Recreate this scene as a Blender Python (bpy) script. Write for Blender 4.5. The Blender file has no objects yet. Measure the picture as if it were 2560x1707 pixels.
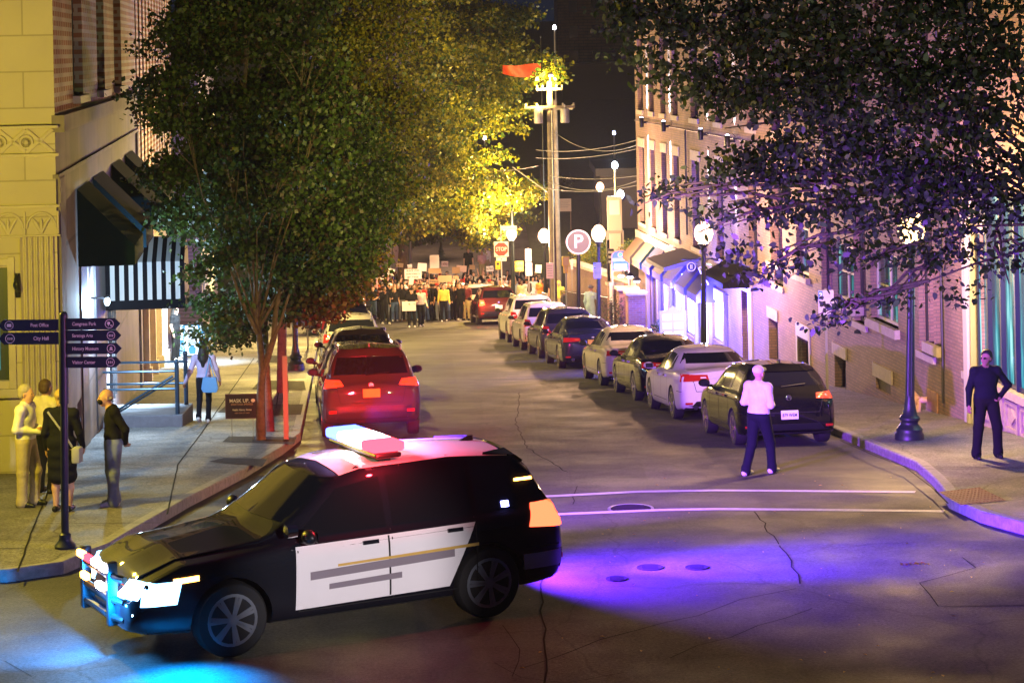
import bpy, bmesh, math, random
import numpy as np
from mathutils import Vector, Matrix
from mathutils.bvhtree import BVHTree
random.seed(7); RS = np.random.RandomState(11)
C = bpy.context.scene.collection
scene = bpy.context.scene
PI = math.pi
# ------------------------------------------------------------------ camera
F = 5600.0; RW, RH = 2560.0, 1707.0; ROLL = 0.02; CAMZ = 6.25; HV = 118.0
cam_d = bpy.data.cameras.new('camera'); cam = bpy.data.objects.new('camera', cam_d); C.objects.link(cam)
cam_d.sensor_width = 36.0; cam_d.sensor_fit = 'HORIZONTAL'; cam_d.lens = 36.0 * F / RW
cam_d.shift_y = -(RH / 2 - HV) / RW
cam_d.clip_start = 0.5; cam_d.clip_end = 3000
cr, sr = math.cos(ROLL), math.sin(ROLL)
cam.matrix_world = Matrix(((cr, sr, 0, 0), (0, 0, -1, 0), (-sr, cr, 0, CAMZ), (0, 0, 0, 1)))
scene.camera = cam
# ------------------------------------------------------------------ night sky and exposure
world = bpy.data.worlds.new('World'); scene.world = world; world.use_nodes = True
wn = world.node_tree.nodes; wl = world.node_tree.links
bg = wn['Background']
bg.inputs['Color'].default_value = (0.03, 0.15, 0.42, 1); bg.inputs['Strength'].default_value = 0.04
scene.view_settings.view_transform = 'Standard'; scene.view_settings.look = 'None'
scene.view_settings.exposure = 0.32; scene.view_settings.gamma = 1.0
try:
    cy = scene.cycles
    cy.use_denoising = True; cy.max_bounces = 5; cy.diffuse_bounces = 2; cy.glossy_bounces = 3
    cy.transparent_max_bounces = 10; cy.transmission_bounces = 3; cy.volume_bounces = 0
    cy.caustics_reflective = False; cy.caustics_refractive = False; cy.sample_clamp_indirect = 4.0
    cy.sample_clamp_direct = 0.0; cy.use_light_tree = True
except Exception: pass
# ------------------------------------------------------------------ place: pixel of the photo -> point of the street
TH = math.atan(0.1072); NX, NY = math.cos(TH), math.sin(TH); DX, DY = -NY, NX
def G(y):
    pts = [(-50, 0), (26.5, 0), (28, -0.03), (29.5, -0.135), (112, -7.12), (118, -7.42), (125, -7.4), (143, -6.5), (180, -4.3), (260, 2.0), (700, 14)]
    for (a, za), (b, zb) in zip(pts, pts[1:]):
        if y <= b: return za + (zb - za) * (y - a) / (b - a)
    return pts[-1][1]
def dero(u, v):
    du, dv = u - RW / 2, v - HV
    return (du * cr - dv * sr), (dv * cr + du * sr)
def W(u, v, d):
    a, h = dero(u, v)
    return Vector((a * d / F, d, CAMZ - h * d / F))
def GP(u, v, up=0.0):
    a, h = dero(u, v); lo, hi = 10.0, 300.0
    f = lambda d: (CAMZ - G(d) - up) * F / d - h
    for _ in range(50):
        m = (lo + hi) / 2
        if f(m) > 0: lo = m
        else: hi = m
    return W(u, v, lo)
def nb(n, y):                    # street-frame offset n at depth y -> world XY
    return (n - NY * y) / NX
def WL(u, v, a):                 # pixel on the wall plane n = a -> (b along street, z)
    x, h = dero(u, v)
    y = a / (NX * x / F + NY)
    return (y - NY * a) / NX, CAMZ - h * y / F
def S2W(a, b, z=0.0): return Vector((NX * a + DX * b, NY * a + DY * b, z))
# ------------------------------------------------------------------ objects
def tag(o, label=None, cat=None, group=None, kind=None):
    if label: o['label'] = label
    if cat: o['category'] = cat
    if group: o['group'] = group
    if kind: o['kind'] = kind
    return o
def empty(name, loc, rz=0.0, label=None, cat=None, group=None):
    o = bpy.data.objects.new(name, None); C.objects.link(o); o.empty_display_size = 0.2
    o.location = loc; o.rotation_euler = (0, 0, rz)
    return tag(o, label, cat, group)
def mobj(name, v, f, mats, parent=None, mi=None, smooth=False):
    me = bpy.data.meshes.new(name); me.from_pydata([tuple(p) for p in v], [], f)
    for m in (mats if isinstance(mats, (list, tuple)) else [mats]): me.materials.append(m)
    if mi is not None: me.polygons.foreach_set('material_index', mi)
    if smooth: me.polygons.foreach_set('use_smooth', [True] * len(me.polygons))
    me.update()
    o = bpy.data.objects.new(name, me); C.objects.link(o)
    if parent is not None: o.parent = parent
    return o
class MB:
    def __init__(s): s.v = []; s.f = []; s.m = []; s.sm = []; s.cm = 0; s.T = None; s.sf = False
    def add(s, vs, fs):
        n = len(s.v)
        if s.T is not None: vs = [s.T @ Vector(p) for p in vs]
        s.v += [tuple(p) for p in vs]
        for q in fs: s.f.append([n + i for i in q]); s.m.append(s.cm); s.sm.append(s.sf)
        return s
    def box(s, x0, y0, z0, x1, y1, z1, bev=0.0):
        if x0 > x1: x0, x1 = x1, x0
        if y0 > y1: y0, y1 = y1, y0
        if z0 > z1: z0, z1 = z1, z0
        if bev <= 0:
            return s.add([(x0, y0, z0), (x1, y0, z0), (x1, y1, z0), (x0, y1, z0), (x0, y0, z1), (x1, y0, z1), (x1, y1, z1), (x0, y1, z1)],
                         [(0, 3, 2, 1), (4, 5, 6, 7), (0, 1, 5, 4), (1, 2, 6, 5), (2, 3, 7, 6), (3, 0, 4, 7)])
        b = min(bev, (x1 - x0) / 2.01, (y1 - y0) / 2.01, (z1 - z0) / 2.01)
        bm = bmesh.new(); bmesh.ops.create_cube(bm, size=1)
        for q in bm.verts: q.co = Vector(((x0 + x1) / 2 + q.co.x * (x1 - x0), (y0 + y1) / 2 + q.co.y * (y1 - y0), (z0 + z1) / 2 + q.co.z * (z1 - z0)))
        bmesh.ops.bevel(bm, geom=bm.edges[:], offset=b, segments=2, affect='EDGES', profile=0.5)
        bm.verts.index_update()
        s.add([q.co.copy() for q in bm.verts], [[w.index for w in q.verts] for q in bm.faces]); bm.free(); return s
    def tube(s, pts, r, n=8, cap=True):
        pts = [Vector(p) for p in pts]; rr = r if isinstance(r, (list, tuple)) else [r] * len(pts)
        vs = []; fs = []; up = None
        for i, p in enumerate(pts):
            t = (pts[min(i + 1, len(pts) - 1)] - pts[max(i - 1, 0)])
            if t.length < 1e-9: t = Vector((0, 0, 1))
            t.normalize()
            if up is None: up = Vector((1, 0, 0)) if abs(t.x) < 0.8 else Vector((0, 1, 0))
            e1 = (up - t * up.dot(t)).normalized(); e2 = t.cross(e1); up = e1
            for k in range(n):
                a = 2 * PI * k / n; vs.append(p + (e1 * math.cos(a) + e2 * math.sin(a)) * rr[i])
        for i in range(len(pts) - 1):
            for k in range(n): fs.append((i * n + k, i * n + (k + 1) % n, (i + 1) * n + (k + 1) % n, (i + 1) * n + k))
        if cap: fs.append(tuple(range(n))[::-1]); fs.append(tuple((len(pts) - 1) * n + k for k in range(n)))
        o = s.sf; s.sf = True; s.add(vs, fs); s.sf = o; return s
    def lathe(s, prof, c=(0, 0, 0), n=20, axis='z'):
        vs = []; fs = []
        for r, z in prof:
            for k in range(n):
                a = 2 * PI * k / n; q = (r * math.cos(a), r * math.sin(a), z)
                if axis == 'x': q = (z, q[0], q[1])
                elif axis == 'y': q = (q[1], z, q[0])
                vs.append((c[0] + q[0], c[1] + q[1], c[2] + q[2]))
        for i in range(len(prof) - 1):
            for k in range(n): fs.append((i * n + k, i * n + (k + 1) % n, (i + 1) * n + (k + 1) % n, (i + 1) * n + k))
        closed = tuple(prof[0]) == tuple(prof[-1])
        if prof[0][0] > 1e-6 and not closed: fs.append(tuple(range(n))[::-1])
        if prof[-1][0] > 1e-6 and not closed: fs.append(tuple((len(prof) - 1) * n + k for k in range(n)))
        o = s.sf; s.sf = True; s.add(vs, fs); s.sf = o; return s
    def ell(s, c, r, n=14, m=9, zmin=-1.0):
        prof = []
        for i in range(m + 1):
            a = -PI / 2 + PI * i / m
            if math.sin(a) < zmin: continue
            prof.append((max(math.cos(a), 1e-7), math.sin(a)))
        vs = []; fs = []
        for q, z in prof:
            for k in range(n):
                a = 2 * PI * k / n; vs.append((c[0] + r[0] * q * math.cos(a), c[1] + r[1] * q * math.sin(a), c[2] + r[2] * z))
        for i in range(len(prof) - 1):
            for k in range(n): fs.append((i * n + k, i * n + (k + 1) % n, (i + 1) * n + (k + 1) % n, (i + 1) * n + k))
        o = s.sf; s.sf = True; s.add(vs, fs); s.sf = o; return s
    def prism(s, poly, z0, z1, axis='z'):
        n = len(poly)
        def P(a, b, z): return (a, b, z) if axis == 'z' else ((z, a, b) if axis == 'x' else (a, z, b))
        vs = [P(a, b, z0) for a, b in poly] + [P(a, b, z1) for a, b in poly]
        return s.add(vs, [tuple(range(n))[::-1], tuple(range(n, 2 * n))] + [(i, (i + 1) % n, n + (i + 1) % n, n + i) for i in range(n)])
    def cut(s):
        if not hasattr(s, 'marks'): s.marks = []
        s.marks.append((len(s.v), len(s.f))); return s
    def each(s, name, mats, parent=None):
        s.cut(); a = b = 0; out = []
        for vn, fn in s.marks:
            if fn > b:
                q = MB(); q.v = s.v[a:vn]; q.f = [[i - a for i in f] for f in s.f[b:fn]]; q.m = s.m[b:fn]; q.sm = s.sm[b:fn]; out.append(q.build(name, mats, parent))
            a, b = vn, fn
        return out
    def build(s, name, mats, parent=None):
        o = mobj(name, s.v, s.f, mats, parent, s.m)
        o.data.polygons.foreach_set('use_smooth', s.sm)
        if any(s.sm): o.data.set_sharp_from_angle(angle=0.7)
        return o
def kids(o): return [c for c in o.children]
def copy_tree(o, parent=None):
    c = o.copy(); C.objects.link(c); c.parent = parent
    if parent is not None: c.matrix_parent_inverse = o.matrix_parent_inverse.copy()
    for ch in list(o.children): copy_tree(ch, c)
    return c
def text_mb(mb, s, x, y, z, size, depth=0.004, align='CENTER', rot=None, sx=1.0):
    cu = bpy.data.curves.new('txt', 'FONT'); cu.body = s; cu.size = size; cu.extrude = depth / 2; cu.align_x = align; cu.align_y = 'CENTER'
    cu.resolution_u = 3; cu.offset = size * 0.012
    o = bpy.data.objects.new('txt', cu); C.objects.link(o)
    dg = bpy.context.evaluated_depsgraph_get(); me = bpy.data.meshes.new_from_object(o.evaluated_get(dg))
    M = Matrix.Translation((x, y, z)) @ (rot if rot is not None else Matrix.Identity(4)) @ Matrix.Rotation(PI / 2, 4, 'X') @ Matrix.Diagonal((sx, 1, 1, 1))
    mb.add([M @ q.co for q in me.vertices], [list(p.vertices) for p in me.polygons])
    bpy.data.objects.remove(o); bpy.data.curves.remove(cu); bpy.data.meshes.remove(me)
# ------------------------------------------------------------------ materials
def mat(name, col, rough=0.6, metal=0.0, coat=0.0, emit=None, es=0.0, trans=0.0, noise=0.0, nscale=8.0, bump=0.0, bscale=60.0, spec=0.5):
    m = bpy.data.materials.new(name); m.use_nodes = True; t = m.node_tree; p = t.nodes['Principled BSDF']
    c = (*col, 1)
    p.inputs['Base Color'].default_value = c; p.inputs['Roughness'].default_value = rough; p.inputs['Metallic'].default_value = metal
    p.inputs['Coat Weight'].default_value = coat; p.inputs['Coat Roughness'].default_value = 0.04
    p.inputs['Specular IOR Level'].default_value = spec
    if emit: p.inputs['Emission Color'].default_value = (*emit, 1); p.inputs['Emission Strength'].default_value = es
    if trans: p.inputs['Transmission Weight'].default_value = trans
    if noise or bump:
        tc = t.nodes.new('ShaderNodeTexCoord')
    if noise:
        nt = t.nodes.new('ShaderNodeTexNoise'); nt.inputs['Scale'].default_value = nscale; nt.inputs['Detail'].default_value = 6; nt.inputs['Roughness'].default_value = 0.65
        t.links.new(tc.outputs['Object'], nt.inputs['Vector'])
        mr = t.nodes.new('ShaderNodeMapRange'); mr.inputs['From Min'].default_value = 0.3; mr.inputs['From Max'].default_value = 0.7
        mr.inputs['To Min'].default_value = 1 - noise; mr.inputs['To Max'].default_value = 1 + noise
        t.links.new(nt.outputs['Fac'], mr.inputs['Value'])
        mx = t.nodes.new('ShaderNodeVectorMath'); mx.operation = 'SCALE'; mx.inputs[0].default_value = col
        t.links.new(mr.outputs['Result'], mx.inputs['Scale']); t.links.new(mx.outputs['Vector'], p.inputs['Base Color'])
    if bump:
        nb_ = t.nodes.new('ShaderNodeTexNoise'); nb_.inputs['Scale'].default_value = bscale; nb_.inputs['Detail'].default_value = 4
        t.links.new(tc.outputs['Object'], nb_.inputs['Vector'])
        bp = t.nodes.new('ShaderNodeBump'); bp.inputs['Strength'].default_value = bump; bp.inputs['Distance'].default_value = 0.02
        t.links.new(nb_.outputs['Fac'], bp.inputs['Height']); t.links.new(bp.outputs['Normal'], p.inputs['Normal'])
    return m
def glow(name, col, es, see=False):
    m = bpy.data.materials.new(name); m.use_nodes = True; t = m.node_tree; t.nodes.clear()
    o = t.nodes.new('ShaderNodeOutputMaterial'); e = t.nodes.new('ShaderNodeEmission')
    e.inputs['Color'].default_value = (*col, 1); e.inputs['Strength'].default_value = es
    if see:
        a = t.nodes.new('ShaderNodeAddShader'); tr = t.nodes.new('ShaderNodeBsdfTransparent')
        t.links.new(e.outputs[0], a.inputs[0]); t.links.new(tr.outputs[0], a.inputs[1]); t.links.new(a.outputs[0], o.inputs['Surface'])
    else: t.links.new(e.outputs[0], o.inputs['Surface'])
    try: m.cycles.emission_sampling = 'NONE' if see else 'AUTO'
    except Exception: pass
    return m
def brick(name, c1, c2, mortar, bw=0.22, bh=0.075, rough=0.8, bump=0.5, stain=0.25, ms=0.06, offs=0.5):
    m = mat(name, c1, rough); t = m.node_tree; p = t.nodes['Principled BSDF']; N = t.nodes.new; L = t.links.new
    tc = N('ShaderNodeTexCoord'); sp = N('ShaderNodeSeparateXYZ'); L(tc.outputs['Object'], sp.inputs[0])
    ad = N('ShaderNodeMath'); ad.operation = 'ADD'; L(sp.outputs['X'], ad.inputs[0]); L(sp.outputs['Y'], ad.inputs[1])
    cb = N('ShaderNodeCombineXYZ'); L(ad.outputs[0], cb.inputs['X']); L(sp.outputs['Z'], cb.inputs['Y'])
    b = N('ShaderNodeTexBrick'); L(cb.outputs[0], b.inputs['Vector']); b.inputs['Scale'].default_value = 1.0
    b.inputs['Brick Width'].default_value = bw; b.inputs['Row Height'].default_value = bh; b.inputs['Mortar Size'].default_value = bh * ms * 2
    b.inputs['Color1'].default_value = (*c1, 1); b.inputs['Color2'].default_value = (*c2, 1); b.inputs['Mortar'].default_value = (*mortar, 1); b.offset = offs
    b.inputs['Bias'].default_value = -0.1
    nt = N('ShaderNodeTexNoise'); nt.inputs['Scale'].default_value = 0.7; nt.inputs['Detail'].default_value = 7; L(tc.outputs['Object'], nt.inputs['Vector'])
    mr = N('ShaderNodeMapRange'); mr.inputs['From Min'].default_value = 0.3; mr.inputs['From Max'].default_value = 0.7; mr.inputs['To Min'].default_value = 1 - stain; mr.inputs['To Max'].default_value = 1 + stain
    L(nt.outputs['Fac'], mr.inputs['Value'])
    sc = N('ShaderNodeVectorMath'); sc.operation = 'SCALE'; L(b.outputs['Color'], sc.inputs[0]); L(mr.outputs['Result'], sc.inputs['Scale']); L(sc.outputs[0], p.inputs['Base Color'])
    bp = N('ShaderNodeBump'); bp.inputs['Strength'].default_value = bump; bp.inputs['Distance'].default_value = 0.01; bp.invert = True
    L(b.outputs['Fac'], bp.inputs['Height']); L(bp.outputs['Normal'], p.inputs['Normal'])
    return m
def asphalt(name, base, dark=0.6, rough=0.75):
    m = mat(name, base, rough); t = m.node_tree; p = t.nodes['Principled BSDF']; N = t.nodes.new; L = t.links.new
    tc = N('ShaderNodeTexCoord')
    def noise(s, d, r=0.6):
        q = N('ShaderNodeTexNoise'); q.inputs['Scale'].default_value = s; q.inputs['Detail'].default_value = d; q.inputs['Roughness'].default_value = r
        L(tc.outputs['Object'], q.inputs['Vector']); return q.outputs['Fac']
    def rng(x, a, b, lo, hi):
        q = N('ShaderNodeMapRange'); q.inputs['From Min'].default_value = a; q.inputs['From Max'].default_value = b; q.inputs['To Min'].default_value = lo; q.inputs['To Max'].default_value = hi
        L(x, q.inputs['Value']); return q.outputs['Result']
    def mul(a, b):
        q = N('ShaderNodeMath'); q.operation = 'MULTIPLY'; L(a, q.inputs[0]); L(b, q.inputs[1]); return q.outputs[0]
    big = rng(noise(0.22, 5), 0.35, 0.65, dark, 1.35); mid = rng(noise(1.6, 7, 0.75), 0.3, 0.7, 0.6, 1.4); fine = rng(noise(26, 4, 0.85), 0.35, 0.65, 0.3, 1.7)
    k = mul(mul(big, mid), fine)
    vo = N('ShaderNodeTexVoronoi'); vo.feature = 'DISTANCE_TO_EDGE'; vo.inputs['Scale'].default_value = 0.38
    wv = N('ShaderNodeTexNoise'); wv.inputs['Scale'].default_value = 1.3; wv.inputs['Detail'].default_value = 5; L(tc.outputs['Object'], wv.inputs['Vector'])
    mv = N('ShaderNodeMixRGB'); mv.inputs['Fac'].default_value = 0.35; L(tc.outputs['Object'], mv.inputs['Color1']); L(wv.outputs['Color'], mv.inputs['Color2']); L(mv.outputs[0], vo.inputs['Vector'])
    cr_ = rng(vo.outputs['Distance'], 0.0, 0.006, 0.45, 1.0)
    k = mul(k, cr_)
    sc = N('ShaderNodeVectorMath'); sc.operation = 'SCALE'; sc.inputs[0].default_value = base; L(k, sc.inputs['Scale']); L(sc.outputs[0], p.inputs['Base Color'])
    L(rng(noise(0.5, 4), 0.35, 0.65, rough - 0.17, rough + 0.12), p.inputs['Roughness'])
    bp = N('ShaderNodeBump'); bp.inputs['Strength'].default_value = 0.5; bp.inputs['Distance'].default_value = 0.008
    L(noise(70, 3, 0.8), bp.inputs['Height']); L(bp.outputs['Normal'], p.inputs['Normal'])
    return m
def leafmat(name, c1, c2, c3=None, trans=0.35):
    m = bpy.data.materials.new(name); m.use_nodes = True; t = m.node_tree; t.nodes.clear(); N = t.nodes.new; L = t.links.new
    o = N('ShaderNodeOutputMaterial'); tc = N('ShaderNodeTexCoord')
    n1 = N('ShaderNodeTexNoise'); n1.inputs['Scale'].default_value = 6; n1.inputs['Detail'].default_value = 3; L(tc.outputs['Object'], n1.inputs['Vector'])
    r = N('ShaderNodeValToRGB'); L(n1.outputs['Fac'], r.inputs['Fac'])
    r.color_ramp.elements[0].position = 0.35; r.color_ramp.elements[0].color = (*c1, 1); r.color_ramp.elements[1].position = 0.65; r.color_ramp.elements[1].color = (*c2, 1)
    if c3: e = r.color_ramp.elements.new(0.75); e.color = (*c3, 1)
    d = N('ShaderNodeBsdfDiffuse'); tr = N('ShaderNodeBsdfTranslucent'); g = N('ShaderNodeBsdfGlossy'); g.inputs['Roughness'].default_value = 0.45; g.inputs['Color'].default_value = (0.5, 0.5, 0.5, 1)
    L(r.outputs[0], d.inputs['Color']); L(r.outputs[0], tr.inputs['Color'])
    m1 = N('ShaderNodeMixShader'); m1.inputs[0].default_value = trans; L(d.outputs[0], m1.inputs[1]); L(tr.outputs[0], m1.inputs[2])
    m2 = N('ShaderNodeMixShader'); m2.inputs[0].default_value = 0.06; L(m1.outputs[0], m2.inputs[1]); L(g.outputs[0], m2.inputs[2]); L(m2.outputs[0], o.inputs['Surface'])
    return m
M = dict(
    asphalt=asphalt('asphalt', (0.046, 0.043, 0.042)), tar=mat('tar', (0.024, 0.023, 0.022), 0.95, spec=0.05),
    conc=asphalt('concrete', (0.17, 0.16, 0.15), 0.8, 0.8), kerb=mat('kerb_granite', (0.26, 0.25, 0.24), 0.75, noise=0.3, nscale=9, bump=0.4),
    soil=mat('soil', (0.035, 0.025, 0.018), 0.95, noise=0.4, nscale=20, bump=0.8), paint_w=mat('road_paint', (0.62, 0.61, 0.58), 0.65, noise=0.22, nscale=14),
    grass=mat('grass', (0.03, 0.045, 0.018), 0.95, noise=0.5, nscale=3, bump=0.8), tactile=mat('tactile_red', (0.28, 0.07, 0.05), 0.75, noise=0.2),
    stone=mat('limestone', (0.55, 0.50, 0.40), 0.8, noise=0.12, nscale=2.5, bump=0.25, bscale=40), stone_shaded=mat('limestone_shaded', (0.22, 0.19, 0.19), 0.8, noise=0.25, nscale=1.6, bump=0.2),  # second limestone: darker, with the street side's shade put into its colour
    lintel=mat('lintel_stone', (0.48, 0.42, 0.36), 0.8, noise=0.15, nscale=5, bump=0.2),
    brick_r=brick('brick_tan', (0.33, 0.21, 0.17), (0.25, 0.16, 0.13), (0.17, 0.14, 0.13)),
    brick_l=brick('brick_dark', (0.30, 0.13, 0.075), (0.22, 0.09, 0.055), (0.42, 0.36, 0.30), 0.42, 0.16, ms=0.12),
    brick_s=brick('brick_red', (0.30, 0.13, 0.09), (0.22, 0.09, 0.065), (0.25, 0.2, 0.17)),
    siding=brick('siding', (0.16, 0.14, 0.26), (0.15, 0.13, 0.25), (0.05, 0.05, 0.09), 30, 0.14, ms=0.05, stain=0.1),
    black=mat('black_metal', (0.012, 0.013, 0.016), 0.4, 0.3), dgreen=mat('post_paint', (0.02, 0.03, 0.028), 0.42, 0.2, bump=0.1),
    steel=mat('galvanised', (0.45, 0.45, 0.44), 0.45, 0.8), chrome=mat('chrome', (0.75, 0.75, 0.75), 0.12, 1.0),
    wood=mat('pole_wood', (0.20, 0.16, 0.12), 0.85, noise=0.3, nscale=4, bump=0.5, bscale=20), bark=mat('bark', (0.12, 0.085, 0.06), 0.9, noise=0.4, nscale=7, bump=1.0, bscale=25),
    white=mat('white_paint', (0.75, 0.75, 0.74), 0.5), signw=mat('sign_white', (0.80, 0.79, 0.76), 0.45), ink=mat('ink', (0.03, 0.03, 0.05), 0.6), grey=mat('grey_ink', (0.3, 0.3, 0.33), 0.6),
    stop=mat('stop_red', (0.62, 0.05, 0.03), 0.4), blue=mat('sign_blue', (0.03, 0.12, 0.42), 0.45), navy=mat('sign_navy', (0.012, 0.02, 0.045), 0.45), yellow=mat('meter_yellow', (0.72, 0.50, 0.03), 0.45),
    card=mat('cardboard', (0.36, 0.24, 0.13), 0.85), cardy=mat('yellow_card', (0.78, 0.66, 0.10), 0.8), pinkc=mat('pink_card', (0.70, 0.50, 0.62), 0.6),
    canvas_g=mat('awning_green', (0.004, 0.018, 0.028), 0.9, bump=0.15, bscale=30, spec=0.08), canvas_b=mat('awning_brown', (0.17, 0.11, 0.075), 0.85, bump=0.15, bscale=30), canvas_t=mat('awning_teal', (0.03, 0.16, 0.17), 0.8),
    canvas_w=mat('awning_white', (0.72, 0.72, 0.70), 0.8), canvas_k=mat('awning_black', (0.008, 0.008, 0.012), 0.9, spec=0.1),
    glass=mat('car_glass', (0.008, 0.009, 0.011), 0.06, 0, 0.6, spec=0.8), tyre=mat('tyre', (0.012, 0.012, 0.012), 0.8), rim=mat('rim', (0.5, 0.48, 0.45), 0.25, 0.95), under=mat('underbody', (0.008, 0.008, 0.008), 0.9),
    gap=mat('panel_gap', (0.004, 0.004, 0.004), 0.8), tail=mat('tail_light', (0.35, 0.015, 0.012), 0.15, 0, 0.8, emit=(1, 0.03, 0.01), es=0.07), amber=mat('amber_light', (0.6, 0.16, 0.02), 0.15, 0, 0.8, emit=(1, 0.25, 0.02), es=0.08),
    tail_on=glow('tail_on', (1.0, 0.06, 0.015), 9), plate_y=mat('plate_gold', (0.75, 0.42, 0.04), 0.5), plate_w=mat('plate_white', (0.72, 0.70, 0.74), 0.5),
    wglass=mat('window_glass', (0.012, 0.016, 0.02), 0.08, spec=0.8), frame_d=mat('window_frame_dark', (0.03, 0.03, 0.035), 0.5), frame_w=mat('window_frame_pale', (0.5, 0.47, 0.42), 0.55),
    teal=mat('teal_glass', (0.03, 0.12, 0.12), 0.15, emit=(0.08, 0.75, 0.72), es=0.45), dark=mat('dark_opening', (0.006, 0.006, 0.008), 0.9),
    skin=mat('skin', (0.52, 0.30, 0.21), 0.55, noise=0.06), skin_t=mat('skin_tan', (0.36, 0.19, 0.12), 0.55), skin_d=mat('skin_brown', (0.16, 0.08, 0.05), 0.55),
    hair_g=mat('hair_grey', (0.32, 0.28, 0.24), 0.7, bump=0.6, bscale=80), hair_k=mat('hair_black', (0.012, 0.01, 0.009), 0.55, bump=0.6, bscale=80), hair_b=mat('hair_brown', (0.07, 0.038, 0.02), 0.6, bump=0.6, bscale=80), hair_y=mat('hair_blond', (0.36, 0.24, 0.11), 0.6, bump=0.6, bscale=80),
)
def cloth(name, col, n=0.12): return mat(name, col, 0.88, noise=n, nscale=9, bump=0.5, bscale=14, spec=0.2)
CL = dict(black=cloth('cloth_black', (0.008, 0.008, 0.009)), navy=cloth('cloth_navy', (0.006, 0.007, 0.013)), white=cloth('cloth_white', (0.70, 0.69, 0.68)), cream=cloth('cloth_cream', (0.62, 0.56, 0.42)),
    grey=cloth('cloth_grey', (0.16, 0.16, 0.17)), jeans=cloth('cloth_denim', (0.055, 0.09, 0.17)), jeans_p=cloth('cloth_pale_denim', (0.19, 0.22, 0.30)), khaki=cloth('cloth_khaki', (0.42, 0.35, 0.20)), olive=cloth('cloth_olive', (0.08, 0.09, 0.03)),
    yellow=cloth('cloth_yellow', (0.72, 0.60, 0.10)), red=cloth('cloth_red', (0.45, 0.04, 0.03)), orange=cloth('cloth_orange', (0.75, 0.20, 0.03)), maroon=cloth('cloth_maroon', (0.12, 0.02, 0.03)), pink=cloth('cloth_pink', (0.62, 0.38, 0.42)), blue=cloth('cloth_blue', (0.05, 0.16, 0.45)), sky=cloth('cloth_sky', (0.35, 0.5, 0.6)), tan=cloth('cloth_tan', (0.40, 0.26, 0.14)), green=cloth('cloth_green', (0.05, 0.16, 0.07)),
    shoe_w=cloth('shoe_white', (0.62, 0.60, 0.58), 0.03), shoe_k=cloth('shoe_black', (0.015, 0.013, 0.012), 0.03), shoe_b=cloth('shoe_brown', (0.10, 0.05, 0.025), 0.03), violet=cloth('cloth_lilac', (0.45, 0.40, 0.62)))
def light(kind, loc, col, power, parent=None, radius=0.1, aim=None, angle=60, blend=0.6, name='lamp_light'):
    d = bpy.data.lights.new(name, kind); d.color = col; d.energy = power; d.shadow_soft_size = radius
    o = bpy.data.objects.new(name, d); C.objects.link(o); o.location = loc
    if kind == 'SPOT': d.spot_size = math.radians(angle); d.spot_blend = blend
    if aim is not None: o.rotation_euler = (Vector(aim) - Vector(loc)).to_track_quat('-Z', 'Y').to_euler()
    if parent is not None: o.parent = parent
    return o
# ================================================================== ground
YS = [6, 10, 14, 18, 20, 22, 24, 25, 26, 26.5, 27, 27.5, 28, 28.5, 29, 29.5, 30, 31, 32, 34, 36, 38, 40, 42, 44, 47, 50, 54, 58, 63, 68, 74, 80, 88, 96, 104, 112, 115, 118, 121, 125, 130, 136, 143, 150, 160, 170, 180, 200, 230, 260, 350, 700]
def sheet(name, xl, xr, m, up, ys, n=6, kind='structure', yfun=None):
    v = []; f = []
    for y in ys:
        a, b = (xl(y) if callable(xl) else xl), (xr(y) if callable(xr) else xr)
        for i in range(n + 1): v.append((a + (b - a) * i / n, y, G(y) + up))
    w = n + 1
    for j in range(len(ys) - 1):
        for i in range(n): f.append((j * w + i, j * w + i + 1, (j + 1) * w + i + 1, (j + 1) * w + i))
    return tag(mobj(name, v, f, m), kind=kind)
road = sheet('road', -260, 260, M['asphalt'], 0.0, YS, 20)
def interp(pts, y):
    if y <= pts[0][0]: return pts[0][1]
    for (a, xa), (b, xb) in zip(pts, pts[1:]):
        if y <= b: return xa + (xb - xa) * (y - a) / (b - a)
    return pts[-1][1]
KL = [(26.3, -60), (26.6, -6.3), (27.1, -5.55), (28.2, -5.2), (30, -5.08), (33, -4.9), (37, -4.55), (41, -4.33), (43.8, -4.28), (60, -5.55), (90, -7.95), (108, -9.7), (112, -13), (112.5, -60)]
KR = [(25.9, 60), (26.1, 10), (26.6, 7.6), (27.4, 6.75), (28.4, 6.36), (29.5, 6.05), (31.1, 5.94), (32.5, 6.11), (34, 6.24), (36, 6.36), (37.8, 6.25), (39.5, 6.15), (42.4, 5.97), (60, 4.12), (84, 1.55), (104, -0.6), (112, -1.4), (114, 0.5), (115, 60)]
def dense(a, b, st=0.25):
    n = int((b - a) / st); return [a + (b - a) * i / n for i in range(n + 1)]
def walk(name, K, side, ymax, wide=60):
    ys = [y for y in dense(K[0][0], 46, 0.2)] + dense(46.5, ymax, 1.0)
    v = []; f = []; kv = []; kf = []
    for y in ys:
        x = interp(K, y); z = G(y) + 0.15
        row = [x + side * 0.16, x + side * 1.2, x + side * 3.5, side * wide]
        if side < 0: row = [min(r, x - 0.01) for r in row]
        else: row = [max(r, x + 0.01) for r in row]
        for r in row: v.append((r, y, z))
        kv += [(x, y, z - 0.25), (x, y, z - 0.015), (x + side * 0.015, y, z + 0.004), (x + side * 0.165, y, z + 0.004)]
    for j in range(len(ys) - 1):
        for q, n_, fl in ((f, 4, v), (kf, 4, kv)):
            for i in range(n_ - 1):
                a = (j * n_ + i, j * n_ + i + 1, (j + 1) * n_ + i + 1, (j + 1) * n_ + i)
                q.append(a if side > 0 else a[::-1])
    o = tag(mobj(name, v, f, M['conc']), kind='structure')
    k = tag(mobj('kerb', kv, kf, M['kerb']), kind='structure')
    return o
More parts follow.
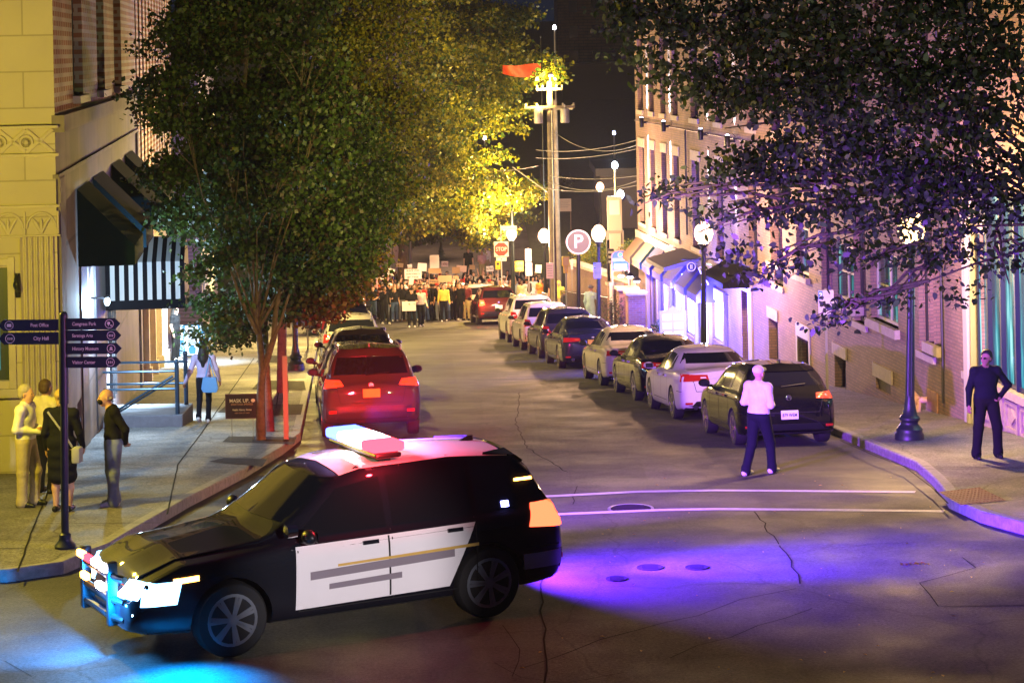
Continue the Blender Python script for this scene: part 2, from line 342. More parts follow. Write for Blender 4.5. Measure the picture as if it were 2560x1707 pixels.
walk('sidewalk_west', KL, -1, 112); walk('sidewalk_east', KR, 1, 114)
tag(bpy.data.objects['sidewalk_west'], kind='structure').name = 'sidewalk'
bpy.data.objects['sidewalk_east'].name = 'sidewalk.001'
# terrain of the hill behind the crowd
sheet('terrain', lambda y: -260, lambda y: -11.5 - (y - 128) * 0.05, M['grass'], 0.05, [128, 136, 143, 150, 160, 180, 220, 260, 350, 690], 8)
sheet('terrain', lambda y: 1.4 - (y - 116) * 0.02, lambda y: 260, M['grass'], 0.06, [116, 121, 125, 130, 136, 143, 150, 160, 180, 220, 260, 350, 690], 8)
def ribbon(name, pix, w, m, up=0.006, world=None, kind='structure', jit=0.0, wpts=None):
    pts = wpts if wpts else [GP(u, v, up) for u, v in pix]
    P = []
    for a, b in zip(pts, pts[1:]):
        n = max(1, int((b - a).length / 0.4))
        for i in range(n):
            q = a.lerp(b, i / n); P.append(Vector((q.x + random.uniform(-jit, jit), q.y + random.uniform(-jit, jit) * 2, 0)))
    P.append(Vector(pts[-1])); v = []; f = []
    for i, p in enumerate(P):
        t = (P[min(i + 1, len(P) - 1)] - P[max(i - 1, 0)]); t.z = 0; t.normalize(); s = Vector((-t.y, t.x, 0)) * (w / 2 * random.uniform(1 - 4 * jit, 1 + 4 * jit) if jit else w / 2)
        for q in (p + s, p - s): v.append((q.x, q.y, G(q.y) + up))
    for i in range(len(P) - 1): f.append((2 * i, 2 * i + 1, 2 * i + 3, 2 * i + 2))
    return tag(mobj(name, v, f, m), kind=kind)
# stop lines of the crossing (pixels of the photo on the road surface)
ribbon('road_marking', [(600, 1258), (1060, 1252), (1386, 1239), (1600, 1228), (1790, 1225), (2000, 1226.5), (2288, 1229)], 0.24, M['paint_w'], 0.005)
ribbon('road_marking', [(500, 1312), (1060, 1298), (1386, 1285), (1650, 1274), (1790, 1271.5), (2000, 1273), (2360, 1277)], 0.24, M['paint_w'], 0.005)
# tar seams and cracks
for pix, w in [([(1352, 1340), (1356, 1480), (1362, 1707), (1365, 1800)], 0.05), ([(1890, 1278), (1930, 1340), (1975, 1400), (2000, 1458)], 0.045),
               ([(1300, 1672), (1500, 1600), (1740, 1535), (1850, 1500), (1990, 1470)], 0.03), ([(1680, 1640), (1820, 1590), (2030, 1520)], 0.03), ([(2400, 1392), (2436, 1420), (2300, 1454), (2346, 1515)], 0.03),
               ([(2346, 1515), (2560, 1512)], 0.03), ([(1300, 980), (1290, 1060), (1320, 1120), (1420, 1180)], 0.04), ([(1440, 1215), (1432, 1260)], 0.03), ([(1260, 1560), (1300, 1620), (1280, 1690)], 0.02), ([(20, 1650), (80, 1690)], 0.02), ([(1240, 1655), (1310, 1690), (1420, 1705), (1560, 1680)], 0.02)]:
    ribbon('road_crack', pix, w * .4, M['tar'], 0.004, jit=0.03)
for pix in [[(500, 1087), (635, 895)], [(500, 1087), (445, 1160), (418, 1285)], [(120, 1230), (60, 1385), (44, 1428)], [(95, 1308), (400, 1306)], [(0, 1370), (60, 1370)], [(440, 1140), (650, 1144)], [(505, 1062), (740, 1068)], [(690, 1020), (706, 915), (716, 850)],
            [(2100, 1100), (2190, 1140), (2260, 1165), (2330, 1218), (2370, 1258)], [(2300, 1165), (2560, 1168)], [(2140, 1070), (2240, 1068)], [(2280, 985), (2400, 1018)], [(2300, 1172), (2560, 1170)]]:
    ribbon('paving_joint', pix, 0.025, M['tar'], 0.156, jit=0.004)
def patch(name, pix, m, up, kind='structure', lab=None):
    v = [GP(u, v_, up) for u, v_ in pix]; v = [(p.x, p.y, G(p.y) + up) for p in v]
    return tag(mobj(name, v, [tuple(range(len(v)))[::-1]], m), kind=kind)
patch('soil_bed', [(522, 1153), (560, 1144), (668, 1147), (655, 1166)], M['soil'], 0.156)
patch('soil_bed', [(556, 1104), (572, 1090), (742, 1092), (735, 1110)], M['soil'], 0.156)
patch('soil_bed', [(545, 1030), (575, 1005), (600, 1005), (610, 1032)], M['soil'], 0.156)
patch('soil_bed', [(630, 972), (650, 950), (760, 952), (765, 975)], M['soil'], 0.156)
patch('soil_bed', [(625, 1040), (640, 1010), (758, 1010), (752, 1036)], M['soil'], 0.156)
patch('soil_bed', [(640, 905), (655, 888), (740, 890), (735, 908)], M['soil'], 0.156)
o = patch('tactile_paving', [(2346, 1229), (2448, 1217), (2516, 1250), (2402, 1262)], M['tactile'], 0.158); 
# domes of the tactile pad are part of its surface
mb = MB(); q = [Vector(x.co) for x in o.data.vertices]
for i in range(12):
    for j in range(8):
        a = q[3].lerp(q[2], (i + .5) / 12) if False else q[0].lerp(q[1], (i + .5) / 12); b = q[3].lerp(q[2], (i + .5) / 12); p = a.lerp(b, (j + .5) / 8)
        mb.ell((p.x, p.y, G(p.y) + 0.158), (0.018, 0.018, 0.008), 6, 4, 0)
tag(mb.build('tactile_dome', M['tactile']), kind='structure')
# manhole and small iron covers in the road
def cover(u, v, r, name, lab, cat, m=None):
    p = GP(u, v); t = empty(name, (p.x, p.y, G(p.y) + 0.004), 0, lab, cat)
    mb = MB(); mb.lathe([(r, 0), (r, 0.008), (r * 0.9, 0.01), (r * 0.88, 0.004), (1e-7, 0.004)], n=28); mb.build('rim', M['steel'] if r > 0.2 else M['tar'], t)
    mb = MB(); mb.lathe([(r * 0.87, 0.0), (r * 0.87, 0.007), (1e-7, 0.007)], n=28)
    for k in range(-3, 4): mb.box(-r * 0.6, k * r * 0.2 - 0.008, 0.007, r * 0.6, k * r * 0.2 + 0.008, 0.011)
    mb.build('lid', M['tar'], t)
cover(1577, 1272, 0.33, 'manhole_cover', 'round iron manhole cover lying across the lower white crossing line', 'manhole cover')
cover(1542, 1447, 0.13, 'valve_cover', 'small dark round valve cover in the road, lowest of the three by the police car', 'valve cover')
cover(1625, 1419, 0.16, 'valve_cover', 'dark patch-like valve cover, middle one of three in the purple lit road', 'valve cover')
cover(1742, 1419, 0.14, 'valve_cover', 'dark small valve cover farthest from the police car in the purple lit road', 'valve cover')
mb = MB(); random.seed(3)
for k in range(60):
    u = random.uniform(1300, 2500); v = random.uniform(1180, 1700); p = GP(u, v); a = random.uniform(0, PI); r = random.uniform(0.012, 0.035)
    z = G(p.y) + 0.008; ca, sa = math.cos(a) * r, math.sin(a) * r
    mb.add([(p.x + ca, p.y + sa, z), (p.x - sa * .5, p.y + ca * .5, z + 0.01), (p.x - ca, p.y - sa, z), (p.x + sa * .5, p.y - ca * .5, z + 0.006)], [(0, 1, 2, 3)])
tag(mb.build('leaf_litter', mat('dry_leaf', (0.45, 0.33, 0.08), 0.9)), kind='stuff')
def leaf_patch(u, v, n, sx, lab):
    mb = MB(); p0 = GP(u, v)
    for k in range(n):
        x = p0.x + random.gauss(0, sx); y = p0.y + random.gauss(0, 0.03); z = G(y) + 0.006; a = random.uniform(0, PI); r = 0.04
        mb.add([(x + r * math.cos(a), y + r * math.sin(a), z), (x - r * .6 * math.sin(a), y + r * .6 * math.cos(a), z + .01), (x - r * math.cos(a), y - r * math.sin(a), z)], [(0, 1, 2)])
    tag(mb.build('yellow_leaves', mat('yellow_leaf', (0.75, 0.5, 0.05), 0.9)), kind='stuff')
leaf_patch(2285, 1410, 22, 0.1, '')

pm1, pm2 = asphalt('asphalt_patch', (0.034, 0.032, 0.032), 0.7), asphalt('asphalt_pale', (0.056, 0.052, 0.048), 0.7)
patch('road_patch', [(1362, 1707), (1366, 1560), (1720, 1535), (2030, 1700), (2000, 1760), (1370, 1760)], pm2, 0.0025); patch('road_patch', [(2436, 1420), (2560, 1412), (2620, 1512), (2346, 1515), (2300, 1454)], pm1, 0.0025)
patch('road_patch', [(1000, 900), (1130, 896), (1150, 1000), (1010, 1010)], pm1, 0.0025); patch('road_patch', [(1205, 1000), (1330, 995), (1352, 1120), (1215, 1125)], pm2, 0.0025); patch('road_patch', [(1420, 1150), (1600, 1146), (1620, 1200), (1425, 1206)], pm1, 0.0025)
# ================================================================== buildings
def wall_grid(mb, axis, c, s0, s1, z0, z1, holes, depth, flip=False):
    """wall plane: axis 'b' -> x = c, runs along y; axis 'a' -> y = c, runs along x; holes (s0,s1,z0,z1); depth = reveal direction"""
    S = sorted({s0, s1, *[h[0] for h in holes], *[h[1] for h in holes]}); Z = sorted({z0, z1, *[h[2] for h in holes], *[h[3] for h in holes]})
    S = [s for s in S if s0 <= s <= s1]; Z = [z for z in Z if z0 <= z <= z1]
    P = (lambda s, z, d=0: (c + d, s, z)) if axis == 'b' else (lambda s, z, d=0: (s, c + d, z))
    for a, b in zip(S, S[1:]):
        for lo, hi in zip(Z, Z[1:]):
            ms, mz = (a + b) / 2, (lo + hi) / 2
            if any(h[0] < ms < h[1] and h[2] < mz < h[3] for h in holes): continue
            q = [P(a, lo), P(b, lo), P(b, hi), P(a, hi)]
            mb.add(q, [(0, 1, 2, 3) if not flip else (3, 2, 1, 0)])
    for h in holes:
        a, b, lo, hi = h[:4]; d = depth
        for (p, q) in (((a, lo), (b, lo)), ((b, lo), (b, hi)), ((b, hi), (a, hi)), ((a, hi), (a, lo))):
            mb.add([P(*p), P(*q), P(*q, d), P(*p, d)], [(0, 1, 2, 3)])
def window(root, axis, c, s0, s1, z0, z1, pane, fm, bars=(1, 1), depth=0.0, out=-1, name='window', fw=0.07, off=(0, 0, 0)):
    """frame as the part, pane as its child; c = plane of the frame, out = direction to the street"""
    ox, oy, oz = off
    def B(mb, a, lo, b, hi, d0, d1):
        if axis == 'b': mb.box(c + d0 * out - ox, a - oy, lo - oz, c + d1 * out - ox, b - oy, hi - oz)
        else: mb.box(a - ox, c + d0 * out - oy, lo - oz, b - ox, c + d1 * out - oy, hi - oz)
    mb = MB(); B(mb, s0, z0, s0 + fw, z1, 0, .06); B(mb, s1 - fw, z0, s1, z1, 0, .06); B(mb, s0 + fw, z0, s1 - fw, z0 + fw, 0, .06); B(mb, s0 + fw, z1 - fw, s1 - fw, z1, 0, .06)
    for i in range(1, bars[0]):
        x = s0 + (s1 - s0) * i / bars[0]; B(mb, x - fw * .4, z0 + fw, x + fw * .4, z1 - fw, 0.002, .05)
    for i in range(1, bars[1]):
        z = z0 + (z1 - z0) * i / bars[1]; B(mb, s0 + fw, z - fw * .35, s1 - fw, z + fw * .35, 0.004, .045)
    fr = mb.build(name, fm, root)
    mb = MB(); B(mb, s0 + fw * .5, z0 + fw * .5, s1 - fw * .5, z1 - fw * .5, 0.01, 0.02); mb.build('pane', pane, fr)
    return fr
# ---------------------------------------------------------------- brick building with the shops (east side)
A = 13.25
P0 = S2W(A, 82.0); P0.z = G(P0.y)
def E(name, z): return z
east = empty('brick_building', (0, 0, 0), TH, 'long tan brick building with wall lights, shop awnings and basement doors', 'building')
BF = WL(1595, 600, A)[0]; BN = 33.0
holes = []; wins = []
def hp(u0, u1, vt, vb):      # far edge u0, near edge u1, top/bottom pixels measured at the far edge
    b1, zt = WL(u0, vt, A); b0 = WL(u1, vt, A)[0]
    zb = WL(u0, vb, A)[1] if vb is not None else G(S2W(A, b0).y) - 0.6
    return (b0, b1, zb, zt)
# upper windows, second and third floor
prs = [(1598, 1611), (1627, 1637.5), (1654, 1666), (1684, 1697), (1729, 1748), (1790, 1806)]
bs = []
for u0, u1 in prs:
    a = WL(u1, 420, A)[0]; b = WL(u0, 420, A)[0]; bs.append((a, b))
z2t = WL(1598, 366, A)[1]; z2b = z2t - 2.75; z3b = WL(1598, 275, A)[1]; z3t = z3b + 2.6; beltz = WL(1598, 302, A)[1]
b = bs[-1][0] - 3.6
while b > BN + 3:
    bs.append((b - 1.05, b)); b -= 3.1 if len(bs) % 2 else 5.2
for a, b in bs:
    holes += [(a, b, z2b, z2t), (a, b, z3b, z3t)]; wins += [(a, b, z2b, z2t, 'up'), (a, b, z3b, z3t, 'up')]
# basement and street level openings
doorA = hp(1853, 1872, 722, None); doorB = hp(1921, 1944, 792, None); doorC = hp(1995, 2023, 838, None); bD = hp(2086, 2114, 884, None); bE = hp(2190, 2226, 940, None)
bE = (bE[0], bE[1], G(S2W(A, bE[0]).y) + 0.25, bE[3]); 
W0 = hp(1925, 1950, 560, 650); W01 = hp(1990, 2020, 565, 682); W1 = hp(2072, 2134, 600, 738); W2 = hp(2174, 2242, 620, 792); W3 = hp(2318, 2347, 640, 852)
bb = WL(2442, 955, A)
G0 = (BN + 0.3, bb[0], WL(2492, 955, A)[1], WL(2442, 470, A)[1])
shop_far, shop_near = WL(1622, 700, A)[0], WL(1815, 760, A)[0]
zt = WL(1700, 678, A)[1]
def gz(b): return G(S2W(A, b).y) + 0.15
shops = []; nshop = 6; stp = (shop_far - shop_near) / nshop
for k in range(nshop):
    b1 = shop_far - k * stp - 0.12; b0 = b1 - stp + 0.36; shops.append((b0, b1, gz(b0) + (0.35 if k != 4 else 0.02), zt - 0.25))
for h in [doorA, doorB, doorC, bD, bE, W0, W01, W1, W2, W3, G0] + shops: holes.append(tuple(h[:4]))
mb = MB(); wall_grid(mb, 'b', A, BN, BF, -8.5, 8.6, holes, 0.28, flip=True)
mb.add([(A, BF, -8.5), (A + 14, BF, -8.5), (A + 14, BF, 8.6), (A, BF, 8.6)], [(0, 1, 2, 3)]); mb.add([(A, BN, 8.6), (A + 14, BN, 8.6), (A + 14, BF, 8.6), (A, BF, 8.6)], [(0, 1, 2, 3)])
mb.add([(A, BN, -8.5), (A + 14, BN, -8.5), (A + 14, BN, 8.6), (A, BN, 8.6)], [(3, 2, 1, 0)])
mb.build('wall', M['brick_r'], east)
mb = MB(); mb.box(A - 0.18, BN, 8.3, A + 0.1, BF + 0.12, 8.75); mb.build('cornice', M['lintel'], east)
# interior behind the openings, seen through the glass
mb = MB(); mb.box(A + 3.0, BN, -8.4, A + 3.1, BF - 0.2, 8.2); mb.build('interior_wall', mat('plaster', (0.4, 0.4, 0.4), 0.9), east)
def litglass(name, k=1.0):
    m = mat(name, (0.015, 0.03, 0.035), 0.07, spec=.7); t = m.node_tree; p = t.nodes['Principled BSDF']; N = t.nodes.new; L = t.links.new
    tc = N('ShaderNodeTexCoord'); mp = N('ShaderNodeMapping'); mp.inputs['Scale'].default_value = (1, 2.6, .35); L(tc.outputs['Object'], mp.inputs['Vector'])
    n = N('ShaderNodeTexNoise'); n.inputs['Scale'].default_value = 1.1; n.inputs['Detail'].default_value = 3; L(mp.outputs[0], n.inputs['Vector'])
    r = N('ShaderNodeValToRGB'); L(n.outputs['Fac'], r.inputs['Fac']); e = r.color_ramp.elements; e[0].position = .42; e[0].color = (0, .01, .02, 1); e[1].position = .6; e[1].color = (.02, .33, .36, 1)
    q = e.new(.53); q.color = (.004, .09, .11, 1); q = e.new(.68); q.color = (.35, .8, .75, 1)
    L(r.outputs[0], p.inputs['Emission Color']); p.inputs['Emission Strength'].default_value = k; return m
blind = mat('blind', (0.18, 0.15, 0.16), 0.8)
for a, b, lo, hi, k in wins:
    window(east, 'b', A + 0.20, a, b, lo, hi, M['wglass'], M['frame_d'], (1, 2))
mb = MB()
for a, b in bs: mb.box(A - 0.03, a - 0.12, z2t, A + 0.05, b + 0.12, z2t + 0.32).cut()
mb.each('lintel', M['lintel'], east); mb = MB()
for a, b in bs: mb.box(A - 0.06, a - 0.1, z3b - 0.16, A + 0.2, b + 0.1, z3b).cut(); mb.box(A - 0.06, a - 0.1, z2b - 0.14, A + 0.2, b + 0.1, z2b).cut()
mb.each('window_sill', M['lintel'], east)
mb = MB(); mb.tube([(A - 0.05, BN, beltz), (A - 0.05, BF, beltz)], 0.022, 6)
mb.cut(); mb.tube([(A - 0.06, bs[3][0] - 1.6, beltz - 0.02), (A - 0.06, bs[3][0] - 1.6, z2b + .3)], 0.03, 6); mb.each('conduit', M['frame_d'], east)
mb = MB(); mb.box(A - 0.09, shop_near - .4, zt + 0.42, A + 0.06, BF + 0.05, zt + 0.72); mb.build('stone_band', M['lintel'], east)
# lintels and sills of the lower openings
def lint(h, t=0.22, e=0.08, m='lintel', nm='lintel'):
    mb = MB(); mb.box(A - 0.035, h[0] - e, h[3], A + 0.05, h[1] + e, h[3] + t); mb.build(nm, M[m], east)
def sill(h, t=0.2, e=0.12):
    mb = MB(); mb.box(A - 0.12, h[0] - e, h[2] - t, A + 0.24, h[1] + e, h[2]); mb.build('window_sill', M['lintel'], east)
lint(doorB, .3); lint(bD, .28, .12); lint(bE, .3, .18); lint(doorC, .35, .02, 'frame_w')
for h in (W1, W2, W3): sill(h)
for h in (W0, W01): sill(h, .14)
win_lit = litglass('blind_glass', 0.6)
window(east, 'b', A + 0.2, *W0[:4], win_lit, M['frame_w'], (1, 1)); window(east, 'b', A + 0.2, *W01[:4], win_lit, M['frame_w'], (1, 2))
window(east, 'b', A + 0.2, *W1[:4], win_lit, M['frame_w'], (2, 2)); window(east, 'b', A + 0.2, *W2[:4], win_lit, M['frame_w'], (2, 2)); window(east, 'b', A + 0.2, *W3[:4], M['wglass'], M['frame_w'], (1, 2))
def doorleaf(h, m, pan=True):
    mb = MB(); mb.box(A + 0.22, h[0], gz(h[0]) - 0.1, A + 0.27, h[1], h[3]); d = mb.build('door', m, east)
    mb = MB(); mb.ell((A + 0.2, h[0] + 0.12, gz(h[0]) + 1.0), (0.03, 0.03, 0.03), 8, 6); mb.build('handle', M['steel'], d)
dm = mat('door_paint', (0.02, 0.02, 0.03), 0.5, bump=0.1)
doorleaf(doorA, dm); doorleaf(doorB, dm); doorleaf(doorC, dm)
mb = MB(); mb.box(A + 0.24, bD[0], -6, A + 0.27, bD[1], bD[3]); mb.box(A + .02, bD[0] + .03, bD[3] - 1.35, A + 0.1, bD[0] + .12, bD[3] - .2); mb.build('boarded_opening', M['dark'], east)
mb = MB(); mb.box(A + 0.05, bE[0] + .02, bE[2], A + 0.08, bE[1] - .02, bE[3]); mb.build('basement_hatch', mat('hatch', (0.10, 0.08, 0.07), 0.8, noise=.3), east)
mb = MB(); f_ = doorC
mb.box(A - .03, f_[1], gz(f_[1]) - .3, A + .1, f_[1] + .14, f_[3] + .3); mb.cut().box(A - .03, f_[0] - .14, gz(f_[0]) - .3, A + .1, f_[0], f_[3] + .3)
f_ = doorA; mb.cut().box(A - .05, f_[0] - .45, gz(f_[0]) - .3, A + .05, f_[0], f_[3] + .45); mb.box(A - .05, f_[0], f_[3], A + .05, f_[1] + .25, f_[3] + .45)
mb.each('door_surround', M['frame_w'], east)
# storefront bay at the corner: glass, mullions, stone base
mb = MB(); zb, zt2 = G0[2], G0[3]
mb.box(A - 0.10, G0[1], zb - 1.9, A + 0.1, G0[1] + 0.5, zt2 + .4); mb.box(A - .14, G0[1] + .12, zb - 1.9, A - .1, G0[1] + .22, zt2 + .4); mb.build('pilaster', M['frame_w'], east)
sf = window(east, 'b', A + 0.08, G0[0], G0[1], zb, zt2, litglass('shop_glass'), mat('frame_navy', (0.02, 0.02, 0.05), 0.4), (1, 1), fw=0.08, name='shop_window')
mb = MB()
for u in (2474, 2507, 2543):
    bq = WL(u, 900, A)[0]; mb.box(A - 0.03, bq - .035, zb, A + .14, bq + .035, zt2).cut()
x_ = G0[0] + 1.0
while x_ < WL(2543, 900, A)[0] - .5: mb.box(A - 0.03, x_ - .035, zb, A + .14, x_ + .035, zt2).cut(); x_ += .9
mb.each('mullion', mat('mullion_navy', (0.02, 0.02, 0.06), 0.4), sf)
mb = MB(); mb.box(A - 0.16, G0[0] - .3, zb - .14, A + .1, G0[1], zb); mb.box(A - .06, G0[0] - .3, -3, A + .1, G0[1], zb - .14)
y_ = G0[1] - .9
while y_ > G0[0]:
    mb.box(A - .1, y_, zb - .75, A - .06, y_ + .7, zb - .68); mb.box(A - .1, y_, zb - .27, A - .06, y_ + .7, zb - .2); mb.box(A - .1, y_, zb - .68, A - .06, y_ + .07, zb - .27); mb.box(A - .1, y_ + .63, zb - .68, A - .06, y_ + .7, zb - .27)
    mb.prism([(y_ + .35, zb - .62), (y_ + .55, zb - .475), (y_ + .35, zb - .33), (y_ + .15, zb - .475)], A - .1, A - .06, 'x'); y_ -= .85
mb.build('stone_base', mat('stone_panel', (0.42, 0.33, 0.25), 0.8, noise=.15), east)
# things on display inside the bay: pale shapes behind the glass
mb = MB()
for u in (2452, 2462, 2490, 2522, 2551): bq = WL(u, 900, A)[0]; mb.box(A + .09, bq - .05, zb + .1, A + .12, bq + .05, zt2).cut()
dis = mb.each('display_post', mat('display', (0.6, 0.7, 0.68), 0.6, emit=(0.6, 0.95, 0.9), es=1.0), sf)
for u, v, c_ in ((2480, 690, (0.7, 1, 0.1)), (2505, 705, (0.8, 1, 0.2)), (2545, 700, (0.6, 1, 0.15)), (2468, 600, (0.7, 1, .9)), (2530, 640, (.9, 1, .4))):
    bq, zq = WL(u, v, A); mb = MB(); mb.ell((A + .6, bq, zq), (.1, .12, .1)); mb.build('display_lamp', glow('display_glow', c_, 3.5), sf)
# pipes on the wall
mb = MB(); ub, zz = WL(2361, 745, A); mb.tube([(A - .06, ub, 8), (A - .06, ub, WL(2364, 900, A)[1]), (A - .08, ub - .03, WL(2369, 1008, A)[1])], .03, 8); mb.build('downpipe', M['frame_d'], east)
# shop fronts: pilasters, lit glazing with curtains, door
mb = MB()
for k in range(nshop + 1):
    b1 = shop_far - k * stp; mb.box(A - .1, b1 - .12, gz(b1) - .4, A + .05, b1 + .12, zt - .25).cut()
mb.box(A - .1, shop_near - .1, zt - .25, A + .05, shop_far + .12, zt + .1); mb.each('shop_pilaster', mat('shop_paint_violet_lit', (.30, .27, .42), .5), east)  # pilaster paint is tinted purple to carry the violet light on it
lit = glow('shop_light', (0.42, 0.50, 1.0), 4); litw = glow('shop_white', (0.80, 0.84, 1.0), 11); curt = mat('curtain', (.6, .6, .8), .8, emit=(.22, .22, 1), es=2.2)
for k, (b0, b1, lo, hi) in enumerate(shops):
    w_ = window(east, 'b', A + .12, b0, b1, lo, hi, (M['wglass'] if k < 1 else curt), mat('shop_frame', (.25, .22, .45), .4), (2, 1), name='shop_window')
    if k >= 1:
        mb = MB(); n = 3; 
        for i in range(n):
            c0 = b0 + (b1 - b0) * (i + .2) / n; mb.box(A + .085, c0, lo + .05, A + .1, c0 + (b1 - b0) * (.25 if k in (1, 2) else .5) / n, hi - .05).cut()
        mb.each('light_strip', litw if k >= 2 else lit, w_)
# awnings of the shops (sloped canvas, closed ends)
def awning(root, a, b0, b1, zt_, proj, drop, val, canvas, side, nm='awning', d=-1):
    mb = MB(); mb.cm = 0
    x0, x1 = a, a + d * proj
    mb.add([(x0, b0, zt_), (x0, b1, zt_), (x1, b1, zt_ - drop), (x1, b0, zt_ - drop)], [(0, 1, 2, 3)])
    mb.add([(x1, b0, zt_ - drop), (x1, b1, zt_ - drop), (x1, b1, zt_ - drop - val), (x1, b0, zt_ - drop - val)], [(0, 1, 2, 3)])
    mb.add([(x0, b0, zt_ - .02), (x0, b1, zt_ - .02), (x1 - d * .02, b1, zt_ - drop - .02), (x1 - d * .02, b0, zt_ - drop - .02)], [(3, 2, 1, 0)])
    mb.cm = 1
    for b in (b0, b1): mb.add([(x0, b, zt_), (x1, b, zt_ - drop), (x1, b, zt_ - drop - val), (x0, b, zt_ - drop - val)], [(0, 1, 2, 3)])
    return mb.build(nm, [canvas, side], root)
for k in range(7):
    b1 = BF - 0.25 - k * 2.12; zz = zt + .55
    awning(east, A - .02, b1 - 1.62, b1, zz, 0.60, .68, .22, M['canvas_b'] if k < 2 else mat('awning_plum', (.06, .045, .16), .85), [M['frame_d'], M['canvas_t'], mat('awning_violet', (.05, .05, .30), .8)][min(k, 2)])
b1 = WL(1700, 640, A)[0]; b0 = WL(1745, 640, A)[0]
mb = MB(); zc = WL(1700, 632, A)[1]; mb.prism([(A - 1.2, zc - .1), (A, zc + .2), (A, zc + .1), (A - 1.2, zc - .22)], b0 - .6, b1 - .4, 'y'); mb.build('canopy', mat('canopy_grey', (.14, .13, .2), .6), east)
b1 = WL(1822, 655, A)[0]; awning(east, A - .02, WL(1878, 690, A)[0], b1, WL(1845, 655, A)[1], .8, .42, .14, M['canvas_k'], M['canvas_k'])
mb = MB(); bq, zq = WL(1735, 696, A)
text_mb(mb, 'Fal', A - .2, bq, zq, .42, .02, rot=Matrix.Rotation(-PI / 2, 4, 'Z') @ Matrix.Rotation(PI / 2, 4, 'Z')); mb.build('fascia_lettering', glow('letter_glow', (.85, .8, 1), 2), east)
# up and down wall lights on the belt line
def sconce(u, v):
    b, z = WL(u, v, A); p = S2W(A, b, z)
    s = empty('wall_light', p, TH)
    return s, p
scs = [(1619, 306), (1675, 316), (1769, 336), (1837, 353)]
words_s = ['at the very corner of the brick building', 'second from the brick corner', 'above the third window pair of the brick building', 'half hidden by leaves over the shops']
for i, (u, v) in enumerate(scs):
    s, p = sconce(u, v); tag(s, 'black cylinder wall light ' + words_s[i], 'wall light', 'up and down lights on the brick wall')
    mb = MB(); mb.lathe([(.001, -.17), (.075, -.17), (.08, -.16), (.08, .16), (.075, .17), (.06, .15), (.001, .15)], (-.22, 0, 0), 14); mb.box(-.16, -.03, -.04, 0, .03, .04); mb.build('housing', M['black'], s)
    mb = MB(); mb.ell((-.22, 0, .15), (.07, .07, .055), 12, 8); mb.build('lens', glow('sconce_lens', (.6, .65, 1), 14), s)
    for sg in (1, -1): light('SPOT', (-.085, 0, .21 * sg), (.72, .80, 1), 9000, s, .01, (.03, 0, 1.0 * sg), 20, .8, 'beam')
b = WL(1822, 350, A)[0] - 5
# ---------------------------------------------------------------- fire department connection on the wall
b, z = WL(2320, 1005, A); t = empty('fire_hose_connection', S2W(A, b, z), TH, 'pink painted two-branch fire hose connection low on the brick wall behind the lamp post', 'pipe connection')
mb = MB(); mb.box(-.04, -.75, -.12, 0, -.05, .3, .02); mb.build('back_plate', mat('plate_rust', (.35, .2, .13), .8, noise=.3), t)
mb = MB(); pk = mat('pink_enamel', (.75, .48, .42), .45)
mb.tube([(0, .0, .05), (-.18, .0, .05), (-.26, .02, .03)], .065, 12); mb.tube([(-.2, -.04, .05), (-.28, .15, .18), (-.36, .2, .2)], [.06, .065, .085], 12); mb.tube([(-.2, 0, .0), (-.26, -.14, -.16), (-.36, -.22, -.2)], [.06, .065, .085], 12)
mb.build('pipe', pk, t)
mb = MB(); mb.lathe([(.1, -.03), (.1, .03), (.07, .04), (.001, .02)], (-.3, -.05, .07), 14, 'x'); mb.build('cap', pk, t)
# ================================================================== west side: limestone building
AW = -3.6
yc = 37.1; B0 = (yc - NY * AW) / NX; B1 = WL(345, 500, AW)[0]
west = empty('stone_building', (0, 0, 0), TH, 'pale limestone corner building with carved frieze, fluted pilaster and brick upper storey', 'building')
fz = lambda u, v: CAMZ - dero(u, v)[1] * yc / F           # height on the facade that faces the camera
zl = CAMZ - 161 * 37.6 / F - .0
gw = G(yc) - .3
# frontal facade (faces the camera), window opening at its edge
fx = lambda u, v=600: (dero(u, v)[0] * yc / F - DX * B0) / NX
wh = (-12.5, fx(24, 800), fz(10, 950), fz(10, 668))
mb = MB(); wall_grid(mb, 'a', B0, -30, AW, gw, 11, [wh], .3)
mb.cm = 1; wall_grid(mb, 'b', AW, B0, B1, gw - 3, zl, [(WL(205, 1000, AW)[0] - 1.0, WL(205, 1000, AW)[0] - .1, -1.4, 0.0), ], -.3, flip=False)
mb.build('wall', [brick('ashlar', (0.55, 0.50, 0.40), (0.52, 0.47, 0.37), (0.38, 0.34, 0.26), 1.6, 0.6, bump=.3, ms=.012, stain=.08), brick('ashlar_shaded', (0.19, 0.155, 0.165), (0.175, 0.145, 0.155), (0.12, 0.10, 0.11), 2.4, 3.0, bump=.3, ms=.006, stain=.3)], west)  # second ashlar is the same stone with the street wall's shade coloured in

ups = [WL(u, 200, AW)[0] for u in (150, 172, 207, 222, 258, 270, 300, 320)]
mb = MB(); hs = [(ups[1 + 2 * k] * 1.0, ups[1 + 2 * k] + 1.1, zl + 1.0, 10.0) for k in range(3)]
hs = [(WL(182, 200, AW)[0], WL(207, 200, AW)[0], zl + .35, 10.2), (WL(243, 200, AW)[0], WL(262, 200, AW)[0], zl + .35, 10.2), (WL(286, 200, AW)[0], WL(304, 200, AW)[0], zl + .35, 10.2)]
wall_grid(mb, 'b', AW + .002, B0, B1, zl, 11, hs, -.3); mb.build('brick_upper_wall', M['brick_l'], west)
for h in hs: 
    window(west, 'b', AW - .22, *h, M['wglass'], M['frame_d'], (1, 3), out=1)
    mb = MB(); mb.box(AW - .25, h[0] - .05, h[2] - .14, AW + .14, h[1] + .05, h[2]); mb.build('window_sill', M['frame_w'], west)
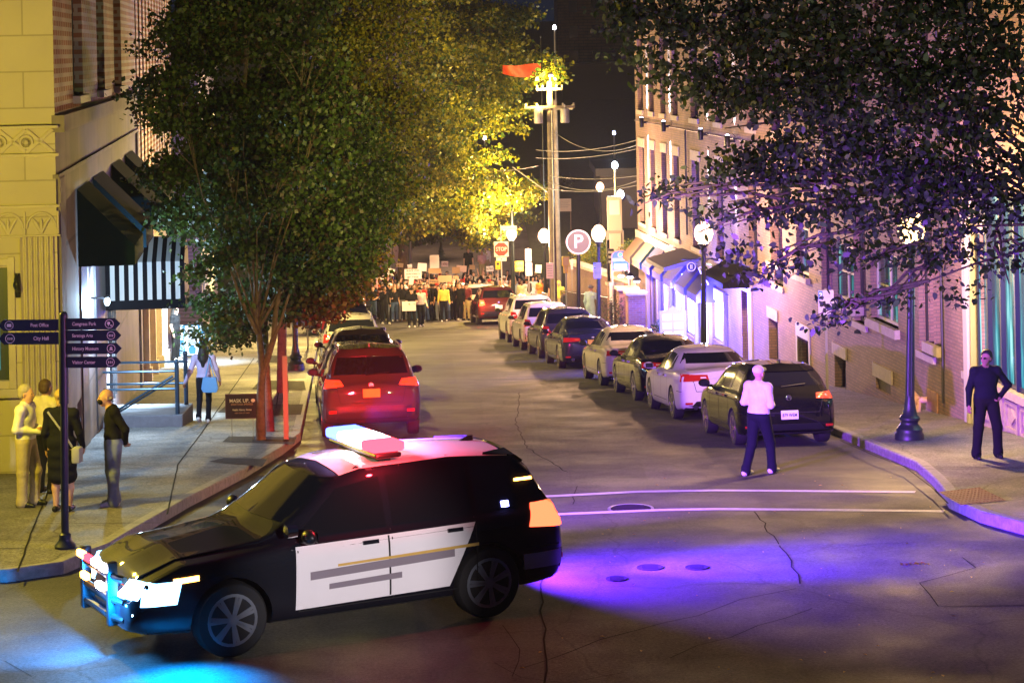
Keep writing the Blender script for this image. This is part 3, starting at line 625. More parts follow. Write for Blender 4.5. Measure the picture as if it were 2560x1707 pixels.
mb = MB(); mb.box(AW - .05, B0 - .02, zl - .18, AW + .16, B1, zl + .1).cut(); mb.box(AW - .05, B0 - .02, zl - .95, AW + .05, B1, zl - .88); mb.each('ledge', M['stone_shaded'], west)
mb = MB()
mb.box(AW - .02, B0 + .1, -3, AW + .06, B0 + 1.0, zl - .95).cut(); mb.box(AW - .02, B1 - .6, -4, AW + .06, B1, zl - .95); mb.each('pier', M['stone_shaded'], west)
# carved bands, moulding, fluted pilaster on the frontal facade
def fbox(mb, u0, u1, v0, v1, d0, d1, bev=.012):
    x0 = fx(u0, (v0 + v1) / 2) if u0 > -900 else -13.0; x1 = min(fx(u1, (v0 + v1) / 2), AW + .1) if u1 < 900 else AW + .06
    mb.box(x0, B0 - d1, fz(60, v1), x1, B0 - d0, fz(60, v0), bev)
mb = MB(); [(fbox(mb, -999, 999, a_, b_, 0, c_), mb.cut()) for a_, b_, c_ in ((314, 322, .16), (384, 392, .09), (512, 519, .10), (587, 592, .05))]; mb.each('moulding', M['stone'], west)
mb = MB(); zc = fz(60, 353); hgt = (fz(60, 322) - fz(60, 384)) / 2 - .015
x = AW - .25; r = hgt
while x > -12:
    for s in (1, -1):
        mb.T = Matrix.Translation((x, B0, zc)) @ Matrix.Rotation(s * .72, 4, 'Y'); mb.box(-r * 1.5, -.045, -.03, r * 1.5, .02, .03, .01)
    mb.T = None
    for s in (.5,):
        mb.lathe([(.13, 0), (.12, -.04), (.085, -.04), (.08, 0)], (x - r * 1.15 * s * 2, B0, zc - .02), 14, 'y'); mb.ell((x - r * 1.15 * s * 2, B0, zc - .02), (.05, .05, .05), 8, 6)
    x -= r * 2.3; mb.cut()
zc = fz(60, 553); x = AW - .25
while x > -12:
    pts = [(x + .24 * math.cos(a), B0 - .02, zc - .12 + .26 * math.sin(a)) for a in np.linspace(0, PI, 9)]; mb.tube(pts, .022, 6)
    for k in (-1, 0, 1): mb.tube([(x, B0 - .01, zc - .2), (x + k * .09, B0 - .03, zc - .02), (x + k * .15, B0 - .02, zc + .05)], [.03, .03, .012], 6)
    mb.tube([(x + .27, B0 - .02, zc - .22), (x + .27, B0 - .02, zc + .16)], .02, 6); x -= .54; mb.cut()
mb.each('carving', M['stone'], west)
mb = MB(); xl, xr = fx(57, 780), AW - .06; zb_, zt_ = fz(60, 1010), fz(60, 592); n = 6
prof = [(xl, 0)]
for k in range(n):
    a = xl + (xr - xl) * k / n; b_ = xl + (xr - xl) * (k + 1) / n
    for i in range(7): t_ = i / 6; prof.append((a + (b_ - a) * (.12 + .76 * t_), -.09 + .06 * math.sin(PI * t_)))
prof.append((xr, -.09)); prof.append((xr, 0)); prof[1] = (xl, -.09)
vs = [(p, B0 + q, zb_) for p, q in prof] + [(p, B0 + q, zt_) for p, q in prof]; k = len(prof)
mb.add(vs, [(i, i + 1, k + i + 1, k + i) for i in range(k - 1)] + [tuple(range(k, 2 * k))]); mb.box(xl - .1, B0 - .14, gw, AW + .05, B0 - 0, zb_ + .02, .02)
mb.build('pilaster', M['stone'], west)
mb = MB(); fbox(mb, -999, 52, 968, 990, 0, .12); mb.cut(); fbox(mb, 24, 42, 640, 968, 0, .05); mb.cut(); fbox(mb, -999, 24, 645, 662, 0, .05); mb.each('window_surround', M['stone'], west)
window(west, 'a', B0 + .2, *wh, mat('lobby_glass', (.02, .08, .12), .1, emit=(.05, .5, .8), es=.5), mat('frame_slate', (.03, .05, .06), .4), (3, 1), fw=.16)
mb = MB(); p = (fx(47, 710), B0 - .1, fz(47, 712)); mb.box(p[0] - .04, B0 - .05, p[2] - .2, p[0] + .04, B0, p[2] + .2, .01); mb.tube([(p[0], B0 - .03, p[2] - .12), (p[0] + .03, B0 - .2, p[2] - .05), (p[0], B0 - .16, p[2] + .12), (p[0], B0 - .16, p[2] + .2)], [.02, .035, .045, .015], 8); mb.ell((p[0], B0 - .16, p[2] + .02), (.06, .06, .09), 10, 8); mb.build('wall_bracket', M['black'], west)
# street side: dark shopfront openings, green awnings
mb = MB()
for u0, u1 in ((200, 215), (236, 258)):
    a = WL(u0, 720, AW)[0]; b = WL(u1, 720, AW)[0]; mb.box(AW, a, -1.2, AW + .03, b, 2.6).cut()
mb.each('shop_opening', M['frame_d'], west)
for u, v in ((205, 466), (243, 434), (288, 407), (320, 382)):
    b, z = WL(u, v, AW); awning(west, AW + .02, b - 1.35, b + 1.35, 3.82, 1.02, 1.05, .36, M['canvas_g'], M['canvas_g'], d=1)
mb = MB(); a = WL(196, 1000, AW)[0]; mb.box(AW, a - .35, -1.25, AW + .02, a + .2, -.3).cut(); mb.box(AW, a + .8, -1.3, AW + .02, a + 1.25, -.1); mb.each('basement_grille', M['wglass'], west)
# striped entrance canopy
yq = 47.4; bq = (yq - NY * AW) / NX; zt_ = 1.86; zb_ = .85
can = empty('striped_canopy', S2W(AW, bq, zb_), TH, 'black and white striped entrance canopy reaching over the sidewalk', 'canopy')
Wd = 1.66
mb = MB(); ns = 17
for k in range(ns):
    mb.cm = k % 2; x0 = Wd * k / ns; x1 = Wd * (k + 1) / ns
    mb.add([(x0, 0, .2), (x1, 0, .2), (x1, 0, 1.0), (x0, 0, 1.0)], [(0, 1, 2, 3)]); mb.add([(x0, 2.2, .2), (x1, 2.2, .2), (x1, 2.2, 1.0), (x0, 2.2, 1.0)], [(3, 2, 1, 0)])
    mb.add([(x0, 0, 1.0), (x1, 0, 1.0), (x1, 1.1, 1.45), (x0, 1.1, 1.45)], [(0, 1, 2, 3)]); mb.add([(x0, 2.2, 1.0), (x1, 2.2, 1.0), (x1, 1.1, 1.45), (x0, 1.1, 1.45)], [(3, 2, 1, 0)])
mb.build('canvas', [M['canvas_k'], M['canvas_w']], can)
mb = MB(); mb.box(0, -.012, 0, Wd + .012, 0, .2); mb.box(Wd, 0, 0, Wd + .012, 2.2, .2); mb.box(0, 2.2, 0, Wd, 2.212, .2); mb.build('valance', M['canvas_k'], can)
mb = MB(); mb.add([(Wd, 0, .2), (Wd, 2.2, .2), (Wd, 2.2, 1.0), (Wd, 1.1, 1.45), (Wd, 0, 1.0)], [(0, 1, 2, 3, 4)]); mb.build('front_panel', mat('canvas_tan', (.5, .38, .24), .85), can)
mb = MB()
for y in (.02, 2.18): mb.tube([(.02, y, .98), (Wd - .02, y, .98)], .02, 6)
mb.build('canopy_frame', M['steel'], can)
# lit doorway below the canopy
b = bq + .8
mb = MB(); z0 = G(48) + .5; mb.box(AW - .02, b - .1, z0, AW + .02, b + 1.1, z0 + 2.3); mb.build('doorway_glass', glow('doorway_glow', (.45, .7, 1), 2.2), west)
mb = MB(); 
for k in (-.14, .48, 1.1): mb.box(AW, b + k, z0, AW + .07, b + k + .07, z0 + 2.35).cut()
mb.each('door_frame', M['frame_d'], west)
# stoop with railings
p = GP(457, 1066, .15); bs_ = 46.2
st = empty('entrance_stoop', Vector((p.x - 1.2, p.y, G(p.y) + .15)), 0.0, 'grey concrete stoop with blue-black pipe railings by the striped canopy', 'stoop')
mb = MB(); mb.box(-1.7, 0, -.35, 1.2, 1.5, .24, .015); mb.build('slab', mat('stoop_concrete', (.16, .17, .20), .8, noise=.15), st)
mb = MB()
rb = mat('rail_paint', (.03, .07, .12), .3, .4)
def rail(mb, x0, x1, y, z): mb.tube([(x0, y, z), (x1, y, z)], .025, 8)
for y, zz in ((.12, (.62, .98)), (1.35, (.55, 1.0))):
    for z in zz: rail(mb, -1.15, 1.08, y, .24 + z - .1)
    mb.tube([(1.08, y, .2), (1.08, y, 1.28)], .045, 10); mb.ell((1.08, y, 1.31), (.055, .055, .055), 10, 8); mb.tube([(-1.2, y, .2), (-1.2, y, 1.18)], .03, 8); mb.cut()
mb.each('railing', rb, st); mb = MB(); mb.tube([(-.35, .12, .22), (1.0, .12, 1.02)], .025, 8); mb.cut(); mb.tube([(-.25, .16, .22), (1.05, .16, .98)], .02, 8); mb.each('handrail', rb, st)
# ---------------------------------------------------------------- next buildings on the west side
B2 = B1 + .02; B3 = WL(438, 500, AW)[0]
w2 = empty('brick_shop_building', (0, 0, 0), TH, 'dark red brick building with narrow windows between stone piers, past the green awnings', 'building')
hs = []; b = B2 + .6
while b < B3 - 1.2: hs.append((b, b + .8, 1.2, 9)); b += 1.7
hl = [(h[0], h[1] + .3, G(S2W(AW, h[0]).y) + .4, 0.0) for h in hs[1::2]]
mb = MB(); wall_grid(mb, 'b', AW - .05, B2, B3, -8, 11, hs + hl, -.25); mb.add([(AW - .05, B3, -8), (AW - 9, B3, -8), (AW - 9, B3, 11), (AW - .05, B3, 11)], [(0, 1, 2, 3)]); mb.build('wall', M['brick_l'], w2)
for h in hs: window(w2, 'b', AW - .27, *h, M['wglass'], M['frame_d'], (1, 3), out=1)
for i, h in enumerate(hl): window(w2, 'b', AW - .27, *h, [M['wglass'], glow('shop_glow', (.35, .55, 1), 1.2)][i % 2], M['frame_w'], (2, 1), out=1, name='shop_window')
mb = MB()
for i, h in enumerate(hl): g_ = G(S2W(AW, h[0]).y); mb.box(AW - .05, h[0] - .5, g_ - .2, AW + .12, h[0] - .15, 1.0); mb.box(AW - .07, h[0] - .56, g_ - .2, AW + .18, h[0] - .1, g_ + .55); mb.cut()
mb.each('stone_pier', M['lintel'], w2)
w3 = empty('violet_clapboard_house', (0, 0, 0), TH, 'violet-blue clapboard building with white window trim, farther along the tree-lined sidewalk', 'building')
B4 = B3 + .05; 
mb = MB(); X3 = AW + .9; mb.box(X3 - 9, B4, -10, X3, B4 + 22, 5.5); mb.build('wall', M['siding'], w3)
mb = MB(); mb.box(X3 - 9.3, B4 - .3, 5.5, X3 + .35, B4 + 22.3, 5.8); mb.build('roof', M['frame_d'], w3)
for k in range(6):
    for z in (-3.6, -.2, 2.6): window(w3, 'b', X3 + .02, B4 + 1.2 + k * 3.4, B4 + 2.3 + k * 3.4, z, z + 1.9, mat('lit_pane', (.5, .5, .6), .4, emit=(.6, .6, 1), es=.5) if (k, z) in ((0, -3.6), (1, -3.6), (0, -.2)) else M['wglass'], M['white'], (1, 2), out=1, fw=.12)
# ---------------------------------------------------------------- far dark buildings behind the hill
def farb(name, u0, u1, vt, y, m, lab, d=25, win=True):
    a = W(u0, vt, y); b = W(u1, vt, y); g = G(y) - 1
    t = empty(name, ((a.x + b.x) / 2, y, g), 0, lab, 'building'); w = (b.x - a.x) / 2; h = a.z - g
    mb = MB(); mb.box(-w, 0, 0, w, d, h); mb.build('wall', m, t); mb = MB(); mb.box(-w - .3, -.3, h, w + .3, d + .3, h + .5); mb.build('roof_edge', M['frame_d'], t)
    if win:
        mb = MB(); x = -w + 1.5
        while x < w - 1.5:
            z = h - 3
            while z > 3: mb.box(x, -.06, z - 1.6, x + 1.1, 0, z).cut(); z -= 3.4
            x += 3
        mb.each('window', M['wglass'], t)
    return t
farb('tower_block', 1390, 1560, -180, 300, brick('far_brick', (.22, .12, .09), (.2, .11, .08), (.12, .08, .07), 1.2, .4), 'tall dark brick tower block standing far behind the utility poles')
farb('warehouse', 1405, 1640, 172, 240, mat('warehouse_wall', (.05, .06, .065), .9), 'low dark flat-roofed warehouse below the tall brick block', 20, False)
farb('hall', 900, 1370, 330, 265, mat('hall_wall', (.05, .045, .04), .9), 'long dim hall half hidden behind the yellow lit tree', 20, True)
farb('garage_building', 1500, 1760, 440, 150, mat('garage_wall', (.12, .11, .11), .9), 'dim grey garage building behind the bright white pole lamps', 12, False)
# ================================================================== cars
def cr_pts(P, n):
    """Catmull-Rom through 2-D points"""
    out = []
    for i in range(len(P) - 1):
        p0 = P[max(i - 1, 0)]; p1 = P[i]; p2 = P[i + 1]; p3 = P[min(i + 2, len(P) - 1)]
        for k in range(n):
            t = k / n
            out.append(tuple(0.5 * ((2 * b) + (-a + c) * t + (2 * a - 5 * b + 4 * c - d) * t * t + (-a + 3 * b - 3 * c + d) * t ** 3) for a, b, c, d in zip(p0, p1, p2, p3)))
    out.append(tuple(P[-1])); return out
def car_shell(st, W_, wheels, wr, crown=.04):
    """st: (y, widthfactor, zb, belt, roofhalf, ztop)"""
    ys = []
    for (a, b) in zip(st, st[1:]):
        n = max(1, int(abs(b[0] - a[0]) / .12)); ys += [tuple(p + (q - p) * i / n for p, q in zip(a, b)) for i in range(n)]
    ys.append(tuple(st[-1]))
    rings = []
    for y, wf, zb, belt, rh, zt in ys:
        w = W_ / 2 * wf; cab = max(0, min(1, (zt - belt - .05) / .3)); hb = w * .93
        P = [(0, zb), (w * .80, zb), (w * .965, zb + .07), (w * .995, zb + (belt - zb) * .42), (w * .985, belt - .13), (w * .955, belt - .02),
             (hb * .97, belt + (zt - belt) * .06 + .012), (rh * (1 - cab) * 1.0 + cab * (hb + (rh - hb) * .55), belt + (zt - belt) * (.55 if cab > 0 else .6)), (rh * (1 - .0 * cab), zt - .055 * cab - .004), (rh * .72, zt), (0, zt + crown)]
        C_ = cr_pts(P, 3); rings.append([(x, y, z) for x, z in C_] + [(-x, y, z) for x, z in C_[-2:0:-1]])
    n = len(rings[0]); vs = [p for r in rings for p in r]; fs = []
    for i in range(len(rings) - 1):
        for k in range(n): fs.append((i * n + k, (i + 1) * n + k, (i + 1) * n + (k + 1) % n, i * n + (k + 1) % n))
    for idx, sg in ((0, -1), (len(rings) - 1, 1)):
        r = rings[idx]; cz = sum(p[2] for p in r) / n; prev = [idx * n + k for k in range(n)]
        for s_, dy in ((.97, .02), (.9, .035), (.7, .05), (.35, .06)):
            base = len(vs); vs += [(p[0] * s_, p[1] + sg * dy, cz + (p[2] - cz) * s_) for p in r]; cur = list(range(base, base + n))
            for k in range(n):
                q = (prev[k], cur[k], cur[(k + 1) % n], prev[(k + 1) % n]); fs.append(q if sg > 0 else q[::-1])
            prev = cur
        fs.append(tuple(prev) if sg > 0 else tuple(prev[::-1]))
    me = bpy.data.meshes.new('sh'); me.from_pydata(vs, [], fs); me.update()
    bm = bmesh.new(); bm.from_mesh(me); bmesh.ops.recalc_face_normals(bm, faces=bm.faces[:]); bm.to_mesh(me); bm.free()
    bvh_mesh = me.copy()
    o = bpy.data.objects.new('sh', me); C.objects.link(o); cut = []
    for y in wheels:
        mb = MB(); mb.lathe([(wr * 1.13, -W_ / 2 - .2), (wr * 1.13, W_ / 2 + .2)], (0, y, wr), 28, 'x'); mb.lathe([(wr * 1.13, -.1), (wr * 1.13, .1)], (0, y, wr), 4, 'x') if False else None
        c = mobj('cut', mb.v, mb.f, M['under']); cut.append(c)
        b2 = bmesh.new(); b2.from_mesh(c.data); bmesh.ops.recalc_face_normals(b2, faces=b2.faces[:]); b2.to_mesh(c.data); b2.free()
        md = o.modifiers.new('b', 'BOOLEAN'); md.operation = 'DIFFERENCE'; md.object = c; md.solver = 'EXACT'
    dg = bpy.context.evaluated_depsgraph_get(); res = bpy.data.meshes.new_from_object(o.evaluated_get(dg))
    bpy.data.objects.remove(o)
    for c in cut: bpy.data.objects.remove(c)
    bm = bmesh.new(); bm.from_mesh(bvh_mesh); bvh = BVHTree.FromBMesh(bm); bm.free()
    return res, bvh
def decal(mb, bvh, q, view, off=.006, nx=10, ny=6, edge=True):
    """project a 4-corner patch on the shell; view 'r' rear (x,z), 'f' front (x,z), 's+' / 's-' sides (y,z), 't' top (x,y)"""
    vs = []; base = []
    for j in range(ny + 1):
        for i in range(nx + 1):
            s, t = i / nx, j / ny
            a = (q[0][0] * (1 - s) + q[1][0] * s) * (1 - t) + (q[3][0] * (1 - s) + q[2][0] * s) * t
            b = (q[0][1] * (1 - s) + q[1][1] * s) * (1 - t) + (q[3][1] * (1 - s) + q[2][1] * s) * t
            o, d = {'r': ((a, -3, b), (0, 1, 0)), 'f': ((a, 9, b), (0, -1, 0)), 's+': ((3, a, b), (-1, 0, 0)), 's-': ((-3, a, b), (1, 0, 0)), 't': ((a, b, 4), (0, 0, -1))}[view]
            h = bvh.ray_cast(Vector(o), Vector(d))
            if h[0] is None: h = bvh.find_nearest(Vector(o) + Vector(d) * 3)
            n = h[1]; n = n if n.dot(Vector(d)) < 0 else -n
            vs.append(h[0] + n * off); base.append(h[0] - n * .004)
    w = nx + 1; fs = [(j * w + i, j * w + i + 1, (j + 1) * w + i + 1, (j + 1) * w + i) for j in range(ny) for i in range(nx)]
    if view in ('f', 's-'): pass
    if edge:
        N = len(vs); per = [i for i in range(nx + 1)] + [j * w + nx for j in range(1, ny + 1)] + [ny * w + i for i in range(nx - 1, -1, -1)] + [j * w for j in range(ny - 1, 0, -1)]
        vs = vs + [base[i] for i in per]
        for k in range(len(per)): k2 = (k + 1) % len(per); fs.append((per[k], per[k2], N + k2, N + k))
    o_ = mb.sf; mb.sf = True; mb.add(vs, fs); mb.sf = o_
def wheel_parts(root, x, y, r, w, spokes=5, mt=None, name='wheel'):
    sg = 1 if x > 0 else -1
    mb = MB(); mb.lathe([(r * .66, -w / 2), (r * .94, -w / 2), (r, -w / 2 + .03), (r, w / 2 - .03), (r * .94, w / 2), (r * .66, w / 2)], (x, y, r), 28, 'x')
    wh = mb.build(name, M['tyre'], root)
    mb = MB(); xo = x + sg * (w / 2 - .01)
    mb.lathe([(r * .70, 0), (r * .70, .012), (r * .62, .014), (r * .60, -.03), (r * .60, -.12)] if sg > 0 else [(r * .70, 0), (r * .70, -.012), (r * .62, -.014), (r * .60, .03), (r * .60, .12)], (xo, y, r), 28, 'x')
    for k in range(spokes):
        a = 2 * PI * k / spokes + .3
        for d in (-.09, .09):
            mb.T = Matrix.Translation((xo, y, r)) @ Matrix.Rotation(a + d, 4, 'X'); mb.box(-.02, -r * .045, r * .12, .012, r * .045, r * .63)
    mb.T = None; mb.lathe([(r * .16, -.02), (r * .16, .02), (.001, .02)] if sg > 0 else [(r * .16, .02), (r * .16, -.02), (.001, -.02)], (xo, y, r), 14, 'x'); mb.build('rim', mt or M['rim'], wh)
    mb = MB(); mb.lathe([(.001, -.02), (r * .6, -.02)], (x + sg * .02, y, r), 20, 'x'); mb.build('brake_disc', M['under'], wh)
KIN = {
 'hatch': dict(L=4.26, W=1.80, wr=.32, wh=(.78, 3.42), st=[(0, .90, .30, .78, .62, .90), (.05, .945, .26, .86, .70, .97), (.14, .975, .22, .92, .70, 1.06), (.34, .995, .2, .94, .64, 1.33), (.50, 1, .19, .95, .60, 1.43), (1.3, 1, .19, .95, .60, 1.46), (2.1, 1, .19, .94, .60, 1.44), (2.45, 1, .19, .93, .61, 1.36), (3.15, 1, .19, .92, .66, 1.0), (3.3, .995, .19, .90, .66, .95), (3.9, .97, .2, .80, .58, .84), (4.15, .92, .23, .66, .52, .70), (4.26, .84, .28, .55, .45, .58)]),
 'sedan': dict(L=4.9, W=1.86, wr=.335, wh=(1.02, 3.86), st=[(0, .88, .32, .80, .60, .86), (.05, .94, .28, .92, .68, .985), (.16, .97, .24, .97, .70, 1.03), (.55, .99, .2, .98, .68, 1.06), (.75, 1, .2, .975, .66, 1.09), (1.35, 1, .19, .96, .60, 1.36), (1.7, 1, .19, .95, .58, 1.43), (2.3, 1, .19, .94, .58, 1.455), (2.75, 1, .19, .93, .585, 1.40), (3.5, 1, .19, .91, .66, 1.0), (3.65, .995, .19, .89, .66, .95), (4.4, .97, .2, .80, .58, .84), (4.75, .92, .23, .68, .5, .72), (4.9, .84, .3, .55, .45, .6)]),
 'suv': dict(L=4.7, W=1.88, wr=.37, wh=(.90, 3.72), st=[(0, .90, .38, .92, .66, 1.02), (.05, .95, .33, 1.0, .74, 1.08), (.12, .98, .3, 1.05, .74, 1.18), (.30, 1, .28, 1.06, .68, 1.52), (.46, 1, .27, 1.06, .64, 1.64), (1.2, 1, .26, 1.05, .64, 1.69), (2.2, 1, .26, 1.04, .64, 1.67), (2.6, 1, .26, 1.03, .645, 1.58), (3.2, 1, .26, 1.02, .70, 1.14), (3.35, .995, .26, 1.0, .70, 1.08), (4.2, .97, .28, .93, .62, .98), (4.55, .93, .3, .78, .56, .84), (4.7, .86, .34, .62, .5, .66)]),
}
def lerpst(st, y, i):
    for a, b in zip(st, st[1:]):
        if y <= b[0]: t = (y - a[0]) / max(b[0] - a[0], 1e-6); return a[i] + (b[i] - a[i]) * t
    return st[-1][i]
def paint(name, col, rough=.5, metal=.0): return mat(name, col, .6, metal, 1.0, noise=.03, nscale=3, spec=.06)
def make_car(kind, name, loc, rz, label, cat, group, pm, o={}):
    K = KIN[kind]; sc = o.get('scale', (1, 1, 1)); W_ = K['W']; L = K['L']; st = K['st']; wr = K['wr']
    t = empty(name, loc, rz, label, cat, group); t.scale = sc; t.rotation_euler = (o.get('pitch', 0), 0, rz)
    me, bvh = car_shell(st, W_, K['wh'], wr)
    me.name = 'body'; me.materials.clear(); me.materials.append(pm); me.materials.append(M['under'])
    mi = []; 
    for p in me.polygons:
        c = p.center; inw = any((c.y - y) ** 2 + (c.z - wr) ** 2 < (wr * 1.145) ** 2 for y in K['wh']) and abs(p.normal.x) < .5
        mi.append(1 if (inw or p.normal.z < -.8) else 0)
    me.polygons.foreach_set('material_index', mi); me.polygons.foreach_set('use_smooth', [True] * len(mi)); me.set_sharp_from_angle(angle=.6)
    b = bpy.data.objects.new('body', me); C.objects.link(b); b.parent = t
    H = lambda y: lerpst(st, y, 5); Bl = lambda y: lerpst(st, y, 3); R_ = lambda y: lerpst(st, y, 4)
    # glass
    hasd = kind == 'sedan'
    yb, yt = ((.80, 1.42) if hasd else ((.13, .38) if kind == 'hatch' else (.11, .34)))
    zb_, zt_ = H(yb) + .035, H(yt) - .035
    xb = (W_ / 2 * .93 * .80); xt = R_(yt) * .93
    mb = MB(); decal(mb, bvh, [(-xb, zb_), (xb, zb_), (xt, zt_), (-xt, zt_)], 'r', .006, 14, 8); rw = mb.build('rear_window', M['glass'], t)
    if not hasd or kind == 'sedan':
        mb = MB(); mb.tube([(-.1, yb - .03, zb_ - .01), (.35, yb + (yt - yb) * .12 - .03, zb_ + .03)] if not hasd else [(-.03, yt - .02, zt_ + .02), (.03, yt - .02, zt_ + .02)], .012, 6); mb.build('wiper', M['black'], rw)
    yf0, yf1 = ((2.25, 3.1) if kind == 'hatch' else ((2.5, 3.15) if kind == 'suv' else (2.85, 3.45)))
    mb = MB(); decal(mb, bvh, [(-.72, H(yf1) + .03), (.72, H(yf1) + .03), (R_(yf0) * .93, H(yf0) - .02), (-R_(yf0) * .93, H(yf0) - .02)], 'f', .006, 14, 8); mb.build('windscreen', M['glass'], t)
    # side glass: three panes each side following the roofline
    spans = {'hatch': [(.48, 1.02, 1.15), (1.2, 1.95, 1.95), (2.03, 2.85, 2.35)], 'suv': [(.52, 1.0, 1.0), (1.08, 1.95, 1.95), (2.03, 3.0, 2.5)], 'sedan': [(1.3, 1.55, 1.55), (1.6, 2.25, 2.25), (2.33, 3.2, 2.75)]}[kind]
    for sg in ('s+', 's-'):
        for i, (y0, y1, y1t) in enumerate(spans):
            y0t = {'hatch': (.62, 1.2, 2.03), 'suv': (.58, 1.08, 2.03), 'sedan': (1.5, 1.68, 2.33)}[kind][i]
            mb = MB(); decal(mb, bvh, [(y0, Bl(y0) + .05), (y1, Bl(y1) + .05), (y1t, H(y1t) - .11), (y0t, H(y0t) - .11)], sg, .005, 8, 5); mb.build('side_window', M['glass'], t)
    # panel gaps, sills, bumper line
    mb = MB()
    def line(pts, view, w=.006):
        for (a, b_), (c, d) in zip(pts, pts[1:]):
            dx, dz = c - a, d - b_; l = math.hypot(dx, dz) or 1; ox, oz = -dz / l * w, dx / l * w
            decal(mb, bvh, [(a + ox, b_ + oz), (c + ox, d + oz), (c - ox, d - oz), (a - ox, b_ - oz)], view, .0025, 8, 1, False)
    hw = W_ / 2; zbmp = .62 if kind != 'suv' else .68
    for sg in ('s+', 's-'):
        for yy in (spans[1][0] - .04, spans[2][0] - .04, spans[2][1] + .02): line([(yy, Bl(yy) + .02), (yy, .36)], sg)
        line([(spans[1][0] - .04, .36), (spans[2][1] + .02, .36)], sg); line([(.05, zbmp), (.45, zbmp)], sg)
    line([(-hw * .62, zbmp), (hw * .62, zbmp)], 'r'); line([(-hw * .70, Bl(.1) - .02), (-hw * .62, zbmp)], 'r'); line([(hw * .70, Bl(.1) - .02), (hw * .62, zbmp)], 'r')
    mb.build('panel_gap', M['gap'], t)
    # lower bumper, number plate, lamps
    mb = MB(); decal(mb, bvh, [(-hw * .72, .32 if kind != 'suv' else .4), (hw * .72, .32 if kind != 'suv' else .4), (hw * .62, .42 if kind != 'suv' else .52), (-hw * .62, .42 if kind != 'suv' else .52)], 'r', .012, 10, 2)
    if kind == 'suv': decal(mb, bvh, [(-hw * .9, .42), (hw * .9, .42), (hw * .9, .62), (-hw * .9, .62)], 'r', .01, 12, 3)
    mb.build('bumper', M['black'], t)
    tl = o.get('tail', {'hatch': (.50, .82, .84, .97), 'suv': (.60, .86, .86, 1.12), 'sedan': (.36, .86, .80, .93)}[kind])
    tlm = o.get('tailm', M['tail'])
    for sg in (1, -1):
        a, b_, z0, z1 = tl; a *= 1.0
        q = [(sg * a, z0 + .02), (sg * b_, z0), (sg * (b_ - .03), z1), (sg * (a + .02), z1 - .02)]
        if kind == 'suv': q = [(sg * a, z0 + .04), (sg * b_, z0), (sg * (b_ - .04), z1), (sg * (a + .06), z1 - .02)]
        mb = MB(); decal(mb, bvh, q, 'r', .014, 8, 4); x = hw * .96
        tlo = mb.build('tail_light', tlm, t)
        mb = MB(); decal(mb, bvh, [(sg * (a + .05), z0 + (z1 - z0) * .42), (sg * (a + .17), z0 + (z1 - z0) * .40), (sg * (a + .17), z0 + (z1 - z0) * .58), (sg * (a + .06), z0 + (z1 - z0) * .58)], 'r', .018, 6, 2); mb.build('reversing_light', M['amber'] if o.get('amber') else M['plate_w'], tlo)
        mb = MB(); decal(mb, bvh, [(sg * .66, .36), (sg * .80, .36), (sg * .80, .40), (sg * .66, .40)] if kind != 'suv' else [(sg * .66, .50), (sg * .80, .50), (sg * .80, .55), (sg * .66, .55)], 'r', .016, 4, 1); mb.build('reflector', M['tail'], t)
        # mirror
        ym = spans[2][1] - .05; zm = Bl(ym) + .07
        mb = MB(); mb.ell((sg * (hw + .10), ym, zm + .02), (.115, .07, .075), 12, 8); mb.tube([(sg * (hw - .06), ym + .02, zm - .04), (sg * (hw + .06), ym, zm - .03)], .03, 6); mr_ = mb.build('mirror', pm if not o.get('bm') else M['black'], t)
        mb = MB(); mb.box(sg * (hw + .02), ym - .072, zm - .03, sg * (hw + .18), ym - .062, zm + .07, .004); mb.build('mirror_glass', M['glass'], mr_)
        for yy in (spans[1][1] - .2, spans[2][0] + .05):
            pass
        # door handles
        for yy in (spans[1][0] + .12, spans[2][0] + .12):
            mb = MB(); decal(mb, bvh, [(yy, Bl(yy) - .10), (yy + .17, Bl(yy) - .10), (yy + .17, Bl(yy) - .065), (yy, Bl(yy) - .065)], 's+' if sg > 0 else 's-', .03, 4, 1); mb.build('door_handle', pm if not o.get('chrome') else M['chrome'], t)
        for y in K['wh']: wheel_parts(t, sg * (hw - .125), y, wr, .215, o.get('spokes', 5), o.get('rimm'))
        # head light
        zz = st[-2][3]; mb = MB(); decal(mb, bvh, [(sg * .42, zz - .14), (sg * .80, zz - .12), (sg * .82, zz + .03), (sg * .45, zz + .01)], 'f', .01, 6, 2); mb.build('headlight', o.get('headm', M['plate_w']), t)
        if kind == 'sedan' or o.get('exhaust'):
            mb = MB(); mb.lathe([(.05, -.03), (.05, .1), (.035, .1), (.035, 0)], (sg * .6, -.03, .30), 12, 'y'); mb.build('exhaust', M['chrome'], t)
    pz = o.get('pz', {'hatch': .60, 'suv': .80, 'sedan': .76}[kind]); h = bvh.ray_cast(Vector((0, -3, pz)), Vector((0, 1, 0)))[0]; py = h.y if h else 0
    mb = MB(); mb.box(-.16, py - .02, pz - .08, .16, py - .008, pz + .08, .006); pl = mb.build('number_plate', o.get('plate', M['plate_w']), t)
    if o.get('ptext'):
        mb = MB(); text_mb(mb, o['ptext'], 0, py - .022, pz - .005, .085, .002, sx=.78); mb.build('plate_lettering', M['ink'], pl)
    mb = MB(); mb.box(-.24, py - .008, pz + .10, .24, py + .012, pz + .13, .008); 
    if o.get('trim', True): mb.build('plate_trim', M['chrome'] if o.get('chrome') else pm, t)
    else: pass
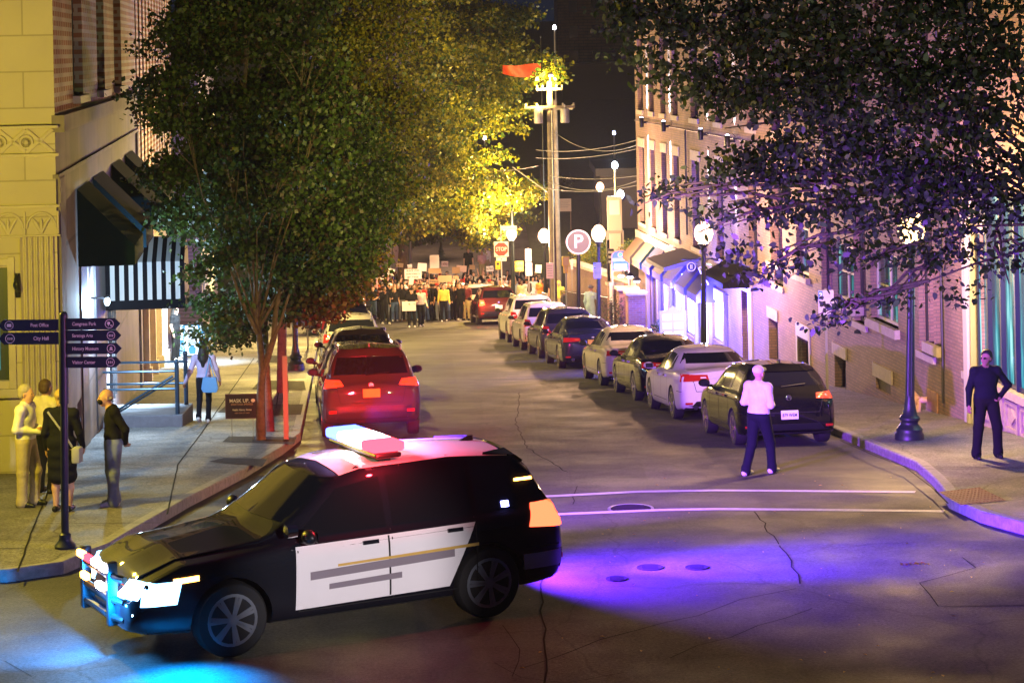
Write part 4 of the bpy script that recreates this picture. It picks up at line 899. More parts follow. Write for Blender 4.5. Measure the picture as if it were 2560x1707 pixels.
    if o.get('badge', True):
        zb2 = H(.06) - .09; h = bvh.ray_cast(Vector((0, -3, zb2)), Vector((0, 1, 0)))[0]; yb2 = h.y if h else 0
        mb = MB(); mb.lathe([(.055, 0), (.055, -.012), (.042, -.014), (.042, -.004), (.001, -.004)], (0, yb2, zb2), 18, 'y')
        if o.get('vw'):
            mb.tube([(-.03, yb2 - .012, zb2 + .036), (-.012, yb2 - .012, zb2 - .002), (0, yb2 - .012, zb2 + .02), (.012, yb2 - .012, zb2 - .002), (.03, yb2 - .012, zb2 + .036)], .005, 5); mb.tube([(-.04, yb2 - .012, zb2 + .01), (-.018, yb2 - .012, zb2 - .04), (0, yb2 - .012, zb2 - .005), (.018, yb2 - .012, zb2 - .04), (.04, yb2 - .012, zb2 + .01)], .005, 5)
        mb.build('badge', M['chrome'], t)
    mb = MB(); yr = {'hatch': .62, 'suv': .6, 'sedan': 1.85}[kind]; mb.prism([(yr, H(yr) + .02), (yr + .22, H(yr) + .03), (yr + .05, H(yr) + .10), (yr, H(yr) + .10)], -.012, .012, 'x'); mb.build('antenna', M['black'], t)
    if not hasd:
        yq = yt + .02; mb = MB(); decal(mb, bvh, [(-R_(yt) * .9, H(yt) - .03), (R_(yt) * .9, H(yt) - .03), (R_(yt + .12) * .9, H(yt + .12) + .0), (-R_(yt + .12) * .9, H(yt + .12))], 'r', .03, 10, 2); mb.build('spoiler', pm, t)
    mb = MB(); mb.box(-.13, yt - .06, H(yt) - .02, .13, yt - .03, H(yt) + .0) if not hasd else mb.box(-.13, yt - .02, H(yt) - .04, .13, yt, H(yt) - .015); mb.build('brake_light', M['tail'], t)
    if o.get('rails'):
        for sg in (1, -1):
            mb = MB(); x = sg * (R_(1.2) * .93); mb.tube([(x, .55, H(.55) - .02), (x, .7, H(.7) + .05), (x, 2.3, H(2.2) + .05), (x, 2.45, H(2.4) - .02)], .018, 6); mb.build('roof_rail', M['steel'], t)
    return t, bvh
# ---------------------------------------------------------------- the parked row along the east kerb
pitch = math.atan(-.0848)
def park(kind, y, n, nm, label, cat, pm, o, yaw=0.0):
    x = nb(n, y); oo = dict(o); sp = -math.atan(.0848)
    return make_car(kind, nm, (x, y, G(y) + .0), TH + yaw, label, cat, 'cars parked along the kerbs', pm, dict(oo, pitch=sp))
P_ = dict(black=paint('paint_black', (.003, .003, .004)), white=paint('paint_white', (.62, .60, .56), .3), pearl=paint('paint_pearl', (.50, .46, .40), .3), navy=paint('paint_navy', (.015, .018, .035)), char=paint('paint_charcoal', (.035, .033, .035)),
          red=paint('paint_darkred', (.10, .022, .018)), silver=paint('paint_silver', (.30, .28, .25), .3, .4), grey=paint('paint_grey', (.05, .035, .035), .28, .3), brown=paint('paint_brown', (.07, .045, .035), .28, .3))
park('hatch', 40.4, 9.15, 'hatchback_car', 'black hatchback with white 879 plate, first of the row along the brick building', 'car', P_['black'], dict(plate=M['plate_w'], ptext='879 WEM', pz=.58, tailm=mat('tail_orange', (.5, .05, .02), .15, 0, .8, emit=(1, .10, .02), es=.45), amber=True, rimm=mat('rim_warm', (.6, .5, .4), .25, .9), vw=True, trim=False))
park('sedan', 46.3, 9.15, 'sedan_car', 'white sedan with slanted red tail lights parked just ahead of the black hatchback', 'car', P_['white'], dict(chrome=True, ptext='', pz=.5, tail=(.30, .88, .82, .97), trim=False))
park('sedan', 51.7, 9.2, 'sedan_car', 'black sedan wedged between the two white sedans', 'car', P_['black'], dict(chrome=True))
park('sedan', 57.2, 9.2, 'sedan_car', 'cream white sedan parked behind the dark blue sedan with yellow plate', 'car', P_['pearl'], dict(bm=True))
park('sedan', 65.0, 9.1, 'sedan_car', 'dark blue sedan with yellow plate in the middle of the parked row', 'car', P_['navy'], dict(plate=M['plate_y'], amber=True, pz=.78))
park('suv', 70.9, 9.2, 'crossover_car', 'charcoal crossover parked between the yellow-plated sedan and a white crossover', 'car', P_['char'], dict(scale=(1, .96, .93)))
park('suv', 76.3, 9.2, 'crossover_car', 'small rounded white crossover with violet brake light strip, next to the charcoal one', 'car', P_['white'], dict(scale=(.97, .92, .95), bm=True))
park('suv', 82.0, 9.35, 'sport_utility_car', 'tall white sport utility car with red side lamps, just behind the red car', 'car', P_['white'], dict(rails=True, bm=True, scale=(1, 1, 1.02)))
rv, _ = park('suv', 99.0, 9.75, 'sport_utility_car', 'dark red car with glowing brake light beside the crowd', 'car', P_['red'], dict(scale=(1, 1.05, 1.0)))
for c in rv.children:
    if c.name.startswith('tail_light') and min(q.co.x for q in c.data.vertices) < 0: c.data.materials.clear(); c.data.materials.append(M['tail_on']); light('POINT', (-.8, -.25, .95), (1, .08, .03), 25, rv, .05)
park('suv', 106.5, 9.7, 'sport_utility_car', 'pale-roofed car half hidden behind the red car in the crowd', 'car', P_['silver'], dict(scale=(1, 1, .98)))
# ---------------------------------------------------------------- parked row along the west kerb
jeep, _ = park('suv', 43.7, 1.80, 'sport_utility_car', 'large dark sport utility car lit red by the police lights, gold plate', 'car', P_['grey'], dict(scale=(1.04, 1.02, 1.04), plate=M['plate_y'], rails=True, amber=True, tail=(.52, .88, .96, 1.12), pz=.86, tailm=mat('jeep_tail', (.4, .03, .02), .15, 0, .8, emit=(1, .04, .01), es=1.8)))
park('hatch', 50.0, 1.78, 'hatchback_car', 'brown car squeezed ahead of the red lit sport utility car, only its roof showing', 'car', P_['brown'], dict(scale=(1.02, 1.1, 1.04)))
park('hatch', 57.3, 2.15, 'hatchback_car', 'dark brown hatchback with wide rear window, third from the police car', 'car', P_['brown'], dict(scale=(1.06, 1.1, 1.08)))
park('suv', 66.5, 2.2, 'sport_utility_car', 'silver beige car with roof rails parked under the tree', 'car', P_['silver'], dict(rails=True, scale=(1, 1, .98)))
park('suv', 76.0, 2.35, 'sport_utility_car', 'black sport utility car under the tree with red lamps, close to the marchers', 'car', P_['black'], dict(scale=(1, 1, 1.03)))
park('suv', 87.5, 2.6, 'sport_utility_car', 'tall black truck-like car at the tree side edge of the crowd', 'car', P_['black'], dict(scale=(1.05, 1, 1.1)))
# cars up the hill
for i, (u, v, y, lab, pm) in enumerate([(1197, 618, 143, 'dark car with yellow plate parked on the slope behind the stop sign', P_['black']), (1235, 600, 158, 'dark grey car higher on the slope beyond the yellow-plated one', P_['grey']), (1170, 590, 170, 'black car at the top of the slope under the yellow tree', P_['char'])]):
    p = W(u, v, y); make_car('suv', 'parked_car', (p.x, y, G(y)), .1, lab, 'car', 'cars parked on the hill', pm, dict(plate=M['plate_y']))
# ---------------------------------------------------------------- police car
pf, pr = Vector((-2.98, 23.3)), Vector((-.50, 24.62))
hd = (pf - pr).normalized(); ang = math.atan2(hd.y, hd.x) - PI / 2; mid = (pf + pr) / 2
KS = 1.06; c0 = mid - hd * ((.90 + 3.72) / 2 * KS) + Vector((-hd.y, hd.x)) * -.84
# the two measured wheels stand on the camera side of the car
side = Vector((-hd.y, hd.x)); side = side if side.y > 0 else -side
c0 = mid - hd * (2.31 * KS) + side * .86
pol, pb = make_car('suv', 'police_car', (c0.x, c0.y, G(c0.y)), ang, 'black and white police car with lit red and blue roof bar crossing the junction', 'police car', None, paint('paint_police', (.006, .007, .012)), dict(scale=(1.06, KS, 1.05), headm=glow('headlamp', (.30, .62, 1), 28), rimm=mat('rim_steel', (.32, .36, .42), .35, .8), tailm=glow('tail_lit', (1, .09, .03), 3.0), bm=True, spokes=7, badge=False))
S_ = 's+' if (Matrix.Rotation(ang, 3, 'Z') @ Vector((1, 0, 0))).y < 0 else 's-'; sg = 1 if S_ == 's+' else -1
pw = paint('paint_police_white', (.72, .70, .72)); 
for s2 in ('s+', 's-'):
    mb = MB(); decal(mb, pb, [(1.36, .40), (3.06, .38), (3.04, 1.0), (1.04, 1.02)], s2, .004, 18, 8); dr = mb.build('door', pw, pol)
    mb = MB(); decal(mb, pb, [(1.3, .70), (2.9, .66), (2.9, .74), (1.3, .785)], s2, .007, 12, 2); mb.cut(); decal(mb, pb, [(1.9, .56), (2.7, .545), (2.7, .60), (1.9, .62)], s2, .007, 12, 2); mb.each('livery_band', mat('livery_grey', (.20, .17, .20), .4), dr)
    mb = MB(); decal(mb, pb, [(1.02, .78), (2.6, .76), (2.6, .785), (1.02, .81)], s2, .008, 12, 1); mb.build('gold_stripe', mat('livery_gold', (.55, .35, .08), .4), dr)
    mb = MB()
    for yy in (2.02,): decal(mb, pb, [(yy, .40), (yy + .02, .40), (yy + .02, 1.0), (yy, 1.0)], s2, .006, 1, 8, False)
    mb.build('door_gap', M['gap'], dr)
mb = MB(); decal(mb, pb, [(-.3, .55), (.3, .55), (.3, .78), (-.3, .78)], 'f', .008, 6, 4); mb.build('radiator_grille', M['under'], pol)
# push bumper
mb = MB()
for x in (-.42, .42): mb.box(x - .04, 4.72, .36, x + .04, 4.82, .98, .01); mb.box(x - .03, 4.6, .5, x + .03, 4.74, .58)
for z in (.45, .62, .84): mb.tube([(-.66, 4.72, z), (-.42, 4.78, z), (.42, 4.78, z), (.66, 4.72, z)], .035, 8)
mb.build('push_bumper', M['black'], pol)
rg, wg, bg_, ag = glow('strobe_red', (1, .035, .06), 6), glow('strobe_white', (1, .85, .88), 30), glow('strobe_blue', (.06, .10, 1), 9), glow('strobe_amber', (1, .42, .06), 14)
for i, (x, z, m_) in enumerate([(-.36, .92, wg), (-.12, .92, wg), (.12, .92, rg), (.36, .92, ag), (-.25, .72, wg), (.25, .72, ag)]):
    mb = MB(); mb.box(x - .09, 4.80, z - .035, x + .09, 4.86, z + .035, .015); mb.build('grille_strobe', m_, pol)
for s in (1, -1):
    mb = MB(); mb.box(s * .46, 4.62, .47, s * .80, 4.70, .54, .015); mb.build('fog_light', glow('fog_lamp', (.5, .8, 1), 12), pol)
# roof light bar: dark base, lenses
zr = 1.69
mb = MB(); mb.box(-.62, 1.72, zr + .03, .62, 2.02, zr + .09, .03); mb.box(-.5, 1.8, zr - .01, -.42, 1.94, zr + .04); mb.box(.42, 1.8, zr - .01, .5, 1.94, zr + .04); lb = mb.build('light_bar', M['black'], pol)
n = 8
wr_ = glow('strobe_pink', (1, .22, .25), 14)
for k in range(n):
    x0 = -.62 + 1.24 * k / n; m_ = [rg, rg, wr_, wg, wg, wr_, bg_, bg_][k]
    mb = MB(); mb.box(x0 + .006, 1.68, zr + .092, x0 + 1.24 / n - .006, 2.06, zr + .20, .035); mb.build('lens', m_, lb)
for s in (1, -1):   # rear side strobes and marker
    mb = MB(); decal(mb, pb, [(.62, 1.12), (.70, 1.12), (.70, 1.18), (.62, 1.18)], 's+' if s > 0 else 's-', .02, 3, 3); mb.build('side_strobe', glow('side_strobe_blue', (.25, .25, 1), 18), pol)
    mb = MB(); decal(mb, pb, [(s * .15, 1.42), (s * .5, 1.42), (s * .5, 1.455), (s * .15, 1.455)], 'r', .02, 5, 1); mb.build('rear_strobe', rg if s > 0 else bg_, pol)
    mb = MB(); decal(mb, pb, [(.30, 1.36), (.50, 1.36), (.50, 1.385), (.30, 1.385)], 's+' if s > 0 else 's-', .02, 4, 1); mb.build('marker_light', ag, pol)
    mb = MB(); decal(mb, pb, [(4.05, .80), (4.3, .79), (4.3, .84), (4.05, .85)], 's+' if s > 0 else 's-', .012, 5, 1); mb.build('turn_signal', ag, pol)
mb = MB(); mb.lathe([(.001, -.07), (.06, -.06), (.07, .05), (.001, .06)], (sg * .98, 3.12, 1.18), 12, 'y'); mb.build('spotlight', M['chrome'], pol)
# lights the car gives off
mb = MB(); decal(mb, pb, [(-.60, .50), (.60, .50), (.58, 2.42), (-.58, 2.42)], 't', .004, 12, 16); mb.build('roof_panel', pw, pol)
light('POINT', (-.25, 1.87, zr + .30), (1, .07, .12), 220, pol, .05); light('POINT', (sg * .82, 2.0, zr + .16), (1, .02, .03), 55, pol, .04); light('POINT', (sg * .55, 5.0, .62), (.05, .38, 1), 130, pol, .06); light('POINT', (.42, 1.87, zr + .30), (.45, .35, 1), 300, pol, .05)
for s2 in ('s+', 's-'):
    mb = MB(); decal(mb, pb, [(.0, .86), (.42, .90), (.36, 1.13), (.05, 1.12)], s2, .02, 6, 4); mb.build('tail_light', glow('tail_wrap', (1, .10, .04), 4.0), pol)
    mb = MB(); decal(mb, pb, [(4.28, .60), (4.62, .60), (4.58, .80), (4.22, .82)], s2, .02, 6, 4); mb.build('headlight', glow('headlamp_side', (.25, .62, 1), 5), pol)
    mb = MB(); decal(mb, pb, [(.02, .46), (.5, .46), (.5, .62), (.02, .62)], s2, .012, 6, 2); mb.build('bumper_plate', M['steel'], pol)
# ================================================================== people: one continuous surface from rounded bones
def surfnet(Fd, o, h):
    S = Fd < 0; nx, ny, nz = Fd.shape; cs = (nx - 1, ny - 1, nz - 1)
    acc = np.zeros(cs + (3,)); cnt = np.zeros(cs)
    crn = [(i, j, k) for i in (0, 1) for j in (0, 1) for k in (0, 1)]
    def sub(c): return Fd[c[0]:c[0] + cs[0], c[1]:c[1] + cs[1], c[2]:c[2] + cs[2]]
    for a in crn:
        for ax in range(3):
            if a[ax] == 1: continue
            b = list(a); b[ax] = 1; A_, B_ = sub(a), sub(b); m = (A_ < 0) != (B_ < 0)
            t = np.where(m, A_ / np.where(m, A_ - B_, 1), 0)
            for q in range(3): acc[..., q] += np.where(m, a[q] + (t if q == ax else 0), 0)
            cnt += m
    act = cnt > 0; idx = -np.ones(cs, int); idx[act] = np.arange(act.sum()); I = np.argwhere(act)
    V = (I + acc[act] / cnt[act][:, None]) * h + np.array(o); Fc = []
    for ax in range(3):
        sl0 = [slice(1, -1)] * 3; sl1 = [slice(1, -1)] * 3; sl0[ax] = slice(0, -1); sl1[ax] = slice(1, None)
        A_, B_ = S[tuple(sl0)], S[tuple(sl1)]; E_ = np.argwhere(A_ != B_); sgn = A_[A_ != B_]
        off = [1, 1, 1]; off[ax] = 0; P = E_ + np.array(off); u, w = (ax + 1) % 3, (ax + 2) % 3
        def g(du, dw): q = P.copy(); q[:, u] -= du; q[:, w] -= dw; return idx[q[:, 0], q[:, 1], q[:, 2]]
        Q = np.stack([g(1, 1), g(0, 1), g(0, 0), g(1, 0)], 1); Q[~sgn] = Q[~sgn][:, ::-1]; Fc.append(Q)
    return V, np.concatenate(Fc)
def sdf_mesh(prims, h, k=.03):
    """prims: (kind, a, b, ra, rb, label); cone between a and b, or ellipsoid centre a radii b"""
    lo = np.array([1e9] * 3); hi = -lo
    for p in prims:
        for q, r in ((np.array(p[1]), p[3]), (np.array(p[2]) if p[0] == 'c' else np.array(p[1]), p[4])):
            rr = r if p[0] == 'c' else np.array(p[2]); lo = np.minimum(lo, q - rr); hi = np.maximum(hi, q + rr)
    lo -= .06; hi += .06; n = np.ceil((hi - lo) / h).astype(int) + 1
    Fd = np.full(n, .2); ax = [lo[i] + np.arange(n[i]) * h for i in range(3)]
    for p in prims:
        a = np.array(p[1], float); b = np.array(p[2], float) if p[0] == 'c' else a
        R = max(p[3], p[4]) if p[0] == 'c' else np.array(p[2])
        l2 = np.minimum(a, b) - R - .07; h2 = np.maximum(a, b) + R + .07
        i0 = np.maximum(((l2 - lo) / h).astype(int), 0); i1 = np.minimum(np.ceil((h2 - lo) / h).astype(int) + 1, n)
        sl = tuple(slice(i0[i], i1[i]) for i in range(3)); X, Y, Z = np.meshgrid(ax[0][sl[0]], ax[1][sl[1]], ax[2][sl[2]], indexing='ij')
        if p[0] == 'c':
            ab = b - a; L2 = max(ab @ ab, 1e-9); t = np.clip(((X - a[0]) * ab[0] + (Y - a[1]) * ab[1] + (Z - a[2]) * ab[2]) / L2, 0, 1)
            d = np.sqrt((X - a[0] - t * ab[0]) ** 2 + (Y - a[1] - t * ab[1]) ** 2 + (Z - a[2] - t * ab[2]) ** 2) - (p[3] + t * (p[4] - p[3]))
        else:
            r = np.array(p[2], float); q = np.sqrt(((X - a[0]) / r[0]) ** 2 + ((Y - a[1]) / r[1]) ** 2 + ((Z - a[2]) / r[2]) ** 2); d = (q - 1) * r.min()
        kk = p[6] if len(p) > 6 else k; f = Fd[sl]; hh = np.clip(.5 + .5 * (f - d) / kk, 0, 1); Fd[sl] = f * (1 - hh) + d * hh - kk * hh * (1 - hh)
    V, Fc = surfnet(Fd, lo, h)
    ctr = V[Fc].mean(1); best = np.full(len(ctr), 1e9); lab = np.zeros(len(ctr), int)
    for p in prims:
        a = np.array(p[1], float)
        if p[0] == 'c':
            b = np.array(p[2], float); ab = b - a; t = np.clip((ctr - a) @ ab / max(ab @ ab, 1e-9), 0, 1); d = np.linalg.norm(ctr - a - t[:, None] * ab, axis=1) - (p[3] + t * (p[4] - p[3]))
        else:
            r = np.array(p[2], float); d = (np.linalg.norm((ctr - a) / r, axis=1) - 1) * r.min()
        m = d < best; best[m] = d[m]; lab[m] = p[5]
    return V, Fc, lab
SK, TOP, BOT, SHO = 0, 1, 2, 3
def pose(**k):
    """joints in metres, figure faces -Y"""
    J = dict(pel=(0, 0, .96), chest=(0, -.01, 1.28), neck=(0, 0, 1.475), head=(0, -.03, 1.615),
             ls=(.185, .0, 1.41), le=(.235, .03, 1.13), lw=(.25, -.06, .89), rs=(-.185, 0, 1.41), re=(-.235, .03, 1.13), rw=(-.25, -.06, .89),
             lh=(.09, 0, .93), lk=(.11, -.02, .50), la=(.12, .03, .09), rh=(-.09, 0, .93), rk=(-.11, -.02, .50), ra=(-.12, .03, .09), lt=None, rt=None, ldir=None, rdir=None)
    J.update(k); return J
def body_prims(J, sleeve=1, fat=1.0, legs=1.0, fing=True, bare=False, skirt=False, coat=0.0, turn=0.0, toe=(0, -1)):
    v = lambda n: Vector(J[n]); P = []
    def c(a, b, ra, rb, l, k=None): P.append(('c', tuple(a), tuple(b), ra, rb, l) + ((k,) if k else ()))
    def e(a, r, l, k=None): P.append(('e', tuple(a), tuple(r), 0, 0, l) + ((k,) if k else ()))
    pel, ch, nk, hd = v('pel'), v('chest'), v('neck'), v('head')
    LB = SK if bare else BOT
    f = fat
    for s, h_, k_, a_, t_ in ((1, 'lh', 'lk', 'la', 'lt'), (-1, 'rh', 'rk', 'ra', 'rt')):
        H_, K_, A_ = v(h_), v(k_), v(a_)
        up = .104 * legs; mid = .074 * legs; lo = .064 * legs if not bare else .038
        c(H_, K_, up, mid, SK if (bare and not skirt) else (BOT if skirt else LB)); 
        if bare: c(K_, K_.lerp(A_, .4), .056, .055, SK); c(K_.lerp(A_, .4), A_, .055, .037, SK)
        else: c(K_, A_, mid, lo, BOT); c(A_ + Vector((0, 0, .02)), A_ + Vector((0, 0, -.02)), lo * 1.08, lo * 1.1, BOT)
        td = Vector((J[t_][0], J[t_][1], 0)).normalized() if J[t_] else Vector((toe[0], toe[1], 0)).normalized()
        A0 = A_ - Vector((0, 0, A_.z - .045)) if A_.z < .14 else A_ - Vector((0, 0, .045)); dz = Vector((0, 0, 0)) if A_.z < .14 else Vector((0, 0, -.06))
        c(A0 - td * .05, A0 + td * .10 + dz, .043, .040, SHO, .02); c(A0 + td * .10 + dz, A0 + td * .17 + dz * 1.3 - Vector((0, 0, .008)), .038, .032, SHO, .02)
    # torso
    e(pel + Vector((0, .01, 0)), (.165 * f, .115 * f, .13), BOT); e(pel.lerp(ch, .45), (.155 * f, .115 * f, .17), TOP); e(ch, (.175 * f, .118 * f, .19), TOP)
    c(v('ls') + Vector((-.02, 0, -.01)), v('rs') + Vector((.02, 0, -.01)), .078, .078, TOP)
    for s_ in ('ls', 'rs'): c(nk + Vector((0, .01, -.01)), v(s_) + Vector((0, 0, .0)), .062, .055, TOP)
    e(pel + Vector((0, 0, .07)), (.168 * f, .122 * f, .08), TOP)
    c(ch + Vector((0, .01, .15)), nk, .075, .055, TOP); c(nk, nk.lerp(hd, .55), .056, .052, SK, .015)
    # head
    R = Matrix.Rotation(turn, 3, 'Z'); F_ = lambda x, y, z: hd + R @ Vector((x, y, z))
    e(F_(0, .015, .03), (.078, .095, .10), SK, .02); c(F_(0, -.03, -.055), F_(0, -.045, -.085), .052, .038, SK, .03); e(F_(0, -.055, -.01), (.055, .045, .075), SK, .02)
    if fing:
        c(F_(0, -.092, .015), F_(0, -.108, -.022), .010, .015, SK, .012)
        for s in (1, -1): c(F_(s * .078, .012, .015), F_(s * .080, .015, -.025), .014, .011, SK, .01); c(F_(s * .02, -.088, -.055), F_(0, -.095, -.055), .007, .009, SK, .01)
    # arms
    for s, S0, E0, W0_, dd in ((1, 'ls', 'le', 'lw', 'ldir'), (-1, 'rs', 're', 'rw', 'rdir')):
        a, b, w = v(S0), v(E0), v(W0_); sl = TOP if sleeve >= 1 else SK
        e(a, (.08, .075, .08), TOP); m = a.lerp(b, .62)
        if sleeve >= 1: c(a, b, .068, .056, TOP); c(b, w, .054, .040, TOP)
        else: c(a, m, .062, .058, TOP); c(m, b, .045, .041, SK); c(b, w, .041, .027, SK)
        d = Vector(J[dd]).normalized() if J[dd] else (w - b).normalized()
        up = Vector((0, 0, 1)) if abs(d.z) < .8 else Vector((0, -1, 0)); sd = d.cross(up).normalized(); nrm = sd.cross(d).normalized()
        if abs(d.z) > .8: sd, nrm = Vector((0, 1, 0)), Vector((-s, 0, 0)); sd = (sd - d * sd.dot(d)).normalized()
        p0 = w + d * .03; p1 = w + d * .085
        c(w, p0, .027, .026, SK, .015)
        for q in (-1, 0, 1): c(p0 + sd * q * .018, p1 + sd * q * .026, .020, .017, SK, .012)
        if fing:
            ll = (.062, .074, .068, .052)
            for i in range(4):
                o_ = sd * ((i - 1.5) * .0215); q0 = p1 + o_; q1 = q0 + (d * .8 + nrm * .25).normalized() * ll[i] * .55; q2 = q1 + (d * .45 + nrm * .75).normalized() * ll[i] * .5
                c(q0, q1, .0115, .0105, SK, .004); c(q1, q2, .0105, .009, SK, .004)
            th0 = p0 - sd * .028; th1 = th0 + (d * .7 - sd * .6 + nrm * .3).normalized() * .045; c(th0, th1, .014, .012, SK, .006); c(th1, th1 + (d * .9 + nrm * .3).normalized() * .032, .012, .010, SK, .004)
        else: c(p1, p1 + d * .05 + nrm * .015, .026, .018, SK)
    if skirt or coat:
        zb_ = coat if coat else .5
        for i in range(4):
            t = i / 3; z = pel.z + .02 - (pel.z + .02 - zb_) * t; e((pel.x, pel.y + .01, z), (.175 * f + .02 * t, .135 * f + .01 * t, .12), TOP if coat else BOT, .05)
    return P
def hair_prims(J, style, turn=0.0):
    hd = Vector(J['head']); R = Matrix.Rotation(turn, 3, 'Z'); F_ = lambda x, y, z: tuple(hd + R @ Vector((x, y, z)))
    P = [('e', F_(0, .036, .060), (.093, .100, .092), 0, 0, 0)]
    if style == 'long': P += [('c', F_(0, .07, .03), F_(0, .10, -.22), .082, .095, 0), ('c', F_(.05, .05, .0), F_(.08, .08, -.2), .05, .05, 0), ('c', F_(-.05, .05, 0), F_(-.08, .08, -.2), .05, .05, 0), ('c', F_(0, .10, -.2), F_(0, .11, -.36), .085, .04, 0)]
    elif style == 'bun': P += [('e', F_(0, .12, .06), (.045, .045, .045), 0, 0, 0), ('c', F_(0, .07, 0), F_(0, .08, -.06), .06, .05, 0)]
    elif style == 'cap': P = [('e', F_(0, .02, .062), (.094, .105, .078), 0, 0, 0), ('c', F_(-.035, -.10, .062), F_(.035, -.10, .062), .032, .032, 0), ('c', F_(-.03, -.135, .052), F_(.03, -.135, .052), .018, .018, 0)]
    elif style == 'hood': P = [('e', F_(0, .03, .03), (.105, .11, .125), 0, 0, 0), ('c', F_(0, .05, -.05), F_(0, .05, -.12), .09, .1, 0)]
    elif style == 'bald': P = [('e', F_(0, .060, -.005), (.085, .064, .045), 0, 0, 0)]
    else: P += [('e', F_(0, .068, .0), (.086, .066, .075), 0, 0, 0)]
    return P
def person(loc, rz, label, group, J, top, bot, sho, skin, hair, hstyle, opts={}, res=.0105, sc=1.0, name='person', turn=0.0, extra=None):
    t = empty(name, loc, rz, label, 'person', group); t.scale = (sc,) * 3
    V, Fc, lab = sdf_mesh(body_prims(J, turn=turn, **opts), res)
    o = mobj('body', V.tolist(), Fc.tolist(), [skin, top, bot, sho], t, lab.tolist(), True)
    V, Fc, lab = sdf_mesh(hair_prims(J, hstyle, turn), max(res, .010), .02)
    # keep the face free: push away the hair in front
    mobj({'cap': 'cap', 'hood': 'hood'}.get(hstyle, 'hair'), V.tolist(), Fc.tolist(), [hair], t, None, True)
    if res < .02:
        hd = Vector(J['head']); R = Matrix.Rotation(turn, 3, 'Z')
        for s in (1, -1):
            mb = MB(); c_ = hd + R @ Vector((s * .032, -.0865, .012)); mb.ell(c_, (.013, .008, .008), 8, 6); mb.build('eye', M['ink'], t)
    if extra: extra(t, J)
    return t
SK_ = [M['skin'], M['skin_t'], M['skin_d']]
# ---- the six near figures
yaw = lambda d: math.radians(d)     # 0 faces the camera, 90 faces east (picture +x), 180 away
GB = None
p = GP(68, 1266, .15)
def mask(col):
    def f(t, J, turn=0.0):
        hd = Vector(J['head']); mb = MB(); mb.ell((hd.x, hd.y - .07, hd.z - .045), (.062, .05, .05), 14, 10); mb.build('face_mask', col, t)
    return f
def belt(t, J):
    pe = Vector(J['pel']); mb = MB(); mb.lathe([(.168, .055), (.174, .06), (.174, .095), (.168, .10)], (pe.x, pe.y, pe.z), 24)
    for i, q in enumerate(mb.v): mb.v[i] = (q[0], pe.y + (q[1] - pe.y) * .78, q[2])
    mb.build('belt', M['black'], t)
person((p.x, p.y, G(p.y) + .15), yaw(80), 'elderly man in white shirt and khaki trousers, forearms folded, by the limestone corner', None,
       pose(le=(.24, .05, 1.14), lw=(.06, -.20, 1.12), re=(-.24, .05, 1.14), rw=(-.04, -.22, 1.08), rk=(-.10, .02, .5), la=(.12, -.06, .09), lk=(.11, -.10, .5), ldir=(-1, -.3, 0), rdir=(1, -.3, .2)), CL['white'], CL['khaki'], M['black'], M['skin'], M['hair_g'], 'short', dict(fat=1.12, legs=1.12), sc=1.0, extra=belt)
p = GP(118, 1232, .15)
person((p.x, p.y, G(p.y) + .15), yaw(150), 'person in cream top and black trousers mostly hidden behind the dark-coated woman', None, pose(), CL['cream'], CL['black'], M['black'], M['skin_t'], M['hair_b'], 'short', sc=.98)
p = GP(158, 1278, .15)
def strap(t, J):
    mb = MB(); mb.tube([(.16, .12, 1.45), (.02, .15, 1.28), (-.12, .16, 1.1), (-.2, .13, .95)], .016, 6); mb.box(-.33, .02, .72, -.2, .2, .95, .03); mb.build('shoulder_bag', mat('bag_grey', (.3, .3, .36), .6), t)
person((p.x, p.y, G(p.y) + .15), yaw(172), 'woman in long dark coat with bare calves, back turned, behind the signpost', None, pose(la=(.10, .02, .09), ra=(-.10, .0, .09), re=(-.26, -.02, 1.13), rw=(-.27, -.12, .92)), CL['navy'], CL['navy'], M['black'], M['skin'], M['hair_y'], 'bun', dict(bare=True, coat=.52, fat=1.12), sc=.98, extra=strap)
p = GP(286, 1264, .15)
person((p.x, p.y, G(p.y) + .15), yaw(-72), 'bald elderly man in black sweater, jeans and face mask, hands clasped behind his back', None,
       pose(neck=(0, -.04, 1.45), head=(0, -.10, 1.60), chest=(0, -.0, 1.28), le=(.25, .15, 1.15), lw=(.06, .17, .93), re=(-.25, .15, 1.15), rw=(-.06, .19, .90), ldir=(-1, .1, -.3), rdir=(1, .1, -.3), la=(.10, -.03, .09)), CL['black'], CL['jeans_p'], CL['shoe_w'], M['skin'], M['hair_g'], 'bald', dict(fat=1.1, legs=1.22), sc=.97, extra=mask(CL['black']))
p = GP(512, 1058, .15)
def bag(t, J):
    mb = MB(); mb.prism([(-.02, 1.02), (-.30, 1.02), (-.34, .78), (-.30, .70), (-.02, .70), (.02, .78)], .14, .24, 'y'); o = mb.build('tote_bag', mat('bag_blue', (.10, .30, .62), .6, bump=.3), t)
    mb = MB(); mb.tube([(-.06, .17, 1.0), (-.12, .16, 1.25), (-.15, .08, 1.44), (-.2, -.06, 1.3)], .012, 6); mb.tube([(-.26, .19, 1.0), (-.18, .14, 1.3), (-.16, .06, 1.45)], .012, 6); mb.build('handle', o.data.materials[0], o)
person((p.x, p.y, G(p.y) + .15), yaw(178), 'woman with long dark hair and blue bag walking away along the sidewalk', None,
       pose(la=(.09, .22, .18), lk=(.10, .02, .52), ra=(-.07, -.05, .09), rk=(-.09, -.05, .5), le=(.28, .10, 1.14), lw=(.40, .02, .90), lt=(0, -1), re=(-.28, .02, 1.16), rw=(-.33, -.04, .92)), CL['violet'], CL['navy'], CL['shoe_w'], M['skin'], M['hair_k'], 'long', dict(fat=.92, legs=.82), sc=.96, extra=bag)
